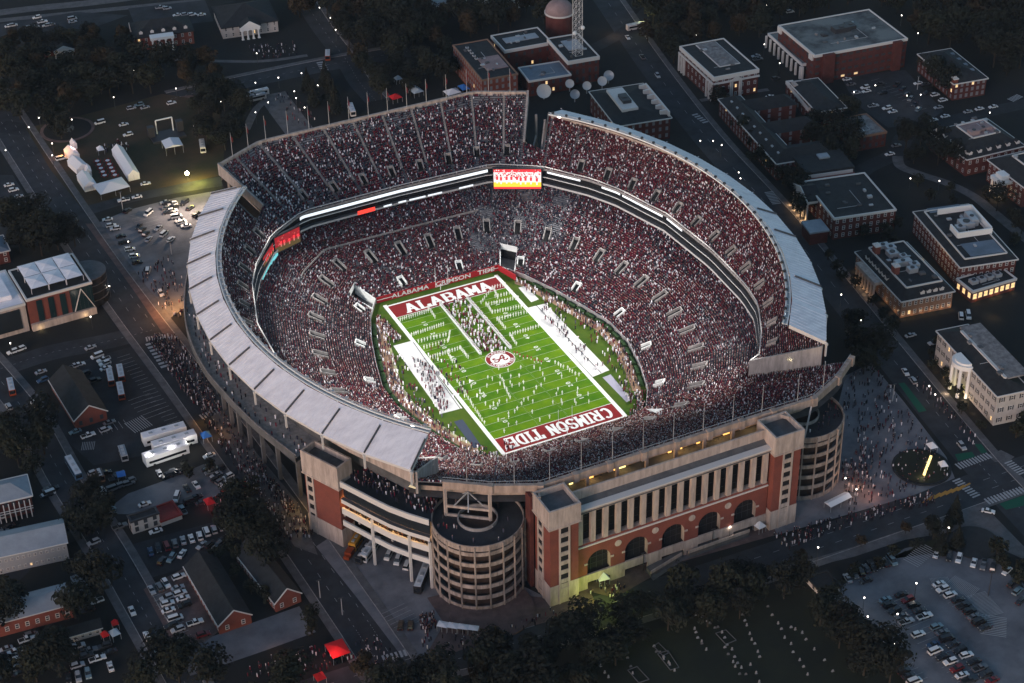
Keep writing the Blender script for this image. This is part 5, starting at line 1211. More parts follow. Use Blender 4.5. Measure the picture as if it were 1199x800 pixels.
portico(t, W*.55, W*1.0, 0, h*.9, 5, 'l', 3, 5, 'white_trim')
for k in range(4): uplight(t, -6.5, W*(.55+.14*k), 130)
t, L, W, h = bld('colonnaded_hall', 'long brick hall with uplit columns, chimneys and rooftop machines facing the right street', (1056, 353), (1123, 348), (1003, 296), base=(1057, 373), roof='mansard', floors=2, nx=9, ny=12, win='w', rise=3.5, wall='brick_tan', back=3.5)
dormers(t, 'f', L, h, 4, .35, .85, off=.6); dormers(t, 'l', W, h, 7, .35, .85, off=.6)
chimney(t, 4.5, W*.38, h+2); chimney(t, 4.5, W*.8, h+2)
units(t, [(L*.5, W*.35, h+3.5, 4, 3, 2), (L*.6, W*.42, h+3.5, 4, 3, 2), (L*.45, W*.5, h+3.5, 7, 3, 2.2), (L*.55, W*.6, h+3.5, 3, 3, 2), (L*.42, W*.7, h+3.5, 4, 4, 2), (L*.48, W*.8, h+3.5, 4, 3, 2), (L*.4, W*.88, h+3.5, 5, 3, 1.5)], 'grey_metal')
portico(t, W*.42, W*.80, 0, h*.95, 7, 'l', 0, 4, 'precast')
for u in (.05, .22, .42, .6, .8, .97): uplight(t, L*u, -1.2, 34)
for v in (.1, .3, .42, .52, .62, .72, .82, .95): uplight(t, -5.2 if .4 < v < .85 else -1.2, W*v, 34)
t, L, W, h = bld('lecture_hall', 'large brick building with white walled roof plant enclosure and a lit ground floor annex', (1125, 313), (1188, 301), (1071, 249), base=(1126, 338), roof='mansard', floors=3, nx=9, ny=16, win='w', rise=1.5, back=3)
g = MB(); 
for a, b in (((.30, .42), (.30, .58)), ((.30, .58+.28), (.92, .86)), ((.92, .86), (.92, .44)), ((.3, .42), (.92, .42))): g.bar((L*a[0], W*a[1], h+2.6), (L*b[0], W*b[1], h+2.6), .7, 3, 'white_paint')
g.build('plant_screen', None, t); units(t, [(L*.6, W*.6, h+1.5, 6, 5, 2.5), (L*.75, W*.66, h+1.5, 3, 8, 3), (L*.45, W*.55, h+1.5, 4, 3, 2)])
MB().box((L*.55, W*.2, h+1.55), (L*.6, W*.22, .2)).build('roof_panel', 'roof_blue', t); MB().box((L*.5, W*.94, h+1.55), (L*.6, W*.08, .2)).build('roof_panel', 'roof_blue', t)
t2, L2, W2, h2 = bld('glass_annex', 'low annex with white parapet and four roof units lit from inside, before the lecture hall', (1139, 342), (1190, 327), (1124, 326), base=(1139, 355), roof='flat', floors=1, nx=8, ny=3, win='lit', ww=2, wh=2.6, tr=.6)
units(t2, [(L2*(.2+.18*k), W2*.5, h2, 3, 3, 1.6) for k in range(4)]); 
for u in (.1, .45, .6, .9): uplight(t2, L2*u, -1, 35)
t, L, W, h = bld('white_mansion', 'white three storey mansion with black shutters and round portico at the right edge', (1168.2, 463.8), (1205, 457), (1098.4, 388.4), base=(1166.5, 499), roof='mansard', floors=3, nx=3, ny=12, win='s', wall='cream_wall', rise=2.5, back=6, ww=1.2, wh=2.0)
t['label'] = 'white three storey mansion with black shutters and round portico at the right edge'
MB().prism([(L*.55, W*.12), (L*1.25, W*.12), (L*1.25, W*.92), (L*.55, W*.92)], h+2.3, h+2.9).build('roof_terrace', 'roof_gravel', t)
c0 = (0, W*.52); g = MB(); A_ = [(c0[0]+5.2*math.cos(a), c0[1]+5.2*math.sin(a)) for a in np.linspace(math.pi/2, 1.5*math.pi, 14)]; g.prism(A_, h-1, h+.8, 'white_paint', bottom=True); g.prism([(c0[0]+4.2*(x-c0[0])/5.2, c0[1]+4.2*(y-c0[1])/5.2) for x, y in A_], h+.8, h+1.6, 'white_paint'); g.build('portico', None, t)
for a in (100, 140, 220, 260): c = (c0[0]+4.6*math.cos(R(a)), c0[1]+4.6*math.sin(R(a))); g = MB(); g.cyl((c[0], c[1], 0), .7, h-1, 12, 'white_paint', .6); g.build('column', None, t)
for a in (110, 180, 250): uplight(t, c0[0]+6.5*math.cos(R(a)), c0[1]+6.5*math.sin(R(a)), 130, (1, .72, .45))
uplight(t, -1.5, c0[1], 120, (1, .9, .3))
for v in (.08, .2, .32, .72, .84, .95): uplight(t, -3, W*v, 22)
# ---- top centre
t, L, W, h = bld('brick_wing', 'long brick wing with rows of pale windows behind the far upper deck', (564.4, 94.6), (607.6, 88.8), (530.5, 53.7), base=(566, 124), roof='flat', rm='roof_dark', floors=4, nx=6, ny=16, win='p', wall='brick', tr=.4, trim='brick_tan')
MB().box((L*.62, W*.38, h+.1), (L*.6, W*.34, .4)).build('roof_panel', 'roof_pink', t); units(t, [(L*.3, W*(.55+.08*k), h, 1.5, 1.5, .7) for k in range(5)])
t, L, W, h = bld('assembly_hall', 'dark roofed brick hall with pale double cornice, behind the gap in the stadium', (665, 73), (704.6, 70), (641, 46), base=(667, 101), roof='flat', floors=3, nx=5, ny=4, win='d', wall='brick_dim', tr=1.4, wh=2.6)
MB().box((L*.55, W*.6, h+.1), (L*.5, W*.4, .5)).build('roof_panel', 'roof_metal', t)
t, L, W, h = bld('north_wing', 'narrow dark roofed wing running left from the domed hall', (591, 60), (646, 50), (578, 42), base=(592, 84), roof='flat', floors=2, nx=6, ny=2, win='d', wall='brick_dim', tr=1.2)
MB().box((L*.5, W*.55, h+.1), (L*.7, W*.3, .4)).build('roof_panel', 'roof_metal', t)
bld('blue_roof_block', 'low block with a flat blue grey roof in front of the domed hall', (619.3, 96), (668.4, 88), (607.6, 80), base=(620, 113), roof='flat', rm='roof_blue', floors=2, nx=6, ny=2, win='d', wall='brick_dim', tr=.4)
t = thing('dome', 'round brick drum with a pinkish grey dome at the top centre', 'dome', tuple(G(655, 44, 0)))
MB().cyl((0, 0, 0), 7.2, 14, 28).build('wall', 'brick_dim', t); g = MB(); g.cyl((0, 0, 14), 7.8, .8, 28, 'white_trim'); g.build('cornice', None, t)
g = MB(); prev = None
for i in range(8): a = R(90*i/7); rr, zc = 7.4*math.cos(a), 14.8+6.5*math.sin(a); cur = [(rr*math.cos(2*math.pi*k/28), rr*math.sin(2*math.pi*k/28), zc) for k in range(28)]; (g.strip(prev, cur, None, True) if prev else None); prev = cur
g.build('roof', 'roof_pink', t)
t, L, W, h = bld('office_block', 'dark roofed office block behind the bluish stadium roof, with a white skylight panel', (722, 148), (785, 138), (687, 108.6), base=(722, 172), roof='hip', floors=3, nx=8, ny=8, win='p', rise=2.5)
MB().box((L*.38, W*.55, h+1.6), (L*.3, W*.6, 1.4)).build('roof_panel', 'white_trim', t); units(t, [(L*.40, W*.5, h+3, 4, 8, 1.6)], 'dark_metal')
for k in range(6): MB().box((L*.93, W*(.1+.15*k), h), (4, 1.0, 2.6)).build('dormer', 'white_trim', t)
MB().box((L*.99, W*.45, h), (.8, W*.85, 2.8)).build('roof_screen', 'white_trim', t)
bld('steel_roof_building', 'building with a pale blue metal roof at the top edge above the stadium', (500, 9), (546, 3), (488, -6), base=(500, 17), roof='hip', rm='roof_metal', floors=1, nx=4, ny=1, rise=1.5)
t, L, W, h = bld('columned_hall', 'pale hall with tall white columns cut by the top edge', (572, 0), (618, -8), (556, -20), base=(573, 14), roof='flat', floors=2, nx=8, ny=2, wall='cream_wall')
for k in range(9): MB().box((L*k/8, -1, 0), (1, 1, h)).build('column', 'white_paint', t)
# lattice mast
t = thing('radio_mast', 'tall white lattice radio mast with two small dishes, rising past the top edge', 'mast', tuple(G(676, 92, 0)))
def mast(w0, w1, H, n, base=0):
    for i, (sx, sy) in enumerate(((-1, -1), (1, -1), (1, 1), (-1, 1))): MB().bar((sx*w0, sy*w0, base), (sx*w1, sy*w1, H), .18).build('leg', 'white_trim', t)
    g = MB(); C4 = ((-1, -1), (1, -1), (1, 1), (-1, 1))
    for k in range(n):
        z0, z1 = base+(H-base)*k/n, base+(H-base)*(k+1)/n; a0, a1 = w0+(w1-w0)*k/n, w0+(w1-w0)*(k+1)/n
        for i in range(4):
            p, q = C4[i], C4[(i+1) % 4]; g.bar((p[0]*a0, p[1]*a0, z0), (q[0]*a1, q[1]*a1, z1), .09); g.bar((q[0]*a0, q[1]*a0, z0), (p[0]*a1, p[1]*a1, z1), .09); g.bar((p[0]*a1, p[1]*a1, z1), (q[0]*a1, q[1]*a1, z1), .09)
    g.build('bracing', 'white_trim', t)
mast(2.0, 1.6, 66, 20)
for s, z in ((-1, 26), (1, 28)): g = MB(); g.ball((s*2.2-.5, -2.2, z), 1.1, 12, 6); g.build('dish', 'white_paint', t)
DI_ = [(636.8, 113, 3.6, 'largest white satellite dish in the gap beside the far deck'), (667, 104, 2.2, 'small white dish left of the dark office block'), (687, 106.5, 2.2, 'small white dish at the corner of the office block'), (705, 101, 2.4, 'white ring shaped dish above the office block'), (712.5, 94.5, 2.6, 'grey dish highest and furthest right of the dish group'), (673, 116.5, 2.4, 'grey dish lying lowest beside the office block')]
for x, y, r_, lab in DI_:
    p = G(x, y+3, 0); t = thing('satellite_dish', lab, 'satellite dish', (p.x, p.y, 0), 0, 'satellite dishes behind the stadium gap'); MB().cyl((0, 0, 0), .3, 3.4, 8).build('mount', 'grey_metal', t)
    g = MB(); prev = None; c = Vector((0, 0, 4.0)); ax = Vector((-.30, -.72, .62)).normalized(); ex = ax.cross(Vector((0, 0, 1))).normalized(); ey = ex.cross(ax)
    for i in range(6):
        rr = r_*i/5; dd = (i/5)**2*r_*.35; cur = [tuple(c+ex*rr*math.cos(a)+ey*rr*math.sin(a)+ax*dd) for a in np.linspace(0, 2*math.pi, 20, endpoint=False)]
        if prev: g.strip(prev, cur, None, True)
        prev = cur
    g.build('reflector', 'white_trim' if 'white' in lab else 'grey_metal', t)
    g = MB(); g.bar(tuple(c), tuple(c+ax*r_*.8), .15); g.build('feed_horn', 'grey_metal', t)
# ---- top left
t, L, W, h = bld('fraternity_house', 'dark roofed red brick house with four tall white columns at the top left', (158, 45), (226, 36), (150, 28), base=(159, 60), trim='roof_dark', roof='hip', floors=2, nx=8, ny=3, win='w', rise=5, wall='brick')
portico(t, L*.28, L*.62, 0, h*1.05, 4, 'f', 0, 5); dormers(t, 'f', L, h, 5, .02, .98, off=1.5); MB().box((L*.35, W+6, 0), (L*.75, 1, 5)).build('rear_wall', 'white_trim', t)
t, L, W, h = bld('temple_front_house', 'dark roofed house with a white pedimented porch near the top of the picture', (260, 33), (325, 24), (252, 8), base=(261, 46), trim='roof_dark', roof='hip', floors=2, nx=8, ny=3, win='w', rise=6, wall='cream_wall')
portico(t, L*.33, L*.62, 0, h*.95, 4, 'f', 3.5, 5)
t, L, W, h = bld('small_porch_house', 'small dark house with a white pedimented porch among the top left trees', (50, 60), (92, 54), (40, 46), base=(50, 68), trim='roof_dark', roof='hip', floors=1, nx=3, ny=2, win='w', rise=4)
portico(t, L*.35, L*.8, 0, h*.9, 4, 'f', 2.4, 3.5)
# ---- left edge
t, L, W, h = bld('athletic_building', 'modern orange brick and glass building with a white tented roof terrace, at the left edge', (31, 352), (107, 331), (10, 318), base=(33, 388), roof='flat', floors=1, nx=0, ny=0, wall='brick', tr=.6)
mat('glass_teal', (.012, .03, .035), rough=.2, spec=.6)
for a, b in ((.13, .22), (.31, .40), (.49, .58)): g = MB(); g.box((L*(a+b)/2, -.12, 3.2), (L*(b-a), .3, h*.68), 'glass_teal'); g.build('tall_window', None, t)
g = MB(); g.box((L*.82, -.2, 3.2), (L*.35, .5, h*.72), 'glass_teal')
g.bar((L*.68, -.6, 3.4), (L*.82, -.6, h*.92), .3, .3, 'white_trim'); g.bar((L*.82, -.6, h*.92), (L*.985, -.6, 3.4), .3, .3, 'white_trim')
for k in range(6): g.bar((L*(.66+.06*k), -.5, 3.3), (L*(.66+.06*k), -.5, h*.9), .08, .08, 'dark_metal')
g.build('glass_bay', None, t)
MB().box((L*.5, -.6, 0), (L, 1.4, 3.1)).build('base_wall', 'precast', t)
g = MB(); n = 3
for i in range(3):
    for j in range(2):
        x0, y0 = L*(.12+i*.27), W*(.12+j*.40); x1, y1 = x0+L*.26, y0+W*.39; z = h+2.6; c = ((x0+x1)/2, (y0+y1)/2, z+.75)
        P = [(x0, y0, z), (x1, y0, z), (x1, y1, z), (x0, y1, z)]
        for k in range(4): g.poly([P[k], P[(k+1) % 4], c]); g.bar((P[k][0], P[k][1], h), P[k], .15)
g.build('tensile_canopy', 'roof_white', t)
g = MB(); g.cyl((L+1, W*.45, 0), 8, h-1, 24, 'glass_dark'); [g.cyl((L+1, W*.45, zc), 8.3, .35, 24, 'concrete_dark') for zc in (3, 6.5, 10, h-1.2)]; g.build('rounded_corner', None, t)
t2, L2, W2, h2 = bld('stone_annex', 'pale stone block with stepped white roof joined to the orange glass building', (-40, 375), (29, 356), (-60, 335), base=(30, 390) if False else (-40, 408), roof='flat', rm='roof_white', floors=1, nx=0, ny=0, wall='precast', tr=.6)
MB().box((L2*.62, -.1, 2), (L2*.55, .4, h2*.72)).build('glass_wall', 'glass_dark', t2); MB().box((L2*.5, W2*.5, h2+.2), (L2*.7, W2*.6, 2)).build('raised_roof', 'roof_white', t2)
bpy.context.view_layer.update()
for tt, u, v, p_ in ((t, L*.82, -2.5, 60), (t, L*.12, -2.5, 60)): uplight(tt, u, v, p_, (1, .75, .4))
bld('brick_church', 'dark gabled brick building with a white gable verge beside the dark car park', (87.5, 492.6), (124.7, 482), (58.6, 445.6), base=(88.5, 503), roof='gabley', floors=1, nx=3, ny=10, win='d', rise=5, wall='brick')
bld('metal_shed', 'two storey shed with a pale metal roof at the left edge beside a big tree', (-60, 665), (77.5, 635), (-75, 640), base=(-60, 690), h=7.5, roof='gablex', rm='roof_metal', wall='grey_metal', floors=2, nx=20, ny=2, win='w', rise=3.2, ww=1.0, wh=1.1)
bld('metal_roof_warehouse', 'long brick warehouse with a pale metal roof at the lower left edge', (-60, 745), (83, 707), (-70, 722), base=(-60, 765), h=6, roof='gablex', rm='roof_metal', wall='brick', floors=1, nx=12, ny=2, win='w', rise=2.6)
t, L, W, h = bld('galleried_house', 'grey roofed building with a white two storey gallery at the left edge', (-50, 600), (36, 580), (-60, 578), base=(-50, 622), h=7.5, roof='hip', rm='roof_metal', wall='brick_dim', floors=2, nx=10, ny=2, win='d', rise=3)
for k in range(14): MB().box((L*(k+.5)/14, -2.2, 0), (.35, .35, h)).build('post', 'white_trim', t)
for z in (3.6, 4.6): MB().bar((0, -2.2, z), (L, -2.2, z), .2).build('gallery_rail', 'white_trim', t)
t, L, W, h = bld('workshop', 'small white walled workshop with dark roof, joined to the red roofed shed', (153.5, 612), (186, 601.5), (148, 605), base=(155, 626), roof='flat', wall='cream_wall', floors=2, nx=3, ny=1, win='d', tr=.2, trim='dark_metal')
bld('red_roof_shed', 'low white shed with a dark red roof, right of the white workshop', (188.5, 611.5), (213, 602.5), (183, 594), base=(188.5, 617), roof='flat', rm='roof_red', wall='cream_wall', floors=1, nx=0, ny=0, tr=.2, trim='roof_red')
bld('brick_barracks', 'long gabled red brick building, left one of the pair beside the lower left car park', (256, 733), (292, 717), (216, 664), base=(258, 743), roof='gabley', floors=1, nx=2, ny=12, win='w', rise=4.5, wall='brick', ov=.4)
bld('brick_barracks', 'long gabled red brick building with a pale left verge, right one of the pair', (322, 707), (353, 696), (276, 648), base=(322, 717), roof='gabley', floors=1, nx=2, ny=12, win='w', rise=4.5, wall='brick', ov=.4)
bld('cottage', 'small pale gabled cottage beside the red canopies at the lower left', (83, 745), (118, 735), (80, 736), base=(83, 753), roof='gablex', floors=1, nx=4, ny=2, win='w', rise=2.5, wall='cream_wall')
bld('lot_booth', 'low booth with flat dark roof at the corner of the big car park', (961, 694), (984, 686), (946, 676), base=(961.5, 700), roof='flat', floors=1, nx=2, ny=1, wall='cream_wall', win='d', tr=.15, trim='roof_dark')
bld('shingled_house', 'small house with a pale roof half hidden in the upper right trees', (1100, 25), (1114, 22), (1094, 15), base=(1100, 32), h=5, roof='hip', rm='roof_metal', floors=1, nx=2, ny=2, rise=2)
bld('blue_roof_house', 'building with a pale blue roof at the left edge above the orange glass building', (-20, 300), (10, 293), (-30, 284), base=(-20, 312), h=6, roof='hip', rm='roof_blue', floors=2, nx=3, ny=2, rise=2)
g = MB(); c = G(1079, 548); g.cyl((c.x, c.y, .02), 10.5, .6, 32, 'roof_dark'); g.cyl((c.x, c.y, .62), 9.6, .3, 32, 'lawn'); t = tag(g.build('round_planter'), 'round dark planter with a lit diagonal sign at the street corner plaza', 'planter')
g = MB(); a, b = G(1082, 556, 1.2), G(1090, 535, 1.2); g.bar(a, b, .8, 1.2); g.build('lit_sign', 'lit_yellow', t)
# ================================================================== VEHICLES
CARC = {'white': (.70, .70, .70), 'silver': (.36, .37, .39), 'grey': (.13, .135, .145), 'black': (.015, .015, .018), 'red': (.16, .012, .015), 'blue': (.03, .07, .14), 'pale blue': (.16, .24, .28), 'dark': (.03, .032, .038)}
for c, v in CARC.items(): mat('car_'+c, v, rough=.35, spec=.5)
mat('tyre', (.015, .015, .015)); mat('car_glass', (.012, .015, .02), rough=.12, spec=.6); mat('car_glass_dim', (.05, .06, .07), rough=.2, spec=.6)
mat('head_lamp', (.6, .6, .58), rough=.3); mat('tail_lamp', (.3, .02, .02), rough=.4)
PROF = {   # side outline (x, z) of the body, then of the glasshouse; half width
 'sedan': ([(-2.3, .3), (-2.35, .75), (-1.6, .92), (1.0, .92), (2.2, .72), (2.3, .3)], [(-1.55, .92), (-.95, 1.40), (.25, 1.42), (1.0, .92)], .90),
 'suv': ([(-2.3, .35), (-2.35, 1.05), (1.0, 1.05), (2.2, .88), (2.3, .35)], [(-2.2, 1.05), (-1.9, 1.70), (.3, 1.72), (1.0, 1.05)], .96),
 'pickup': ([(-2.8, .45), (-2.8, 1.05), (.9, 1.05), (2.6, .95), (2.7, .4)], [(-.7, 1.05), (-.55, 1.72), (.5, 1.75), (1.1, 1.05)], .98),
 'van': ([(-2.6, .35), (-2.6, 1.15), (1.7, 1.15), (2.4, .95), (2.5, .35)], [(-2.55, 1.15), (-2.45, 2.0), (1.0, 2.05), (1.7, 1.15)], 1.0),
}
CARP = {}
def car_proto(kind, col):
    key = (kind, col)
    if key in CARP: return CARP[key]
    body, top, w = PROF[kind]
    def ext(g, pr, w0, w1, m, cap=True):
        zlo, zhi = min(p[1] for p in pr), max(p[1] for p in pr)
        ww = [w0+(w1-w0)*(p[1]-zlo)/(zhi-zlo) for p in pr]
        A = [(p[0], -k, p[1]) for p, k in zip(pr, ww)]; B_ = [(p[0], k, p[1]) for p, k in zip(pr, ww)]
        g.poly(A[::-1], m); g.poly(B_, m); g.strip(A, B_, m, True)
    g = MB(); ext(g, body, w*.97, w*.93, None)
    if kind == 'pickup': g.prism([(-2.65, -.8), (-.85, -.8), (-.85, .8), (-2.65, .8)], 1.052, 1.056, 'tyre')
    bm = g; b = bm.build('body', 'car_'+col) if not bm.m else None
    if b is None:
        bm.m = [M['car_'+col] if x is None else x for x in bm.m]; b = bm.build('body')
        b.data.materials.clear(); b.data.materials.append(M['car_'+col]); b.data.materials.append(M['tyre'])
        b.data.polygons.foreach_set('material_index', [1 if f.center.z > 1.0515 and f.center.x < -.85 and abs(f.center.y) < .85 and kind == 'pickup' and f.normal.z > .9 and f.area < 3 and f.center.z > 1.054 else 0 for f in b.data.polygons])
    g = MB(); ext(g, top, w*.88, w*.74, None); gl = g.build('cabin_glass', 'car_glass')
    zt = max(p[1] for p in top); xs = sorted(p[0] for p in top if p[1] > zt-.1); g = MB(); g.prism([(xs[0]+.05, -w*.70), (xs[-1]-.1, -w*.70), (xs[-1]-.1, w*.70), (xs[0]+.05, w*.70)], zt-.03, zt+.05, None, bottom=True); rf = g.build('cabin_roof', 'car_'+col)
    g = MB(); n = 10; A = [(.33*math.cos(2*math.pi*k/n), -.11, .33*math.sin(2*math.pi*k/n)) for k in range(n)]; B_ = [(p[0], .11, p[2]) for p in A]; g.poly(A[::-1]); g.poly(B_); g.strip(A, B_, None, True); wh = g.build('wheel', 'tyre')
    x1 = max(p[0] for p in body); x0 = min(p[0] for p in body)
    g = MB(); g.box((0, 0, 0), (.10, .34, .16)); hl = g.build('headlight', 'head_lamp'); g = MB(); g.box((0, 0, 0), (.10, .34, .16)); tl = g.build('taillight', 'tail_lamp')
    t = []
    for me, locs in ((b, [(0, 0, 0)]), (gl, [(0, 0, 0)]), (rf, [(0, 0, 0)]), (wh, [(1.45, w*.9, .33), (1.45, -w*.9, .33), (-1.45, w*.9, .33), (-1.45, -w*.9, .33)]), (hl, [(x1-.06, .6, .62), (x1-.06, -.6, .62)]), (tl, [(x0+.02, .62, .68), (x0+.02, -.62, .68)])):
        for l in locs: t.append((me.name.split('.')[0], me.data, l))
    for o in (b, gl, rf, wh, hl, tl): bpy.data.objects.remove(o)
    CARP[key] = t; return t
NAMES = {'sedan': 'parked_car', 'suv': 'parked_car', 'pickup': 'pickup_truck', 'van': 'van'}
WORD = {'sedan': 'sedan', 'suv': 'SUV', 'pickup': 'pickup truck', 'van': 'van'}
def car(px, py, rz, kind, col, label, group=None, z=.10):
    p = G(px, py, z); t = thing(NAMES[kind], label, {'pickup': 'pickup truck', 'van': 'van'}.get(kind, 'car'), p, rz, group)
    for nm, me, l in car_proto(kind, col):
        o = bpy.data.objects.new(nm, me); COL.objects.link(o); o.parent = t; o.location = l
    return t
ORD = ['first', 'second', 'third', 'fourth', 'fifth', 'sixth', 'seventh', 'eighth', 'ninth', 'tenth', 'eleventh', 'twelfth', '13th', '14th', '15th', '16th', '17th', '18th', '19th', '20th']
def heading(a, b): p, q = G(*a), G(*b); return math.atan2(q.y-p.y, q.x-p.x)
KC = 'sedan suv suv sedan pickup suv sedan van'.split()
def row(px, cols, hd, where, group, kinds=None, jit=.06):
    """cars at listed pixels; 'where' names the row and the end counted from"""
    for i, ((x, y), c) in enumerate(zip(px, cols)):
        k = (kinds or KC)[i % len(kinds or KC)]; col = {'w': 'white', 's': 'silver', 'g': 'grey', 'k': 'black', 'r': 'red', 'b': 'blue', 'p': 'pale blue', 'd': 'dark'}[c]
        lab = '%s %s, %s %s' % ('dark grey' if col == 'dark' else col, WORD[k], ORD[i], where); car(x, y, hd+random.uniform(-jit, jit)+(math.pi if random.random() < .35 else 0), k, col, lab, group)
def along(a, b, n): return [(a[0]+(b[0]-a[0])*k/(n-1), a[1]+(b[1]-a[1])*k/(n-1)) for k in range(n)]
C4_ = lambda pts, ox, oy, s: [(ox+x/s, oy+y/s) for x, y in pts]
# big lower right car park
h1 = heading((1003, 733), (1020, 727)); GP = 'cars in the big lower right car park'
row(C4_([(300, 405), (318, 430), (340, 455), (365, 480), (390, 508), (412, 532), (440, 557), (470, 582), (492, 608), (517, 636), (545, 664), (570, 692), (600, 720), (630, 748), (655, 772), (682, 798)], 900, 600, 4), 'wgkrgwdwkwdwdkdw', h1, 'from the booth in the big car park left row', GP)
row(C4_([(545, 415), (565, 440), (590, 468), (622, 492), (645, 518), (700, 577), (770, 640-15), (780, 655), (815, 682), (850, 706), (880, 738), (905, 768), (940, 792)], 900, 600, 4), 'pkdgswbwkwrwd', h1, 'from the far end, left line of the double row', GP)
row(C4_([(620, 390), (650, 415), (678, 440), (705, 465), (730, 492), (785, 542), (812, 568), (835, 598), (862, 625), (895, 652), (925, 675), (960, 705), (990, 735), (1015, 765), (1045, 792)], 900, 600, 4), 'krkdwpgkdkwkgdr', h1, 'from the far end, right line of the double row', GP)
row(C4_([(797, 341), (815, 366), (850, 392), (885, 415), (912, 442), (940, 468), (960, 495), (985, 520), (1012, 545)], 900, 600, 4), 'wwwkdkgkd', h1, 'from the far end beside the hatched paint', GP)
h2 = heading((1094, 656), (1098, 642))
row(C4_([(785, 200), (845, 213), (890, 222), (960, 242), (1005, 252), (1050, 264)], 900, 600, 4), 'wkwwgd', h2, 'from the left in the curved top row', GP)
h3 = heading((1170, 678), (1186, 663)); row(C4_([(1115, 280), (1140, 340), (1165, 375), (1180, 420)], 900, 600, 4), 'wdpd', h3, 'from the top at the big car park right edge', GP)
h4 = heading((1040, 650), (1050, 664)); row(C4_([(370, 315), (400, 295), (430, 285), (458, 270), (485, 258), (515, 248), (545, 240), (577, 232)], 900, 600, 4), 'sgkdkdkp', h4, 'from the left under the trees by the booth', GP)
row(C4_([(455, 325)], 900, 600, 4), 'd', h1, 'alone behind the booth in the big car park', GP)
row([(1157, 600)], 'w', heading((1150, 600), (1165, 603)), 'to wait on the paved island by the crossing', None)
# car park at the stadium's far left shoulder
S4 = lambda p: C4_(p, 100, 200, 7.475); hA = heading((120, 259), (132, 257)); GQ = 'cars in the car park left of the pinkish roof'
row(S4([(195, 435), (228, 490), (262, 517), (312, 582), (345, 635), (392, 697), (432, 757)]), 'wwwkkww', hA, 'from the top, outer row left of the stadium roof', GQ)
row(S4([(470, 495), (500, 528), (530, 562), (555, 608)]), 'kkks', heading((171, 270), (176, 264)), 'from the top, dark middle row left of the roof', GQ)
row(S4([(640, 510), (692, 562), (752, 612)]), 'sww', heading((183, 284), (192, 276)), 'from the top, white row left of the roof', GQ, ['sedan', 'van', 'suv'])
row(S4([(700, 285), (730, 295), (765, 300), (715, 335), (765, 330), (765, 358), (725, 372)]), 'skwgkwd', hA, 'in the tight cluster beside the lamp glow', GQ)
row(S4([(800, 412), (832, 445), (848, 462), (882, 490)]), 'wsww', hA, 'from the top in the cluster against the pinkish roof', GQ, ['van', 'sedan', 'suv', 'sedan'])
row(S4([(868, 290), (920, 335), (975, 395)]), 'kdk', heading((214, 242), (222, 236)), 'in the lamp glow beside the stadium roof', GQ, ['van', 'suv', 'van'])
row(S4([(552, 383), (370, 360)]), 'wk', heading((168, 255), (178, 247)), 'of two parked apart before the tents', GQ, ['van', 'suv'])
row(S4([(335, 267), (452, 238), (528, 122)]), 'www', heading((138, 236), (160, 232)), 'from the left on the lane below the tents', 'vehicles along the lane below the tents', ['pickup', 'sedan', 'sedan'])
S6 = lambda p: C4_(p, 0, 283, 6)
row(S6([(915, 62), (945, 108), (965, 155)]), 'wwk', hA, 'from the top in the lower row beside the left road', GQ); row(S6([(1040, 212)]), 'w', heading((172, 326), (174, 311)), 'parked alone near the orange lit gate', GQ, ['van']); row(S6([(1132, 372)]), 'w', heading((193, 352), (183, 338)), 'standing in the orange light by the gate', GQ, ['suv'])
row(C4_([(50, 497), (75, 525), (100, 560), (122, 600), (128, 625), (166, 672)], 0, 110, 4.61), 'wwsspw', heading((5, 219), (17, 216)), 'from the top in the row at the left edge', 'cars parked at the left edge of the picture', ['sedan', 'suv', 'sedan'])
# lots around the shuttle buses
S7 = lambda p: C4_(p, 0, 400, 4.61); GR = 'cars around the dark car park'
hB = heading((108, 421), (122, 416)); row(S7([(525, 85), (560, 105), (567, 125), (572, 150)]), 'wwww', hB, 'from the top in the stack above the shuttle buses', GR, ['van', 'pickup', 'suv', 'sedan'])
row(S7([(490, 38), (110, 48), (70, 62)]), 'sww', hB, 'from the right in the street above the dark car park', GR)
row(S7([(222, 170), (232, 215)]), 'sb', hB, 'of two cars left of the dark gabled building', GR); row(S7([(182, 342), (50, 358), (237, 440), (10, 440)]), 'wsgp', heading((36, 468), (43, 480)), 'from the top moving along the left side street', GR)
row(S7([(407, 492), (478, 513), (572, 482), (592, 443)]), 'pwsg', hB, 'from the left below the dark building brick gable', GR, ['sedan', 'pickup', 'suv'])
row(S7([(1130, 622)]), 'w', hB, 'parked behind the brightly lit long trailers', GR)
S8 = lambda p: C4_(p, 150, 540, 6); GS = 'cars on the gravel lot'
row(S8([(222, 95), (415, 200), (480, 176)]), 'skw', heading((226, 563), (234, 575)), 'from the left out on the open gravel lot', GS, ['sedan'])
row(S8([(620, 105), (625, 135), (655, 150), (680, 165), (730, 172), (700, 120)]), 'skgwsw', heading((255, 570), (270, 562)), 'in the jumble at the gravel lot right corner', GS); row(S8([(342, 265)]), 'w', heading((205, 590), (208, 580)), 'lowest on the gravel lot, by the red roof', GS, ['van']); row(S8([(385, 352)]), 'p', heading((210, 590), (218, 604)), 'right beside the red roofed shed', GS, ['pickup'])
row(S8([(118, 310)]), 'w', heading((160, 594), (178, 588)), 'behind the dark roofed white workshop', GS, ['sedan']); row(S8([(195, 500)]), 'w', heading((172, 626), (190, 620)), 'in front of the white workshop wall', GS, ['sedan'])
GT = 'cars in the row above the gabled brick buildings'
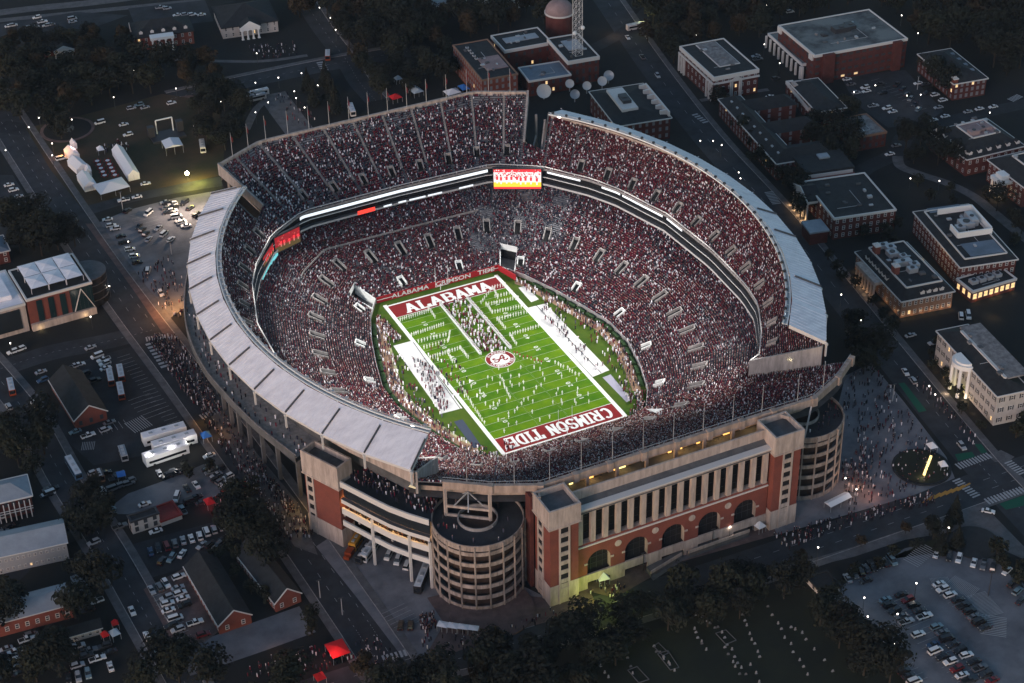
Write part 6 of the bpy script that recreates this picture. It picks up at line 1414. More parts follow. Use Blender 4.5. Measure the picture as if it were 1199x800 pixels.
row(S8([(655, 470), (606, 490), (552, 505), (505, 535), (446, 552), (388, 565), (330, 588), (272, 605), (215, 622), (160, 645)]), 'sswwwsgrkb', heading((226, 638), (221, 624)), 'from the right in the slanted row above the barracks', GT, ['sedan', 'suv', 'van', 'suv', 'sedan'])
row(S8([(380, 660), (305, 690), (240, 710)]), 'wpd', heading((209, 656), (218, 643)), 'from the right in the row above the brick lot', GT); row(S8([(520, 600), (578, 592), (632, 602), (665, 555)]), 'skgd', heading((232, 642), (240, 636)), 'tucked under the trees behind the barracks', GT)
T5 = lambda p: C4_(p, 190, 660, 5.71); T6 = lambda p: C4_(p, 0, 660, 5.71); GU = 'cars on the brick coloured lot'
hC = heading((200, 705), (215, 700)); row(T6([(1015, 185), (1068, 165), (1112, 142)]), 'sgw', heading((180, 697), (174, 686)), 'from the left at the top of the brick coloured lot', GU)
row(T5([(112, 97), (105, 170), (120, 207), (140, 240), (150, 285)]), 'wswwk', hC, 'from the top, right line of the brick coloured lot', GU, ['suv', 'sedan']); row(T5([(30, 237), (38, 275), (42, 320), (90, 375), (105, 450), (60, 425)]), 'swwwsk', hC, 'from the top, left line of the brick coloured lot', GU, ['suv', 'suv', 'sedan', 'van'])
row(T5([(222, 402), (275, 482)]), 'wr', hC, 'of two at the foot of the brick coloured lot', GU, ['pickup', 'suv'])
row(T6([(885, 325), (985, 495), (1052, 615)]), 'wwp', heading((150, 706), (158, 728)), 'from the top parked along the lower left street', 'cars along the lower left street')
row(T6([(183, 515), (210, 485), (40, 580), (100, 600), (15, 650), (20, 682), (5, 740)]), 'wgswkwg', hC, 'from the top in the dark lower left yard', 'cars in the dark yard at the lower left', ['pickup', 'suv', 'sedan'])
row(T6([(525, 560), (540, 600), (655, 645), (520, 690)]), 'skws', hC, 'from the top beside the small cottage', 'cars beside the small cottage', ['suv', 'sedan', 'pickup']); row(T6([(740, 697), (590, 745), (525, 768), (458, 775)]), 'wpsk', heading((128, 776), (131, 788)), 'from the right at the very bottom left', 'cars beside the small cottage')
row(C4_([(690, 210), (705, 240), (770, 348), (775, 380), (845, 468), (660, 580), (345, 205), (340, 240), (30, 395), (905, 165), (665, 90), (640, 275)], 0, 540, 6), 'wwpkgsgwwgsd', heading((108, 582), (122, 577)), 'from the top along the left side street', 'cars along the left side street')
row(C4_([(640, 262)], 0, 660, 5.71), 'w', hC, 'parked beside the pale shed in the lower left yard', None, ['pickup'])
# under the plaza deck and street
row(C4_([(545, 690), (593, 690)], 340, 570, 4.21), 'kk', heading((469, 740), (470, 728)), 'of two in the grey plaza marked bays', 'cars on the grey plaza', ['suv'])
row(C4_([(485, 345), (530, 368), (577, 392), (370, 320)], 340, 570, 4.21), 'wwwk', heading((455, 656), (460, 645)), 'from the left parked under the white plaza deck', 'vehicles under the plaza deck', ['van'])
# campus cars
E3 = lambda p: C4_(p, 800, 0, 3); GV = 'cars in the upper right campus car park'; hD = heading((990, 94), (1000, 92))
row(E3([(575, 282), (608, 330), (638, 311), (643, 324), (668, 376), (715, 384), (735, 396)]), 'wswwsww', hD, 'from the top left below the science hall', GV)
row(E3([(770, 315), (785, 335), (798, 352), (812, 370), (750, 300), (825, 388)]), 'kdgkdp', heading((1060, 118), (1068, 110)), 'in the shaded slanted campus car park row', GV)
row(E3([(825, 296), (884, 337), (912, 356), (896, 381)]), 'wwws', hD, 'from the top along the lane before the hipped hall', 'cars along the lane before the hipped hall')
row(E3([(1088, 379), (1040, 386), (1000, 396), (920, 412), (878, 425), (815, 450), (792, 472), (748, 515), (725, 545)]), 'wwswwssgw', heading((1140, 131), (1160, 127)), 'from the right on the road below the hipped hall', 'cars along the curving campus road', ['sedan'])
row(E3([(255, 200), (375, 45), (325, 280), (305, 343), (262, 212)]), 'swkwg', hD, 'from the left near the science hall trees', None)
row([(1066, 394), (1093, 403)], 'ss', hD, 'from the left beside the white mansion drive', None); row([(1125, 371.6), (1133.6, 371)], 'ww', heading((1126, 376), (1125, 366)), 'of two vans side by side below the columns', None, ['van'])
row(C4_([(65, 190), (95, 185), (210, 200), (247, 195), (300, 160), (328, 187), (360, 180), (510, 140), (512, 160), (260, 130)], 0, 0, 6), 'wsgswsgssw', heading((40, 33), (50, 31)), 'from the left in the top left car park', 'cars in the top left car park')
row(C4_([(45, 112), (105, 110), (152, 110), (217, 110)], 200, 0, 6)+[(188, 10), (196, 11)], 'wswwss', hD, 'from the left behind the red brick house', None)
row([(201, 122), (145, 147), (150, 159), (117, 145), (72, 187), (163, 124), (170, 127), (154, 128)], 'wwwwwpss', heading((140, 160), (156, 156)), 'in the scatter of vehicles across the tent lawn', 'vehicles on the tent lawn', ['suv', 'sedan', 'suv', 'van', 'van'])
row([(885, 690-60), (1064, 444), (1072, 452), (1013, 412), (1110, 540-30)], 'gkwsd', heading((1060, 445), (1075, 465)), 'from the near end among street traffic on the right', None) if False else None
row([(1060, 437), (1069, 447), (1126, 524), (735, 45), (752, 68), (770, 90)], 'wsswgs', heading((1050, 425), (1075, 460)), 'from the near end in the right hand street', None)
row(T6([(30, 618), (62, 640), (95, 660), (128, 640), (60, 690), (100, 715), (140, 740), (170, 700), (35, 765)]), 'dkwgdskgd', hC, 'from the top left in the crowded dark yard', 'cars in the crowded dark yard')
row(T6([(590, 470-150), (560, 300), (700, 560), (735, 600), (600, 590), (580, 625)]), 'kgdkgd', hC, 'of the dark cars scattered near the cottage', 'dark cars near the cottage')
row(C4_([(60, 470), (25, 510), (330, 245), (370, 200), (820, 130), (860, 175), (740, 90), (800, 200)], 0, 540, 6), 'kgdkdgkg', heading((108, 582), (122, 577)), 'of the dark cars scattered beside the side street', 'dark cars beside the side street')
row(S8([(345, 80), (410, 75), (300, 90), (560, 60), (590, 85), (640, 60), (480, 260), (440, 290), (520, 300)]), 'kdgkgkdkd', heading((205, 556), (215, 553)), 'of the dark cars edging the gravel lot', 'dark cars edging the gravel lot')
row(S7([(640, 720), (700, 760), (460, 180), (430, 130), (405, 140), (515, 215), (950, 720), (910, 730)]), 'kgdwskdk', hB, 'of the odd cars around the trailers and gable', 'odd cars around the trailers')
row(E3([(600, 420), (625, 440), (655, 455), (540, 420), (690, 300), (700, 330), (590, 300), (860, 330), (850, 300)]), 'kdgkdkgkd', hD, 'of the dark cars in the campus car park', 'dark cars in the campus car park')
# ---- buses, trucks
def bus(px, py, rz, L, Wd, H, roofm, bodym, label, cat='bus', front=None, name='bus', n=6):
    p = G(px, py, .1); t = thing(name, label, cat, p, rz)
    g = MB(); g.box((0, 0, .4), (L, Wd, H-.4), bodym); g.build('body', None, t); MB().box((0, 0, H+.003), (L-.3, Wd-.25, .12)).build('roof', roofm, t)
    for k in range(3): MB().box((-L*.3+L*.3*k, 0, H+.13), (1.4, 1.0, .25)).build('roof_hatch', 'grey_metal', t)
    for s in (-1, 1): MB().box((0, s*(Wd/2+.01), 1.5), (L*.86, .06, 1.0)).build('window_band', 'car_glass', t)
    MB().box((L/2+.01, 0, 1.2), (.06, Wd*.86, 1.5)).build('windscreen', 'car_glass', t)
    if front: MB().box((L/2-.9, 0, .35), (2.2, Wd+.06, H*.7)).build('cab', front, t)
    for x in (-L*.32, L*.34):
        for s in (-1, 1):
            g = MB(); A = [(.48*math.cos(a), -.14, .48*math.sin(a)) for a in np.linspace(0, 2*math.pi, 10, endpoint=False)]; B_ = [(q[0], .14, q[2]) for q in A]; g.poly(A[::-1]); g.poly(B_); g.strip(A, B_, None, True); w_ = g.build('wheel', 'tyre', t); w_.location = (x, s*(Wd/2-.1), .48)
    return t
mat('bus_orange', (.25, .045, .015), rough=.5); mat('bus_yellow', (.50, .24, .03), rough=.5); mat('bus_blue', (.06, .13, .22), rough=.5); mat('bus_roof', (.55, .57, .6), rough=.6)
hs = heading((131, 440), (134, 455))
bus(130, 446, hs, 9, 2.5, 3, 'bus_roof', 'bus_orange', 'shuttle bus with white roof and orange body, left one of the dark car park pair'); bus(142, 441, hs, 9, 2.5, 3, 'bus_roof', 'bus_orange', 'shuttle bus with white roof and orange body, nearest the marked stalls'); bus(142, 462, hs, 9, 2.5, 3, 'bus_roof', 'bus_orange', 'shuttle bus with white roof and orange body, lowest of the three')
bus(14, 457, heading((13, 448), (17, 466)), 9, 2.5, 3, 'bus_roof', 'bus_orange', 'shuttle bus with lit front driving down the left side street'); bus(384, 68, heading((384, 60), (383.5, 75)), 8, 2.6, 3, 'bus_roof', 'bus_orange', 'shuttle bus with orange tail at the top crossroads')
bus(87, 552, heading((81, 541), (94, 563)), 12.5, 2.6, 3.1, 'bus_roof', 'bus_blue', 'long city bus with pale blue front on the left side street'); bus(412, 132, heading((409, 124), (415, 140)), 10, 2.6, 3, 'bus_roof', 'white_trim', 'white bus parked behind the far upper deck')
bus(300, 113, heading((285, 118), (315, 111)), 13, 2.5, 3.2, 'bus_roof', 'white_trim', 'white coach parked by the path behind the far left deck', 'coach'); bus(298, 118, heading((285, 121), (315, 114)), 12, 2.5, 3, 'roof_metal', 'grey_metal', 'grey coach standing in front of the white coach', 'coach')
bus(434, 648, heading((440, 640), (428, 656)), 11, 2.6, 3.4, 'bus_roof', 'white_trim', 'white coach nosing out from under the left of the plaza deck', 'coach'); bus(494.5, 682, heading((500, 668), (489, 696)), 12.5, 2.6, 3.5, 'bus_roof', 'car_black', 'white roofed coach beside the ramp drum', 'coach'); bus(426, 652, heading((432, 643), (420, 660)), 9, 2.5, 3, 'car_dark', 'car_dark', 'dark van bodied truck beside the yellow truck', 'truck', None, 'truck')
t = bus(418, 638, heading((424, 628), (411, 648)), 8, 2.6, 3.6, 'bus_yellow', 'bus_yellow', 'orange yellow moving truck parked by the brick tower', 'truck', None, 'truck'); g = MB(); g.box((6.0, 0, .5), (3.2, 2.3, 2.1), 'bus_orange'); g.box((8.2, 0, .5), (1.6, 2.0, 1.2), 'bus_orange'); g.build('cab', None, t); MB().box((6.6, 0, 2.0), (1.9, 2.34, .5)).build('windscreen', 'car_glass', t)
bus(237.5, 175, heading((236, 168), (238.5, 184)), 9, 2.5, 3.3, 'white_trim', 'white_trim', 'white box truck at the right side of the tent lawn', 'truck', None, 'truck'); bus(745, 34, heading((735, 36), (755, 32)), 11, 2.6, 3.2, 'bus_roof', 'white_trim', 'white coach in the lit yard right of the radio mast', 'coach')
for i, (a, b, wd, lab) in enumerate((((168, 521), (218, 507), 4.0, 'white broadcast trailer, longest and furthest of the three'), ((180, 531), (230, 516), 4.0, 'white broadcast trailer in the middle of the three, brightly lit side'), ((170, 545), (220, 528), 4.2, 'white broadcast trailer nearest the gravel lot'))):
    c = ((a[0]+b[0])/2, (a[1]+b[1])/2); L_ = (G(*a)-G(*b)).length; t = bus(c[0], c[1], heading(a, b), L_, wd, 4.2, 'roof_white', 'white_paint', lab, 'trailer', None, 'trailer')
bpy.context.view_layer.update()
for x, y in ((175, 532), (200, 524), (222, 517), (185, 543), (205, 536)): q = G(x, y, 4.6); UP.append((q.x, q.y, 4.8, 260, (1, .95, .9)))
# lorries seen small
bus(117, 553 if False else 533, heading((142, 528), (148, 546)), 6, 2.4, 3, 'roof_metal', 'grey_metal', 'small grey roofed box truck below the dark car park', 'truck', None, 'truck') if False else bus(145, 535, heading((142, 528), (148, 546)), 7, 2.4, 3, 'roof_metal', 'grey_metal', 'small grey roofed box truck below the dark car park', 'truck', None, 'truck')
bus(118, 561, heading((116, 556), (121, 568)), 5, 2.4, 3, 'pavement', 'brick_tan', 'small tan roofed box truck beside the city bus', 'truck', None, 'truck')
bus(95, 690, heading((92, 680), (100, 697)), 9, 4, 3, 'roof_metal', 'roof_metal', 'small flat roofed grey trailer in the lower left yard', 'trailer', None, 'trailer')
# ---- tents and canopies
mat('tent_cloth', (.72, .72, .75), rough=.8); mat('tent_red', (.55, .015, .02), rough=.8); mat('tent_blue', (.04, .17, .5), rough=.8); mat('tent_paleblue', (.35, .45, .55), rough=.8)
def tent(A, B, D, label, m='tent_cloth', eave=2.4, ridge=4.2, kind='gable', walls=True, cat='tent', name='tent', group=None):
    a, b, d = G(*A, eave), G(*B, eave), G(*D, eave); u = b-a; v = d-a; L = u.length; rz = math.atan2(u.y, u.x); W = abs(v.dot(Vector((-u.y, u.x, 0)).normalized()))
    t = thing(name, label, cat, (a.x, a.y, 0), rz, group); o = .15; E = [(-o, -o, eave), (L+o, -o, eave), (L+o, W+o, eave), (-o, W+o, eave)]; g = MB()
    if kind == 'gable' and W > L: T = [(L/2, -o, ridge), (L/2, W+o, ridge)]; F4 = [[E[1], E[2], T[1], T[0]], [E[3], E[0], T[0], T[1]], [E[0], E[1], T[0]], [E[2], E[3], T[1]]]
    elif kind == 'gable': T = [(-o, W/2, ridge), (L+o, W/2, ridge)]; F4 = [[E[0], E[1], T[1], T[0]], [E[2], E[3], T[0], T[1]], [E[1], E[2], T[1]], [E[3], E[0], T[0]]]
    else: T = [(L/2, W/2, ridge)]; F4 = [[E[k], E[(k+1) % 4], T[0]] for k in range(4)]
    for f in F4: g.poly(f)
    g.build('canopy', m, t)
    g = MB()
    for x, y in ((0, 0), (L, 0), (L, W), (0, W), (L/2, 0), (L/2, W)): MB().bar((x, y, 0), (x, y, eave), .12).build('pole', 'grey_metal', t) if L > 3 or x != L/2 else None
    if walls: g.strip(at_z([(0, 0), (L, 0), (L, W), (0, W)], .05), at_z([(0, 0), (L, 0), (L, W), (0, W)], eave), m, True); g.build('side_wall', None, t)
    return t
tent((149.7, 206), (163, 203), (132.7, 175), 'longest white frame tent on the lawn, ridge running away', ridge=5.5, eave=3); tent((118, 228), (151.8, 218.5), (114.3, 215), 'wide open sided white tent beside the lane', kind='hip', walls=False, ridge=5, eave=2.8)
tent((98.7, 219), (113, 215.5), (92, 205), 'white gabled tent lowest of the left group', eave=2.8, ridge=5); tent((90, 199), (104, 194.6), (83.5, 187), 'white gabled tent in the middle of the left group', eave=2.8, ridge=5); tent((81, 184), (93, 181), (80, 174), 'small white tent beside the orange glow', eave=2.6, ridge=4.5)
tent((101, 202), (107, 201), (99, 196), 'tiny white marquee squeezed between the two left tents'); tent((115, 177), (122, 175.5), (113, 173), 'small white canopy in the middle of the lawn', walls=False, kind='hip'); tent((194, 174), (214, 170), (190, 165), 'white stage tent with dark speaker towers on the lawn', eave=4, ridge=5, walls=False); tent((84, 170), (90, 168.6), (83, 166), 'small pinkish lit canopy beside the round pool', 'tent_cloth')
for k in range(4): x = 511.5+12.2*k; tent((x, 733+k*1.4), (x+11, 735.2+k*1.1), (x+3.5-k*1.2, 727+k*1.6), 'white square canopy, %s from the left of four before the ramp drum' % ORD[k], walls=False, kind='hip', ridge=2.9, group='white canopies before the ramp drum', name='canopy_tent')
tent((702, 681), (714, 678), (701, 675), 'white peaked canopy in the green light by the near tower', walls=False, kind='hip', ridge=5); tent((889, 620), (897, 616), (884, 613), 'pale blue lit canopy at the foot of the right brick tower', 'tent_cloth', walls=False, kind='hip'); tent((973, 594), (997, 582), (968, 587), 'long pale triple canopy beside the right ramp drum', walls=False, ridge=3.2)
tent((1090, 526), (1098, 524), (1086, 519.5), 'pale grey canopy at the kerb of the right street', walls=False, kind='hip'); tent((1102, 547), (1110, 546), (1101, 541), 'white square canopy with dark emblem at the street corner', walls=False, kind='hip')
tent((390, 771), (410, 764), (374, 757), 'large red awning beside the lower left road', 'tent_red', walls=False, kind='hip', eave=3, ridge=4); tent((121, 747), (128, 744), (118, 742), 'red canopy left of the pale blue one by the cottage', 'tent_red', walls=False, kind='hip'); tent((132, 733), (139, 731), (128, 729), 'red canopy above the pale blue one by the cottage', 'tent_red', walls=False, kind='hip'); tent((132, 746), (141, 742), (129, 739), 'pale blue canopy between two red ones', 'tent_paleblue', walls=False, kind='hip')
tent((138, 559), (147, 557), (136, 553), 'bright blue canopy beside the small grey truck', 'tent_blue', walls=False, kind='hip', ridge=2.8); tent((238, 514), (248, 511), (233, 508), 'blue canopy at the right end of the long trailers', 'tent_blue', walls=False, kind='hip'); tent((243, 592), (252, 589), (241, 584), 'glowing red canopy at the lower end of the gravel lot', 'tent_red', walls=False, kind='hip'); tent((263, 580), (290, 570), (260, 575), 'long red canopy lit from inside by the gravel lot', 'tent_red', walls=False)
tent((525, 112), (540, 108), (522, 106), 'white canopy just beyond the far deck wall', walls=False, kind='hip'); tent((542, 106), (550, 104), (539, 100), 'blue canopy just beyond the far deck wall', 'tent_blue', walls=False, kind='hip'); tent((460, 117), (471, 114), (458, 112), 'red canopy on the dark lawn beyond the far deck', 'tent_red', walls=False, kind='hip'); tent((464, 94), (471, 92.5), (462, 91), 'pale blue canopy on the dark lawn beyond the far deck', 'tent_paleblue', walls=False, kind='hip'); tent((485, 110), (496, 107), (483, 103), 'lilac blue canopy between flagpoles beyond the far deck', 'tent_paleblue', walls=False)
tent((345, 774) , (352, 772), (341, 768), 'small white canopy among the red lit stalls', walls=False, kind='hip'); tent((347, 757+20), (366, 770), (342, 771), 'pale blue canopy next to the red lit stalls', 'tent_paleblue', walls=False, kind='hip') if False else None
tent((372, 798), (382, 794), (368, 790), 'dark red canopy at the bottom edge', 'tent_red', walls=False, kind='hip'); tent((325, 722), (334, 719), (322, 716), 'little white parasol canopy between the gabled barracks', walls=False, kind='hip') if False else None
# tables with red chairs on the lawn
for i in range(2):
    for k in range(5):
        x, y = 114+i*12+k*2.2, 190+i*-.5+k*4.2; p = G(x, y); t = thing('banquet_table', 'white table ringed by red chairs, %s from the top in the %s line' % (ORD[k], 'left' if i == 0 else 'right'), 'table', p, 0, 'tables with red chairs on the tent lawn'); g = MB(); g.cyl((0, 0, .7), 1.0, .06, 14); g.cyl((0, 0, 0), .1, .7, 6); g.build('tabletop', 'tent_cloth', t)
        for j in range(6):
            a = j*math.pi/3; g = MB(); g.box((1.5*math.cos(a), 1.5*math.sin(a), .4), (.5, .5, .08), None, a); g.box((1.75*math.cos(a), 1.75*math.sin(a), .45), (.08, .5, .5), None, a); g.build('chair_cover', 'cloth_red', t)
# stage towers
t = thing('stage', 'dark stage with white truss goal frame on the tent lawn', 'stage', G(196, 160), 0); MB().box((0, 0, 0), (16, 10, 1)).build('deck', 'dark_metal', t)
for x in (-7, 7): MB().box((x, 2, 1), (3, 3, 5)).build('speaker_tower', 'dark_metal', t)
g = MB(); g.bar((-4, 3, 1), (-4, 3, 8), .5); g.bar((4, 3, 1), (4, 3, 8), .5); g.bar((-4, 3, 8), (4, 3, 8), .5); g.build('truss', 'white_paint', t)
g = MB(); c = G(79, 152); g.cyl((c.x, c.y, .02), 13, .25, 36, 'pavement_red'); g.cyl((c.x, c.y, .27), 11.4, .02, 36, 'ground'); g.cyl((c.x-.5, c.y+1, .29), 4, .5, 24, 'roof_grey', 2.5); tag(g.build('fountain'), 'round kerbed fountain basin half hidden by a tree on the lawn', 'fountain')
# ================================================================== TREES
def tree_mesh(seed, H=12, Rr=5, n=950, conic=False, leaf='leaf', bare=.0):
    r = random.Random(seed); tr = MB(); tr.cyl((0, 0, 0), .32, H*.42, 7, 'bark', .2)
    cl = []
    for i in range(11):
        a = r.uniform(0, 6.28); q = r.uniform(.15, .8)*Rr*(1 if not conic else .5); z = H*r.uniform(.38, .82)
        c = (q*math.cos(a), q*math.sin(a), z); cl.append((c, Rr*r.uniform(.32, .55))); tr.bar((0, 0, H*r.uniform(.25, .42)), c, .16, .16, 'bark')
    cl.append(((0, 0, H*.85), Rr*.42)); cl.append(((0, 0, H*.6), Rr*.55)); g = MB()
    for k in range(n):
        if conic:
            z = r.random()**1.3; rr = Rr*.75*(1-z)*r.uniform(.5, 1.05); a = r.uniform(0, 6.28); c = Vector((rr*math.cos(a), rr*math.sin(a), H*(.1+.9*z))); nr = Vector((math.cos(a), math.sin(a), .6)); s = .75*(1.1-z*.6)
        else:
            cc, cr = r.choice(cl); d = Vector((r.gauss(0, 1), r.gauss(0, 1), r.gauss(.25, .8))).normalized(); c = Vector(cc)+d*cr*r.uniform(.72, 1.12); nr = d; s = r.uniform(.35, .8)
        nr = (nr+Vector((r.uniform(-.7, .7), r.uniform(-.7, .7), r.uniform(-.3, .7)))).normalized(); u = nr.orthogonal().normalized()*s; v = nr.cross(u)*r.uniform(.5, .9); k2 = nr*s*.3
        g.poly([c-u, c-v*.8+k2*.3, c+u*.9, c+v+k2])
    to = tr.build('trunk'); co = g.build('crown', leaf); d = (to.data, co.data); bpy.data.objects.remove(to); bpy.data.objects.remove(co); return d
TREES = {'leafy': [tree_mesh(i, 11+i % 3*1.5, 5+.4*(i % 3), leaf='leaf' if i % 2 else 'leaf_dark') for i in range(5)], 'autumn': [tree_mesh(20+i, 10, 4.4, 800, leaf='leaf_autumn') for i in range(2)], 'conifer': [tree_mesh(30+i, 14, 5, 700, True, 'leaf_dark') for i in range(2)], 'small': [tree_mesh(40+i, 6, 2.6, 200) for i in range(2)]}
KEEP = [Vector((o.matrix_world.translation.x, o.matrix_world.translation.y)) for o in COL.objects if o.parent is None and o.get('category') in ('building', 'tent')]
def tree(p, kind, label, group, sc=1):
    tm, cm = random.choice(TREES[kind]); t = thing('tree' if kind != 'conifer' else 'conifer_tree', label, 'tree', (p[0], p[1], 0), random.uniform(0, 6.28), group); t.scale = (sc*random.uniform(.9, 1.1), sc*random.uniform(.9, 1.1), sc*random.uniform(.85, 1.15))
    for nm, me in (('trunk', tm), ('crown', cm)): o = bpy.data.objects.new(nm, me); COL.objects.link(o); o.parent = t
FAR = []
FARG = {'wood at the top right', 'wood behind the tent lawn', 'wood above the classical hall', 'trees above the stadium'}
def far_tree(p, kind, sc):
    d = TREES[kind][random.randrange(len(TREES[kind]))]; FAR.append((p, d, random.uniform(0, 6.28), sc))
def grove(poly, n, label, group, kinds=('leafy',), sep=6.5, sc=(.85, 1.25)):
    got = []
    for p in in_px(poly, n*6, 0):
        if len(got) >= n: break
        if all((p[0]-q[0])**2+(p[1]-q[1])**2 > sep*sep for q in got): got.append(p); (far_tree(p, random.choice(kinds), random.uniform(*sc)) if group in FARG else tree(p, random.choice(kinds), label, group, random.uniform(*sc)))
grove([(515, 800), (600, 772), (640, 752), (720, 722), (745, 735), (735, 765), (690, 825), (500, 830)], 52, 'dark leafy tree in the belt below the near towers', 'tree belt below the near towers', sep=6.8)
grove([(725, 724), (800, 704), (870, 690), (945, 684), (950, 704), (860, 726), (740, 760)], 28, 'dark leafy tree in the belt along the near street', 'tree belt along the near street', sep=6.8)
grove([(945, 700), (975, 712), (1050, 785), (1060, 810), (1030, 810), (950, 730)], 14, 'dark tree screening the left side of the big car park', 'trees beside the big car park')
grove([(440, 806), (510, 800), (510, 828), (440, 828)], 7, 'dark tree at the bottom edge by the road junction', 'trees by the road junction')
grove([(0, 68), (60, 84), (150, 84), (245, 78), (262, 92), (255, 98), (190, 106), (85, 132), (0, 150)], 46, 'dark tree in the wood behind the tent lawn', 'wood behind the tent lawn', ('leafy', 'leafy', 'autumn'), 8.5, (1, 1.5))
grove([(235, 105), (300, 122), (285, 150), (262, 185), (240, 170), (232, 130)], 14, 'dark tree between the tent lawn and the far deck', 'trees between lawn and far deck', sep=8); grove([(85, 45), (150, 50), (155, 58), (130, 70), (0, 60), (0, 50)], 12, 'dark tree around the white porches at the top left', 'trees by the top left porches', ('leafy', 'autumn'), 8)
grove([(375, 30), (480, 20), (500, 12), (575, 10), (640, 15), (645, 30), (575, 40), (530, 50), (500, 60), (420, 80), (412, 60)], 34, 'dark tree above the stadium at the top of the picture', 'trees above the stadium', ('leafy', 'leafy', 'autumn'), 9, (1, 1.5)); grove([(410, 85), (530, 62), (540, 95), (525, 105), (440, 122)], 14, 'dark tree just beyond the far deck', 'trees just beyond the far deck', sep=9)
grove([(330, 0), (480, 0), (490, 10), (400, 25), (335, 25)], 14, 'dark tree at the top edge left of centre', 'trees at the top edge', ('leafy', 'autumn'), 8.5, (1, 1.4)); grove([(357, 108), (385, 100), (400, 140), (385, 145)], 5, 'dark conifer beside the broad path behind the far deck', 'conifers beside the broad path', ('conifer',), 9, (.9, 1.2))
grove([(750, 0), (890, 0), (895, 45), (800, 52), (790, 85), (760, 60)], 34, 'dark tree in the wood above the classical hall', 'wood above the classical hall', ('leafy', 'leafy', 'autumn'), 9, (1, 1.4)); grove([(1020, 0), (1199, 0), (1199, 95), (1165, 95), (1160, 70), (1080, 55), (1070, 30), (1030, 8)], 60, 'dark tree in the wood at the top right corner', 'wood at the top right', ('leafy', 'leafy', 'autumn'), 9, (1, 1.5))
grove([(895, 0), (1015, 0), (1000, 8), (900, 28)], 12, 'dark tree behind the science hall', 'trees behind the science hall', sep=8.5); grove([(985, 150), (1000, 132), (1008, 165), (1000, 190), (970, 200), (950, 190), (966, 178)], 12, 'dark tree around the pale roofed block', 'trees around the pale roofed block', sep=7.5)
grove([(1055, 165), (1088, 160), (1128, 192), (1125, 205), (1090, 200), (1062, 192)], 12, 'dark tree on the lawn before the mansard house', 'trees before the mansard house', sep=7.5); grove([(1075, 75), (1115, 100), (1112, 118), (1085, 100)], 6, 'dark tree hiding the hipped hall', 'trees hiding the hipped hall', sep=7)
grove([(835, 118), (845, 125), (905, 205), (898, 215), (870, 180)], 10, 'small dark tree along the front of the dormitory', 'trees along the dormitory front', ('small', 'leafy'), 6.5, (.8, 1)); grove([(918, 216), (935, 222), (945, 262), (935, 262)], 5, 'dark tree left of the uplit porch complex', 'trees by the uplit complex', sep=7)
grove([(962, 290), (985, 320), (1040, 372), (1060, 392), (1050, 398), (1000, 345), (975, 318)], 11, 'small tree in the planted strip before the colonnaded hall', 'trees before the colonnaded hall', ('small',), 7, (.8, 1.2)); grove([(1075, 395), (1100, 405), (1150, 505), (1140, 510), (1090, 430)], 10, 'low shrub like tree in the bed before the white mansion', 'trees before the white mansion', ('small',), 6, (.6, .9)); grove([(1185, 498), (1199, 495), (1199, 520), (1180, 520)], 5, 'small tree at the near corner of the white mansion', 'trees at the mansion corner', ('small', 'autumn'), 6)
grove([(985, 395), (1000, 388), (1025, 420), (1012, 440), (1000, 432)], 7, 'dark tree at the right shoulder of the stadium', 'trees at the right shoulder', sep=7); grove([(1099, 615), (1118, 610), (1122, 640), (1100, 648)], 4, 'dark conifer on the paved corner by the big car park', 'conifers by the big car park', ('conifer', 'small'), 6, (.7, .9)); grove([(1040, 652), (1092, 630), (1095, 636), (1060, 648), (1030, 668), (985, 680)], 12, 'small dark tree on the strip above the big car park', 'trees on the strip above the car park', ('small', 'leafy', 'autumn'), 6, (.7, 1))
grove([(1165, 640), (1199, 668), (1199, 690), (1160, 655)], 5, 'small tree on the lawn right of the round planter bed', 'trees right of the planting bed', ('small',), 6)
grove([(1000, 268), (1045, 258), (1066, 292), (1060, 318), (1040, 300), (1010, 280)], 6, 'small dark tree between the brick complex and the colonnaded hall', 'trees between complex and colonnaded hall', ('small',), 7, (.9, 1.3)); grove([(945, 150), (965, 158), (960, 178), (938, 170)], 5, 'dark tree between the pavilion and the rear wings', 'trees between pavilion and wings', ('leafy', 'small'), 7)
grove([(1060, 200), (1100, 212), (1130, 235), (1120, 246), (1080, 232)], 6, 'small tree beside the curved campus path', 'trees beside the curved campus path', ('small',), 9); grove([(1165, 245), (1199, 262), (1199, 290), (1185, 290)], 5, 'dark tree between the path and the lecture hall', 'trees by the lecture hall', ('leafy', 'small'), 8)
grove([(60, 143), (78, 140), (78, 165), (60, 168)], 4, 'big dark tree overhanging the fountain basin', 'trees over the fountain', sep=6, sc=(1, 1.3)); grove([(0, 262), (60, 262), (90, 290), (85, 300), (20, 300)], 14, 'dark tree behind the orange glass building', 'trees behind the glass building', sep=7)
grove([(85, 590), (112, 585), (122, 610), (118, 640), (88, 632)], 8, 'dark tree overhanging the metal roofed shed', 'trees by the metal shed', sep=6); grove([(10, 500), (60, 500), (70, 560), (20, 555), (0, 530)], 14, 'dark tree in the yard left of the side street', 'trees left of the side street', sep=8)
grove([(264, 594), (284, 578), (314, 640), (326, 676), (303, 658), (272, 630)], 14, 'dark tree in the grove between the lot and the brick tower', 'grove between lot and tower', sep=6.5); grove([(215, 560), (240, 548), (265, 545), (262, 552)], 3, 'small tree beside the gravel lot', 'trees beside the gravel lot', ('small',), 5)
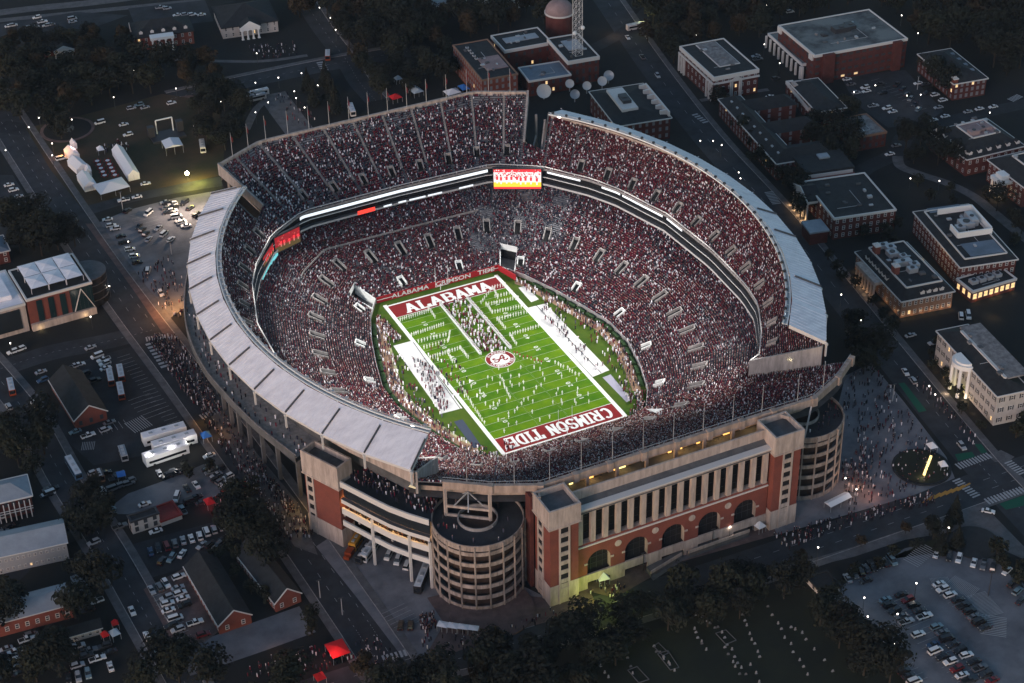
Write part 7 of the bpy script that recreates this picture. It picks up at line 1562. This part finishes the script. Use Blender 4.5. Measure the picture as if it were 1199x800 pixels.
grove([(250, 655), (268, 640), (310, 700), (318, 718), (300, 715)], 7, 'small dark tree between the two gabled barracks', 'trees between the barracks', ('small',), 6); grove([(352, 728), (366, 724), (378, 742), (364, 746)], 3, 'small dark tree by the corner below the right barracks', 'trees below the barracks', ('small',), 5); grove([(300, 805), (350, 802), (355, 830), (290, 830)], 6, 'dark tree among the stalls at the bottom edge', 'trees at the bottom edge', ('leafy', 'small'), 7)
grove([(155, 780), (225, 775), (250, 815), (150, 815)], 7, 'dark tree at the bottom edge by the lower left street', 'trees by the lower left street', ('leafy', 'autumn'), 7); grove([(0, 790), (80, 760), (85, 775), (60, 810), (0, 815)], 7, 'dark tree in the lower left yard', 'trees in the lower left yard', sep=7); grove([(0, 700+60), (5, 690), (60, 640+60), (90, 668), (130, 700), (100, 720)], 5, 'dark tree between the metal roofs', 'trees between the metal roofs', sep=8)
for x, y in ((560, 796), (428, 790)): p = G(x, y); tree(p, 'autumn', 'yellowish tree top standing out %s' % ('at the bottom edge below the drum' if x > 500 else 'beside the lower left road'), None, .9)
for x, y, w in ((940, 655, 'left'), (1008, 640, 'middle'), (1060, 625, 'right')): p = G(x, y); tree(p, 'autumn', 'small reddish tree on the near street pavement, %s of three' % w, None, .45)

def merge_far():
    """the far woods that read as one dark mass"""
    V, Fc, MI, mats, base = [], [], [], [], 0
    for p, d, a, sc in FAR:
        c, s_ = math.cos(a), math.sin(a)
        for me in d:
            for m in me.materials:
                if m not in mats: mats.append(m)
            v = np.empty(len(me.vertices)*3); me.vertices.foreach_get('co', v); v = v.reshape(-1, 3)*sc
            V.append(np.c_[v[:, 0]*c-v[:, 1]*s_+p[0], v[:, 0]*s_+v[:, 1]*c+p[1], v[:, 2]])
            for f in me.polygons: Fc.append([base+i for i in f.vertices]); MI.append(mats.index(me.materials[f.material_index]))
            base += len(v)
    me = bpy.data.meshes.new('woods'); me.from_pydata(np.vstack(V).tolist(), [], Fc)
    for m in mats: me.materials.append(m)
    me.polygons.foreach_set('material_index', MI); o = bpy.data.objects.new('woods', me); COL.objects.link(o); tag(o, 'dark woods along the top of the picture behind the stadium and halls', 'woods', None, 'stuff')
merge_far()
# ================================================================== STREET LAMPS, CROWDS, CEMETERY
mat('bulb', (1, 1, 1), emis=(1, .90, .80), estr=5)
LP = [(6.5, 176), (45.5, 138), (33.6, 149), (76.6, 123), (84, 140), (133, 114), (82, 94), (157, 82.5), (300.5, 62.5), (272, 103), (299, 97), (326, 91), (353, 85.7), (344.6, 107), (346.6, 115), (314, 120), (258.6, 118.7), (356.6, 126), (374, 9), (387, 21), (299, 131.6), (206, 103.7), (372, 100), (393, 35), (227, 148), (61, 168), (61, 182),
 (810, 21), (815.5, 41), (898, 6), (895, 52), (1055.7, 18), (1075, 39), (913, 74), (1078, 111), (1062, 112), (1159, 132), (1102, 149), (1066, 209), (1100, 212), (1025, 100), (1000, 108), (820, 205-40), (867, 209), (835, 165), (865, 202), (845, 170),
 (124, 335), (198, 316) if False else (124.5, 335), (12, 402), (106, 371), (1012, 700), (1073, 683), (1111, 618), (1051, 719), (958, 641), (1175, 455) if False else (1003, 573), (1034, 500) if False else (990, 560), (1095, 462), (1088, 452), (1008, 375), (985, 345), (1016, 722), (1048, 754), (855, 617-0), (655, 740-0), (150, 283), (128, 335) ]
LP = list(dict.fromkeys(LP)); lamp = None
names = ['near the tent lawn', 'near the fountain', 'by the wood', 'behind the tents']
def zone(x, y):
    if x < 235 and y < 240: return 'around the tent lawn and the wood behind it'
    if x < 420 and y < 160: return 'along the road behind the far left deck'
    if x < 420: return 'in the streets left of the stadium'
    if y < 130: return 'in the upper right woods and car park'
    if y < 300: return 'along the right hand streets'
    if y < 560: return 'before the mansion and halls'
    return 'around the near street and big car park'
for i, (x, y) in enumerate(LP):
    p = G(x, y, 6.0)
    if lamp is None:
        lamp = thing('street_lamp', '', 'street lamp', (p.x, p.y, 0)); MB().cyl((0, 0, 0), .12, 5.7, 6, r2=.07).build('pole', 'dark_metal', lamp); MB().ball((0, 0, 6.0), .26, 8, 6).build('globe', 'bulb', lamp); t = lamp
    else: t = dup(lamp, (p.x, p.y, 0))
    z_ = zone(x, y); t['label'] = 'lit globe lamp on a dark pole '+z_; t['group'] = 'street lamps '+z_
# tall bare light masts
lm = None
for x, y, x2, y2, lab in ((1157, 698, 1160, 670, 'tall dark light mast on the hatched island in the big car park'), (144, 247, 141, 225, 'light pole beside the lane below the tents'), (201, 298, 200, 287, 'light pole in the car park left of the roof'), (1045, 470, 1047, 450, 'tall pole at the kerb of the right street plaza'), (753, 668, 753, 648, 'tall dark pole before the arched front, nearer the left tower'), (834, 640, 834, 620, 'tall dark pole before the arched front, nearer the right tower'), (1074, 105, 1076, 90, 'light pole in the upper right car park'), (375, 700, 373, 680, 'slim pole at the lower left road kerb'), (401, 720, 401, 700, 'second slim pole further down the lower left road')):
    p = G(x, y); H = max(6, HT((x2, y2), (x, y))); t = thing('light_mast', lab, 'light pole', (p.x, p.y, 0)); MB().cyl((0, 0, 0), .2, H, 6, r2=.12).build('pole', 'dark_metal' if 'dark' in lab else 'grey_metal', t); MB().box((0, 0, H), (1.6, .5, .25)).build('lamp_head', 'dark_metal', t)
# street crowds
def street(poly, n, label, name='crowd', z=.15, p=(.05, .05, .16, .40, .18, .10, .02, .04)):
    P = in_px(poly, n, z); o = people_mesh(name, P, rng.uniform(0, 6.28, len(P)), cloth(len(P), p)*.8, True, None, .9); tag(o, label, 'crowd', None, 'stuff')
street([(172, 395), (205, 392), (240, 440), (262, 480), (240, 490), (215, 460), (190, 425)], 520, 'people crowding the road outside the left roof'); street([(235, 490), (262, 482), (330, 575), (352, 620), (335, 640), (300, 585)], 330, 'people walking down the road toward the brick tower')
street([(300, 545), (345, 585), (372, 630), (350, 632)], 130, 'people on the pavement beside the brick tower'); street([(1000, 430), (1025, 430), (1055, 470), (1100, 535), (1110, 560), (1060, 580), (990, 600), (1000, 520), (985, 470)], 400, 'people milling over the paved plaza right of the drum')
street([(985, 545), (1012, 520), (1020, 560), (1000, 592), (985, 590)], 110, 'people in the warm lit arc beside the right drum'); street([(905, 626), (960, 612), (1060, 585), (1090, 575), (1095, 590), (1000, 615), (920, 645)], 230, 'people crossing the near street'); street([(160, 320), (200, 300), (215, 330), (214, 375), (190, 365)], 110, 'people gathered in the orange light by the gate')
street([(290, 55), (345, 50), (350, 65), (300, 72)], 70, 'people on the dark lawn before the temple fronted house'); street([(317, 112), (340, 108), (385, 155), (370, 165)], 60, 'people on the broad path behind the far deck'); street([(480, 755), (520, 735), (600, 735), (700, 690), (690, 705), (600, 745), (530, 768)], 60, 'people on the paving around the near drum')
street([(700, 688), (725, 682), (735, 690), (715, 700)], 30, 'people under the green light by the near tower'); street([(490, 722), (508, 718), (512, 735), (495, 745)], 90, 'dark clad group standing on the grey plaza'); street([(245, 590), (262, 575), (290, 565), (292, 575), (265, 590), (250, 600)], 60, 'people under the red canopies by the gravel lot', p=(.5, .2, .2, .05, .05, 0, 0, 0))
street([(280, 790), (330, 765), (400, 755), (420, 770), (340, 800)], 120, 'people among the red lit stalls at the bottom', p=(.35, .2, .2, .1, .15, 0, 0, 0)); street([(120, 170), (140, 165), (160, 175), (150, 180), (125, 180)], 40, 'guests beside the orange glow on the lawn'); street([(400, 755), (440, 745), (470, 775), (430, 790)], 40, 'people crossing the lower road junction')
street([(1060, 440), (1075, 440), (1150, 520), (1140, 525)], 50, 'people walking in the right hand street'); street([(1010, 120+10), (1180, 600), (1190, 610), (1170, 612)], 10, 'people at the crossing') if False else None
# terrace and drum top people
TT = np.array([(p[0]*(1-rng.uniform(.005, .07)), p[1]*(1-rng.uniform(.005, .07)), 28.02) for p in TS for _ in range(3)]); tag(people_mesh('crowd', TT, rng.uniform(0, 6, len(TT)), cloth(len(TT), (.08, .06, .12, .36, .2, .12, .02, .04)), True), 'a few people strolling on the elevated terrace under the roof', 'crowd', None, 'stuff')
Q = []
for a in np.arange(0, 1, .01):
    i = min(4, int(a*5)); f = a*5-i; u = Vector((*D[i], 0)).lerp(Vector((*D[i+1], 0)), f); v = Vector((*DI[i], 0)).lerp(Vector((*DI[i+1], 0)), f); 
    for _ in range(2): w_ = u.lerp(v, random.uniform(.3, 1)); Q.append((w_.x, w_.y, 27.02))
    for _ in range(3): w_ = u.lerp(v, random.uniform(.05, .5)); Q.append((w_.x, w_.y, 15.22))
for s in (-1, 1):
    for _ in range(16 if s < 0 else 60): a = random.uniform(0, 6.28); r = random.uniform(7.5, 14); Q.append((s*62+r*math.cos(a), -113+r*math.sin(a), 26.15))
Q = np.array(Q); tag(people_mesh('crowd', Q, rng.uniform(0, 6, len(Q)), cloth(len(Q), (.08, .06, .12, .36, .2, .12, .02, .04)), True), 'people on the plaza deck and the tops of the ramp drums', 'crowd', None, 'stuff')
# sign cube on the plaza deck
p = G(490, 578, 27); t = thing('ticket_kiosk', 'black cube kiosk with a glowing tan roof on the plaza deck', 'kiosk', p, R(-52)); MB().box((0, 0, 0), (4.6, 4.2, 3.6)).build('body', 'dark_metal', t); MB().box((0, 0, 3.6), (4.7, 4.3, .15)).build('roof', mat('kiosk_lit', (.6, .5, .3), emis=(1, .8, .5), estr=.35), t)
# white awning sheets in the stands
for px, z_ in (([(757, 479), (791, 478.5), (777, 487)], 8.5),):
    g = MB(); Q = [G(*q_, z_) for q_ in px]; g.poly(Q); g.poly([q_-Vector((0, 0, .2)) for q_ in Q]); tag(g.build('awning', 'tarp_white'), 'white triangular awning at the near right corner of the seats', 'awning')
# cemetery below the tree belt
mat('stone_pale', (.22, .22, .23), rough=.9); mat('stone_grey', (.10, .10, .105), rough=.9)
GM = []
for (a, b, n) in (((765, 757), (790, 785), 5), ((770, 765), (785, 778), 3), ((812, 737), (826, 760), 6), ((840, 735), (872, 790), 9), ((870, 720), (890, 770), 8), ((900, 712), (945, 790), 10), ((815, 720), (838, 735), 5), ((735, 770), (742, 790), 3), ((700, 775), (712, 795), 4), ((850, 760), (865, 790), 5), ((925, 735), (940, 742), 2), ((880, 780), (890, 798), 3), ((932, 738), (975, 785), 5)):
    for k in range(n): t = k/max(1, n-1); GM.append((a[0]+(b[0]-a[0])*t+random.uniform(-1.5, 1.5), a[1]+(b[1]-a[1])*t+random.uniform(-1.5, 1.5)))
gs = None; me = {}
for k in range(4):
    g = MB(); w_, h_ = (.8, .9) if k % 2 else (.55, 1.3); m = 'stone_pale' if k < 3 else 'stone_grey'; g.box((0, 0, 0), (w_+.3, .6, .2), m); n = 8; top = [(w_/2*math.cos(math.pi*i/n), h_-.25+.25*math.sin(math.pi*i/n)) for i in range(n+1)]
    P = [(-w_/2, .2)]+[(-x, z) for x, z in top]+[(w_/2, .2)]; A = [(x, -.12, z) for x, z in P]; B_ = [(x, .12, z) for x, z in P]; g.poly(A, m); g.poly(B_[::-1], m); g.strip(A, B_, m, True); o = g.build('gravestone'); me[k] = o.data; bpy.data.objects.remove(o)
for x, y in GM:
    p = G(x, y); k = random.randrange(4); o = bpy.data.objects.new('gravestone', me[k]); COL.objects.link(o); o.location = p; o.rotation_euler = (0, 0, random.uniform(-.15, .15)-.1); o.scale = (.9, .9, .9); tag(o, 'small pale gravestone in the dark cemetery lawn below the tree belt', 'gravestone', 'gravestones in the cemetery')
for px in ([(765, 757), (776, 768), (783, 765), (771, 753)], [(770, 766), (785, 785), (795, 782), (782, 762)], [(735, 785), (748, 800), (760, 796), (746, 781)], [(838, 742), (850, 755), (862, 750), (850, 738)]):
    g = MB(); Q = [G(*p) for p in px]
    for i in range(4): g.bar((Q[i].x, Q[i].y, .15), (Q[(i+1) % 4].x, Q[(i+1) % 4].y, .15), .22, .3)
    tag(g.build('grave_kerb', 'stone_grey'), 'low stone kerb round a family plot in the cemetery', 'kerb', 'plot kerbs in the cemetery')
POW, EXPO, UPW = .76, .70, 1.15; HAZE = .000024
# ================================================================== LIGHT
w = bpy.data.worlds.new('World'); scene.world = w; w.use_nodes = True; nt = w.node_tree
sky = nt.nodes.new('ShaderNodeTexSky'); sky.sky_type = 'NISHITA'; sky.sun_disc = False
SUN_EL, SUN_AZ = R(6), R(-122)      # low in the west, to the left of the field
sky.sun_elevation = SUN_EL; sky.sun_rotation = SUN_AZ; sky.air_density = 1.0; sky.dust_density = .6; sky.ozone_density = 1.8
bg = nt.nodes['Background']; bg.inputs['Strength'].default_value = .15
nt.links.new(sky.outputs[0], bg.inputs['Color'])
sl = bpy.data.lights.new('sun', 'SUN'); sl.energy = .9; sl.angle = R(25); sl.color = (1, .74, .72)
so = bpy.data.objects.new('sun', sl); COL.objects.link(so)
dv = Vector((math.sin(SUN_AZ)*math.cos(R(14)), math.cos(SUN_AZ)*math.cos(R(14)), math.sin(R(14))))
so.rotation_euler = (-dv).to_track_quat('-Z', 'Y').to_euler()
def spot(p, target, power, size=R(70), blend=.6, color=(1, .97, .92), rad=1.0):
    l = bpy.data.lights.new('floodlight', 'SPOT'); l.energy = power; l.spot_size = size; l.spot_blend = blend; l.color = color; l.shadow_soft_size = rad
    o = bpy.data.objects.new('floodlight_lamp', l); COL.objects.link(o); o.location = p
    o.rotation_euler = (Vector(target)-Vector(p)).to_track_quat('-Z', 'Y').to_euler(); return o
def point(p, power, color, rad=.3):
    l = bpy.data.lights.new('lamp', 'POINT'); l.energy = power; l.color = color; l.shadow_soft_size = rad
    o = bpy.data.objects.new('lamp_light', l); COL.objects.link(o); o.location = p; return o
for s, L in ((1, LR), (-1, LL)):
    for k in range(4, 96, 11):
        p = L[k]; spot((p.x-s*2.5, p.y, p.z-.3), (p.x*.12, p.y*.5, 0), 1.0e5*POW, R(84), 1.0)
for k in range(8):
    k2 = min(4, int(k*5/8)); f = k*5/8-k2; u = Vector((*D[k2], 0)).lerp(Vector((*D[k2+1], 0)), f); v = Vector((*DI[k2], 0)).lerp(Vector((*DI[k2+1], 0)), f); q = u.lerp(v, .16); point((q.x, q.y, 19.6), 260, (1, .55, .16))
for x, y, z, p_, c in UP: point((x, y, z), p_*UPW, c, .15)
LAMPS = [o for o in COL.objects if o.get('category') == 'street lamp']
for o in LAMPS: point((o.location.x, o.location.y, 5.4), 75*UPW, (1, .86, .72), .35)
def lampat(px, py, z, pw, col): q = G(px, py, z); point(tuple(q), pw*UPW, col, .3)
fl = thing('tower_light', 'blinding yellow white floodlight on a tripod at the edge of the tent lawn', 'floodlight', tuple(G(220, 211, 0))); MB().cyl((0, 0, 0), .12, 3.2, 6).build('mast', 'dark_metal', fl); mat('bulb_hot', (1, 1, .8), emis=(1, .93, .55), estr=30); MB().ball((0, 0, 3.6), .9, 10, 8).build('globe', 'bulb_hot', fl)
lampat(222, 208, 5.5, 4200, (1, .85, .15)); lampat(233, 205, 4, 2200, (.9, .88, .10)); lampat(214, 232, 9, 8000, (1, .74, .55)); lampat(226, 229, 8, 5000, (1, .76, .56)); lampat(203, 345, 7, 4200, (1, .45, .15)); lampat(195, 352, 7, 1800, (1, .45, .15))
lampat(71, 176, 4, 500, (1, .35, .05)); lampat(86, 170, 5, 300, (1, .6, .5)); lampat(708, 690, 6, 1200, (.72, .9, .12)); lampat(690, 702, 4, 450, (.72, .9, .2)); lampat(254, 498, 5, 350, (1, .45, .1)); lampat(235, 488, 3, 200, (1, .45, .05))
lampat(1003, 560, 5, 450, (1, .45, .2)); lampat(1020, 575, 3, 250, (1, .4, .25)); lampat(388, 762, 6.5, 700, (1, .35, .3)); lampat(333, 790, 2, 150, (1, .15, .05)); lampat(245, 590, 1.8, 160, (1, .1, .1)); lampat(272, 577, 1.8, 160, (1, .1, .1)); lampat(1080, 557, 2, 120, (1, .8, .4)); lampat(925, 421, 34, 500, (1, .9, .5)); lampat(325, 757, 3, 120, (1, .4, .1))
lampat(345, 585, 5, 400, (1, .6, .2)); lampat(355, 605, 5, 300, (1, .6, .25)); lampat(1082, 302, 8, 500, (1, .6, .15)); lampat(755, 22, 5, 700, (.8, .8, .3)); lampat(720, 32, 5, 500, (1, .6, .3)); lampat(1163, 365, 3, 150, (1, .6, .25)) 
for x in (-36, -24, -12, 4, 12, 24, 36): point((x, -120.4, 36.3), 170*UPW, (1, .62, .22), .3)
if HAZE > 0:
    hz = MB(); hz.box((0, 700, -1), (3200, 4200, 470)); ho = hz.build('haze'); tag(ho, None, None, None, 'stuff')
    hm_ = bpy.data.materials.new('haze_air'); hm_.use_nodes = True; hn = hm_.node_tree; hn.nodes.remove(hn.nodes['Principled BSDF']); pv = hn.nodes.new('ShaderNodeVolumePrincipled'); pv.inputs['Density'].default_value = HAZE; pv.inputs['Color'].default_value = (.62, .80, 1, 1); pv.inputs['Anisotropy'].default_value = .0
    hn.links.new(pv.outputs['Volume'], hn.nodes['Material Output'].inputs['Volume']); ho.data.materials.append(hm_)
scene.view_settings.view_transform = 'Standard'; scene.view_settings.look = 'None'; scene.view_settings.gamma = 1
scene.view_settings.exposure = EXPO
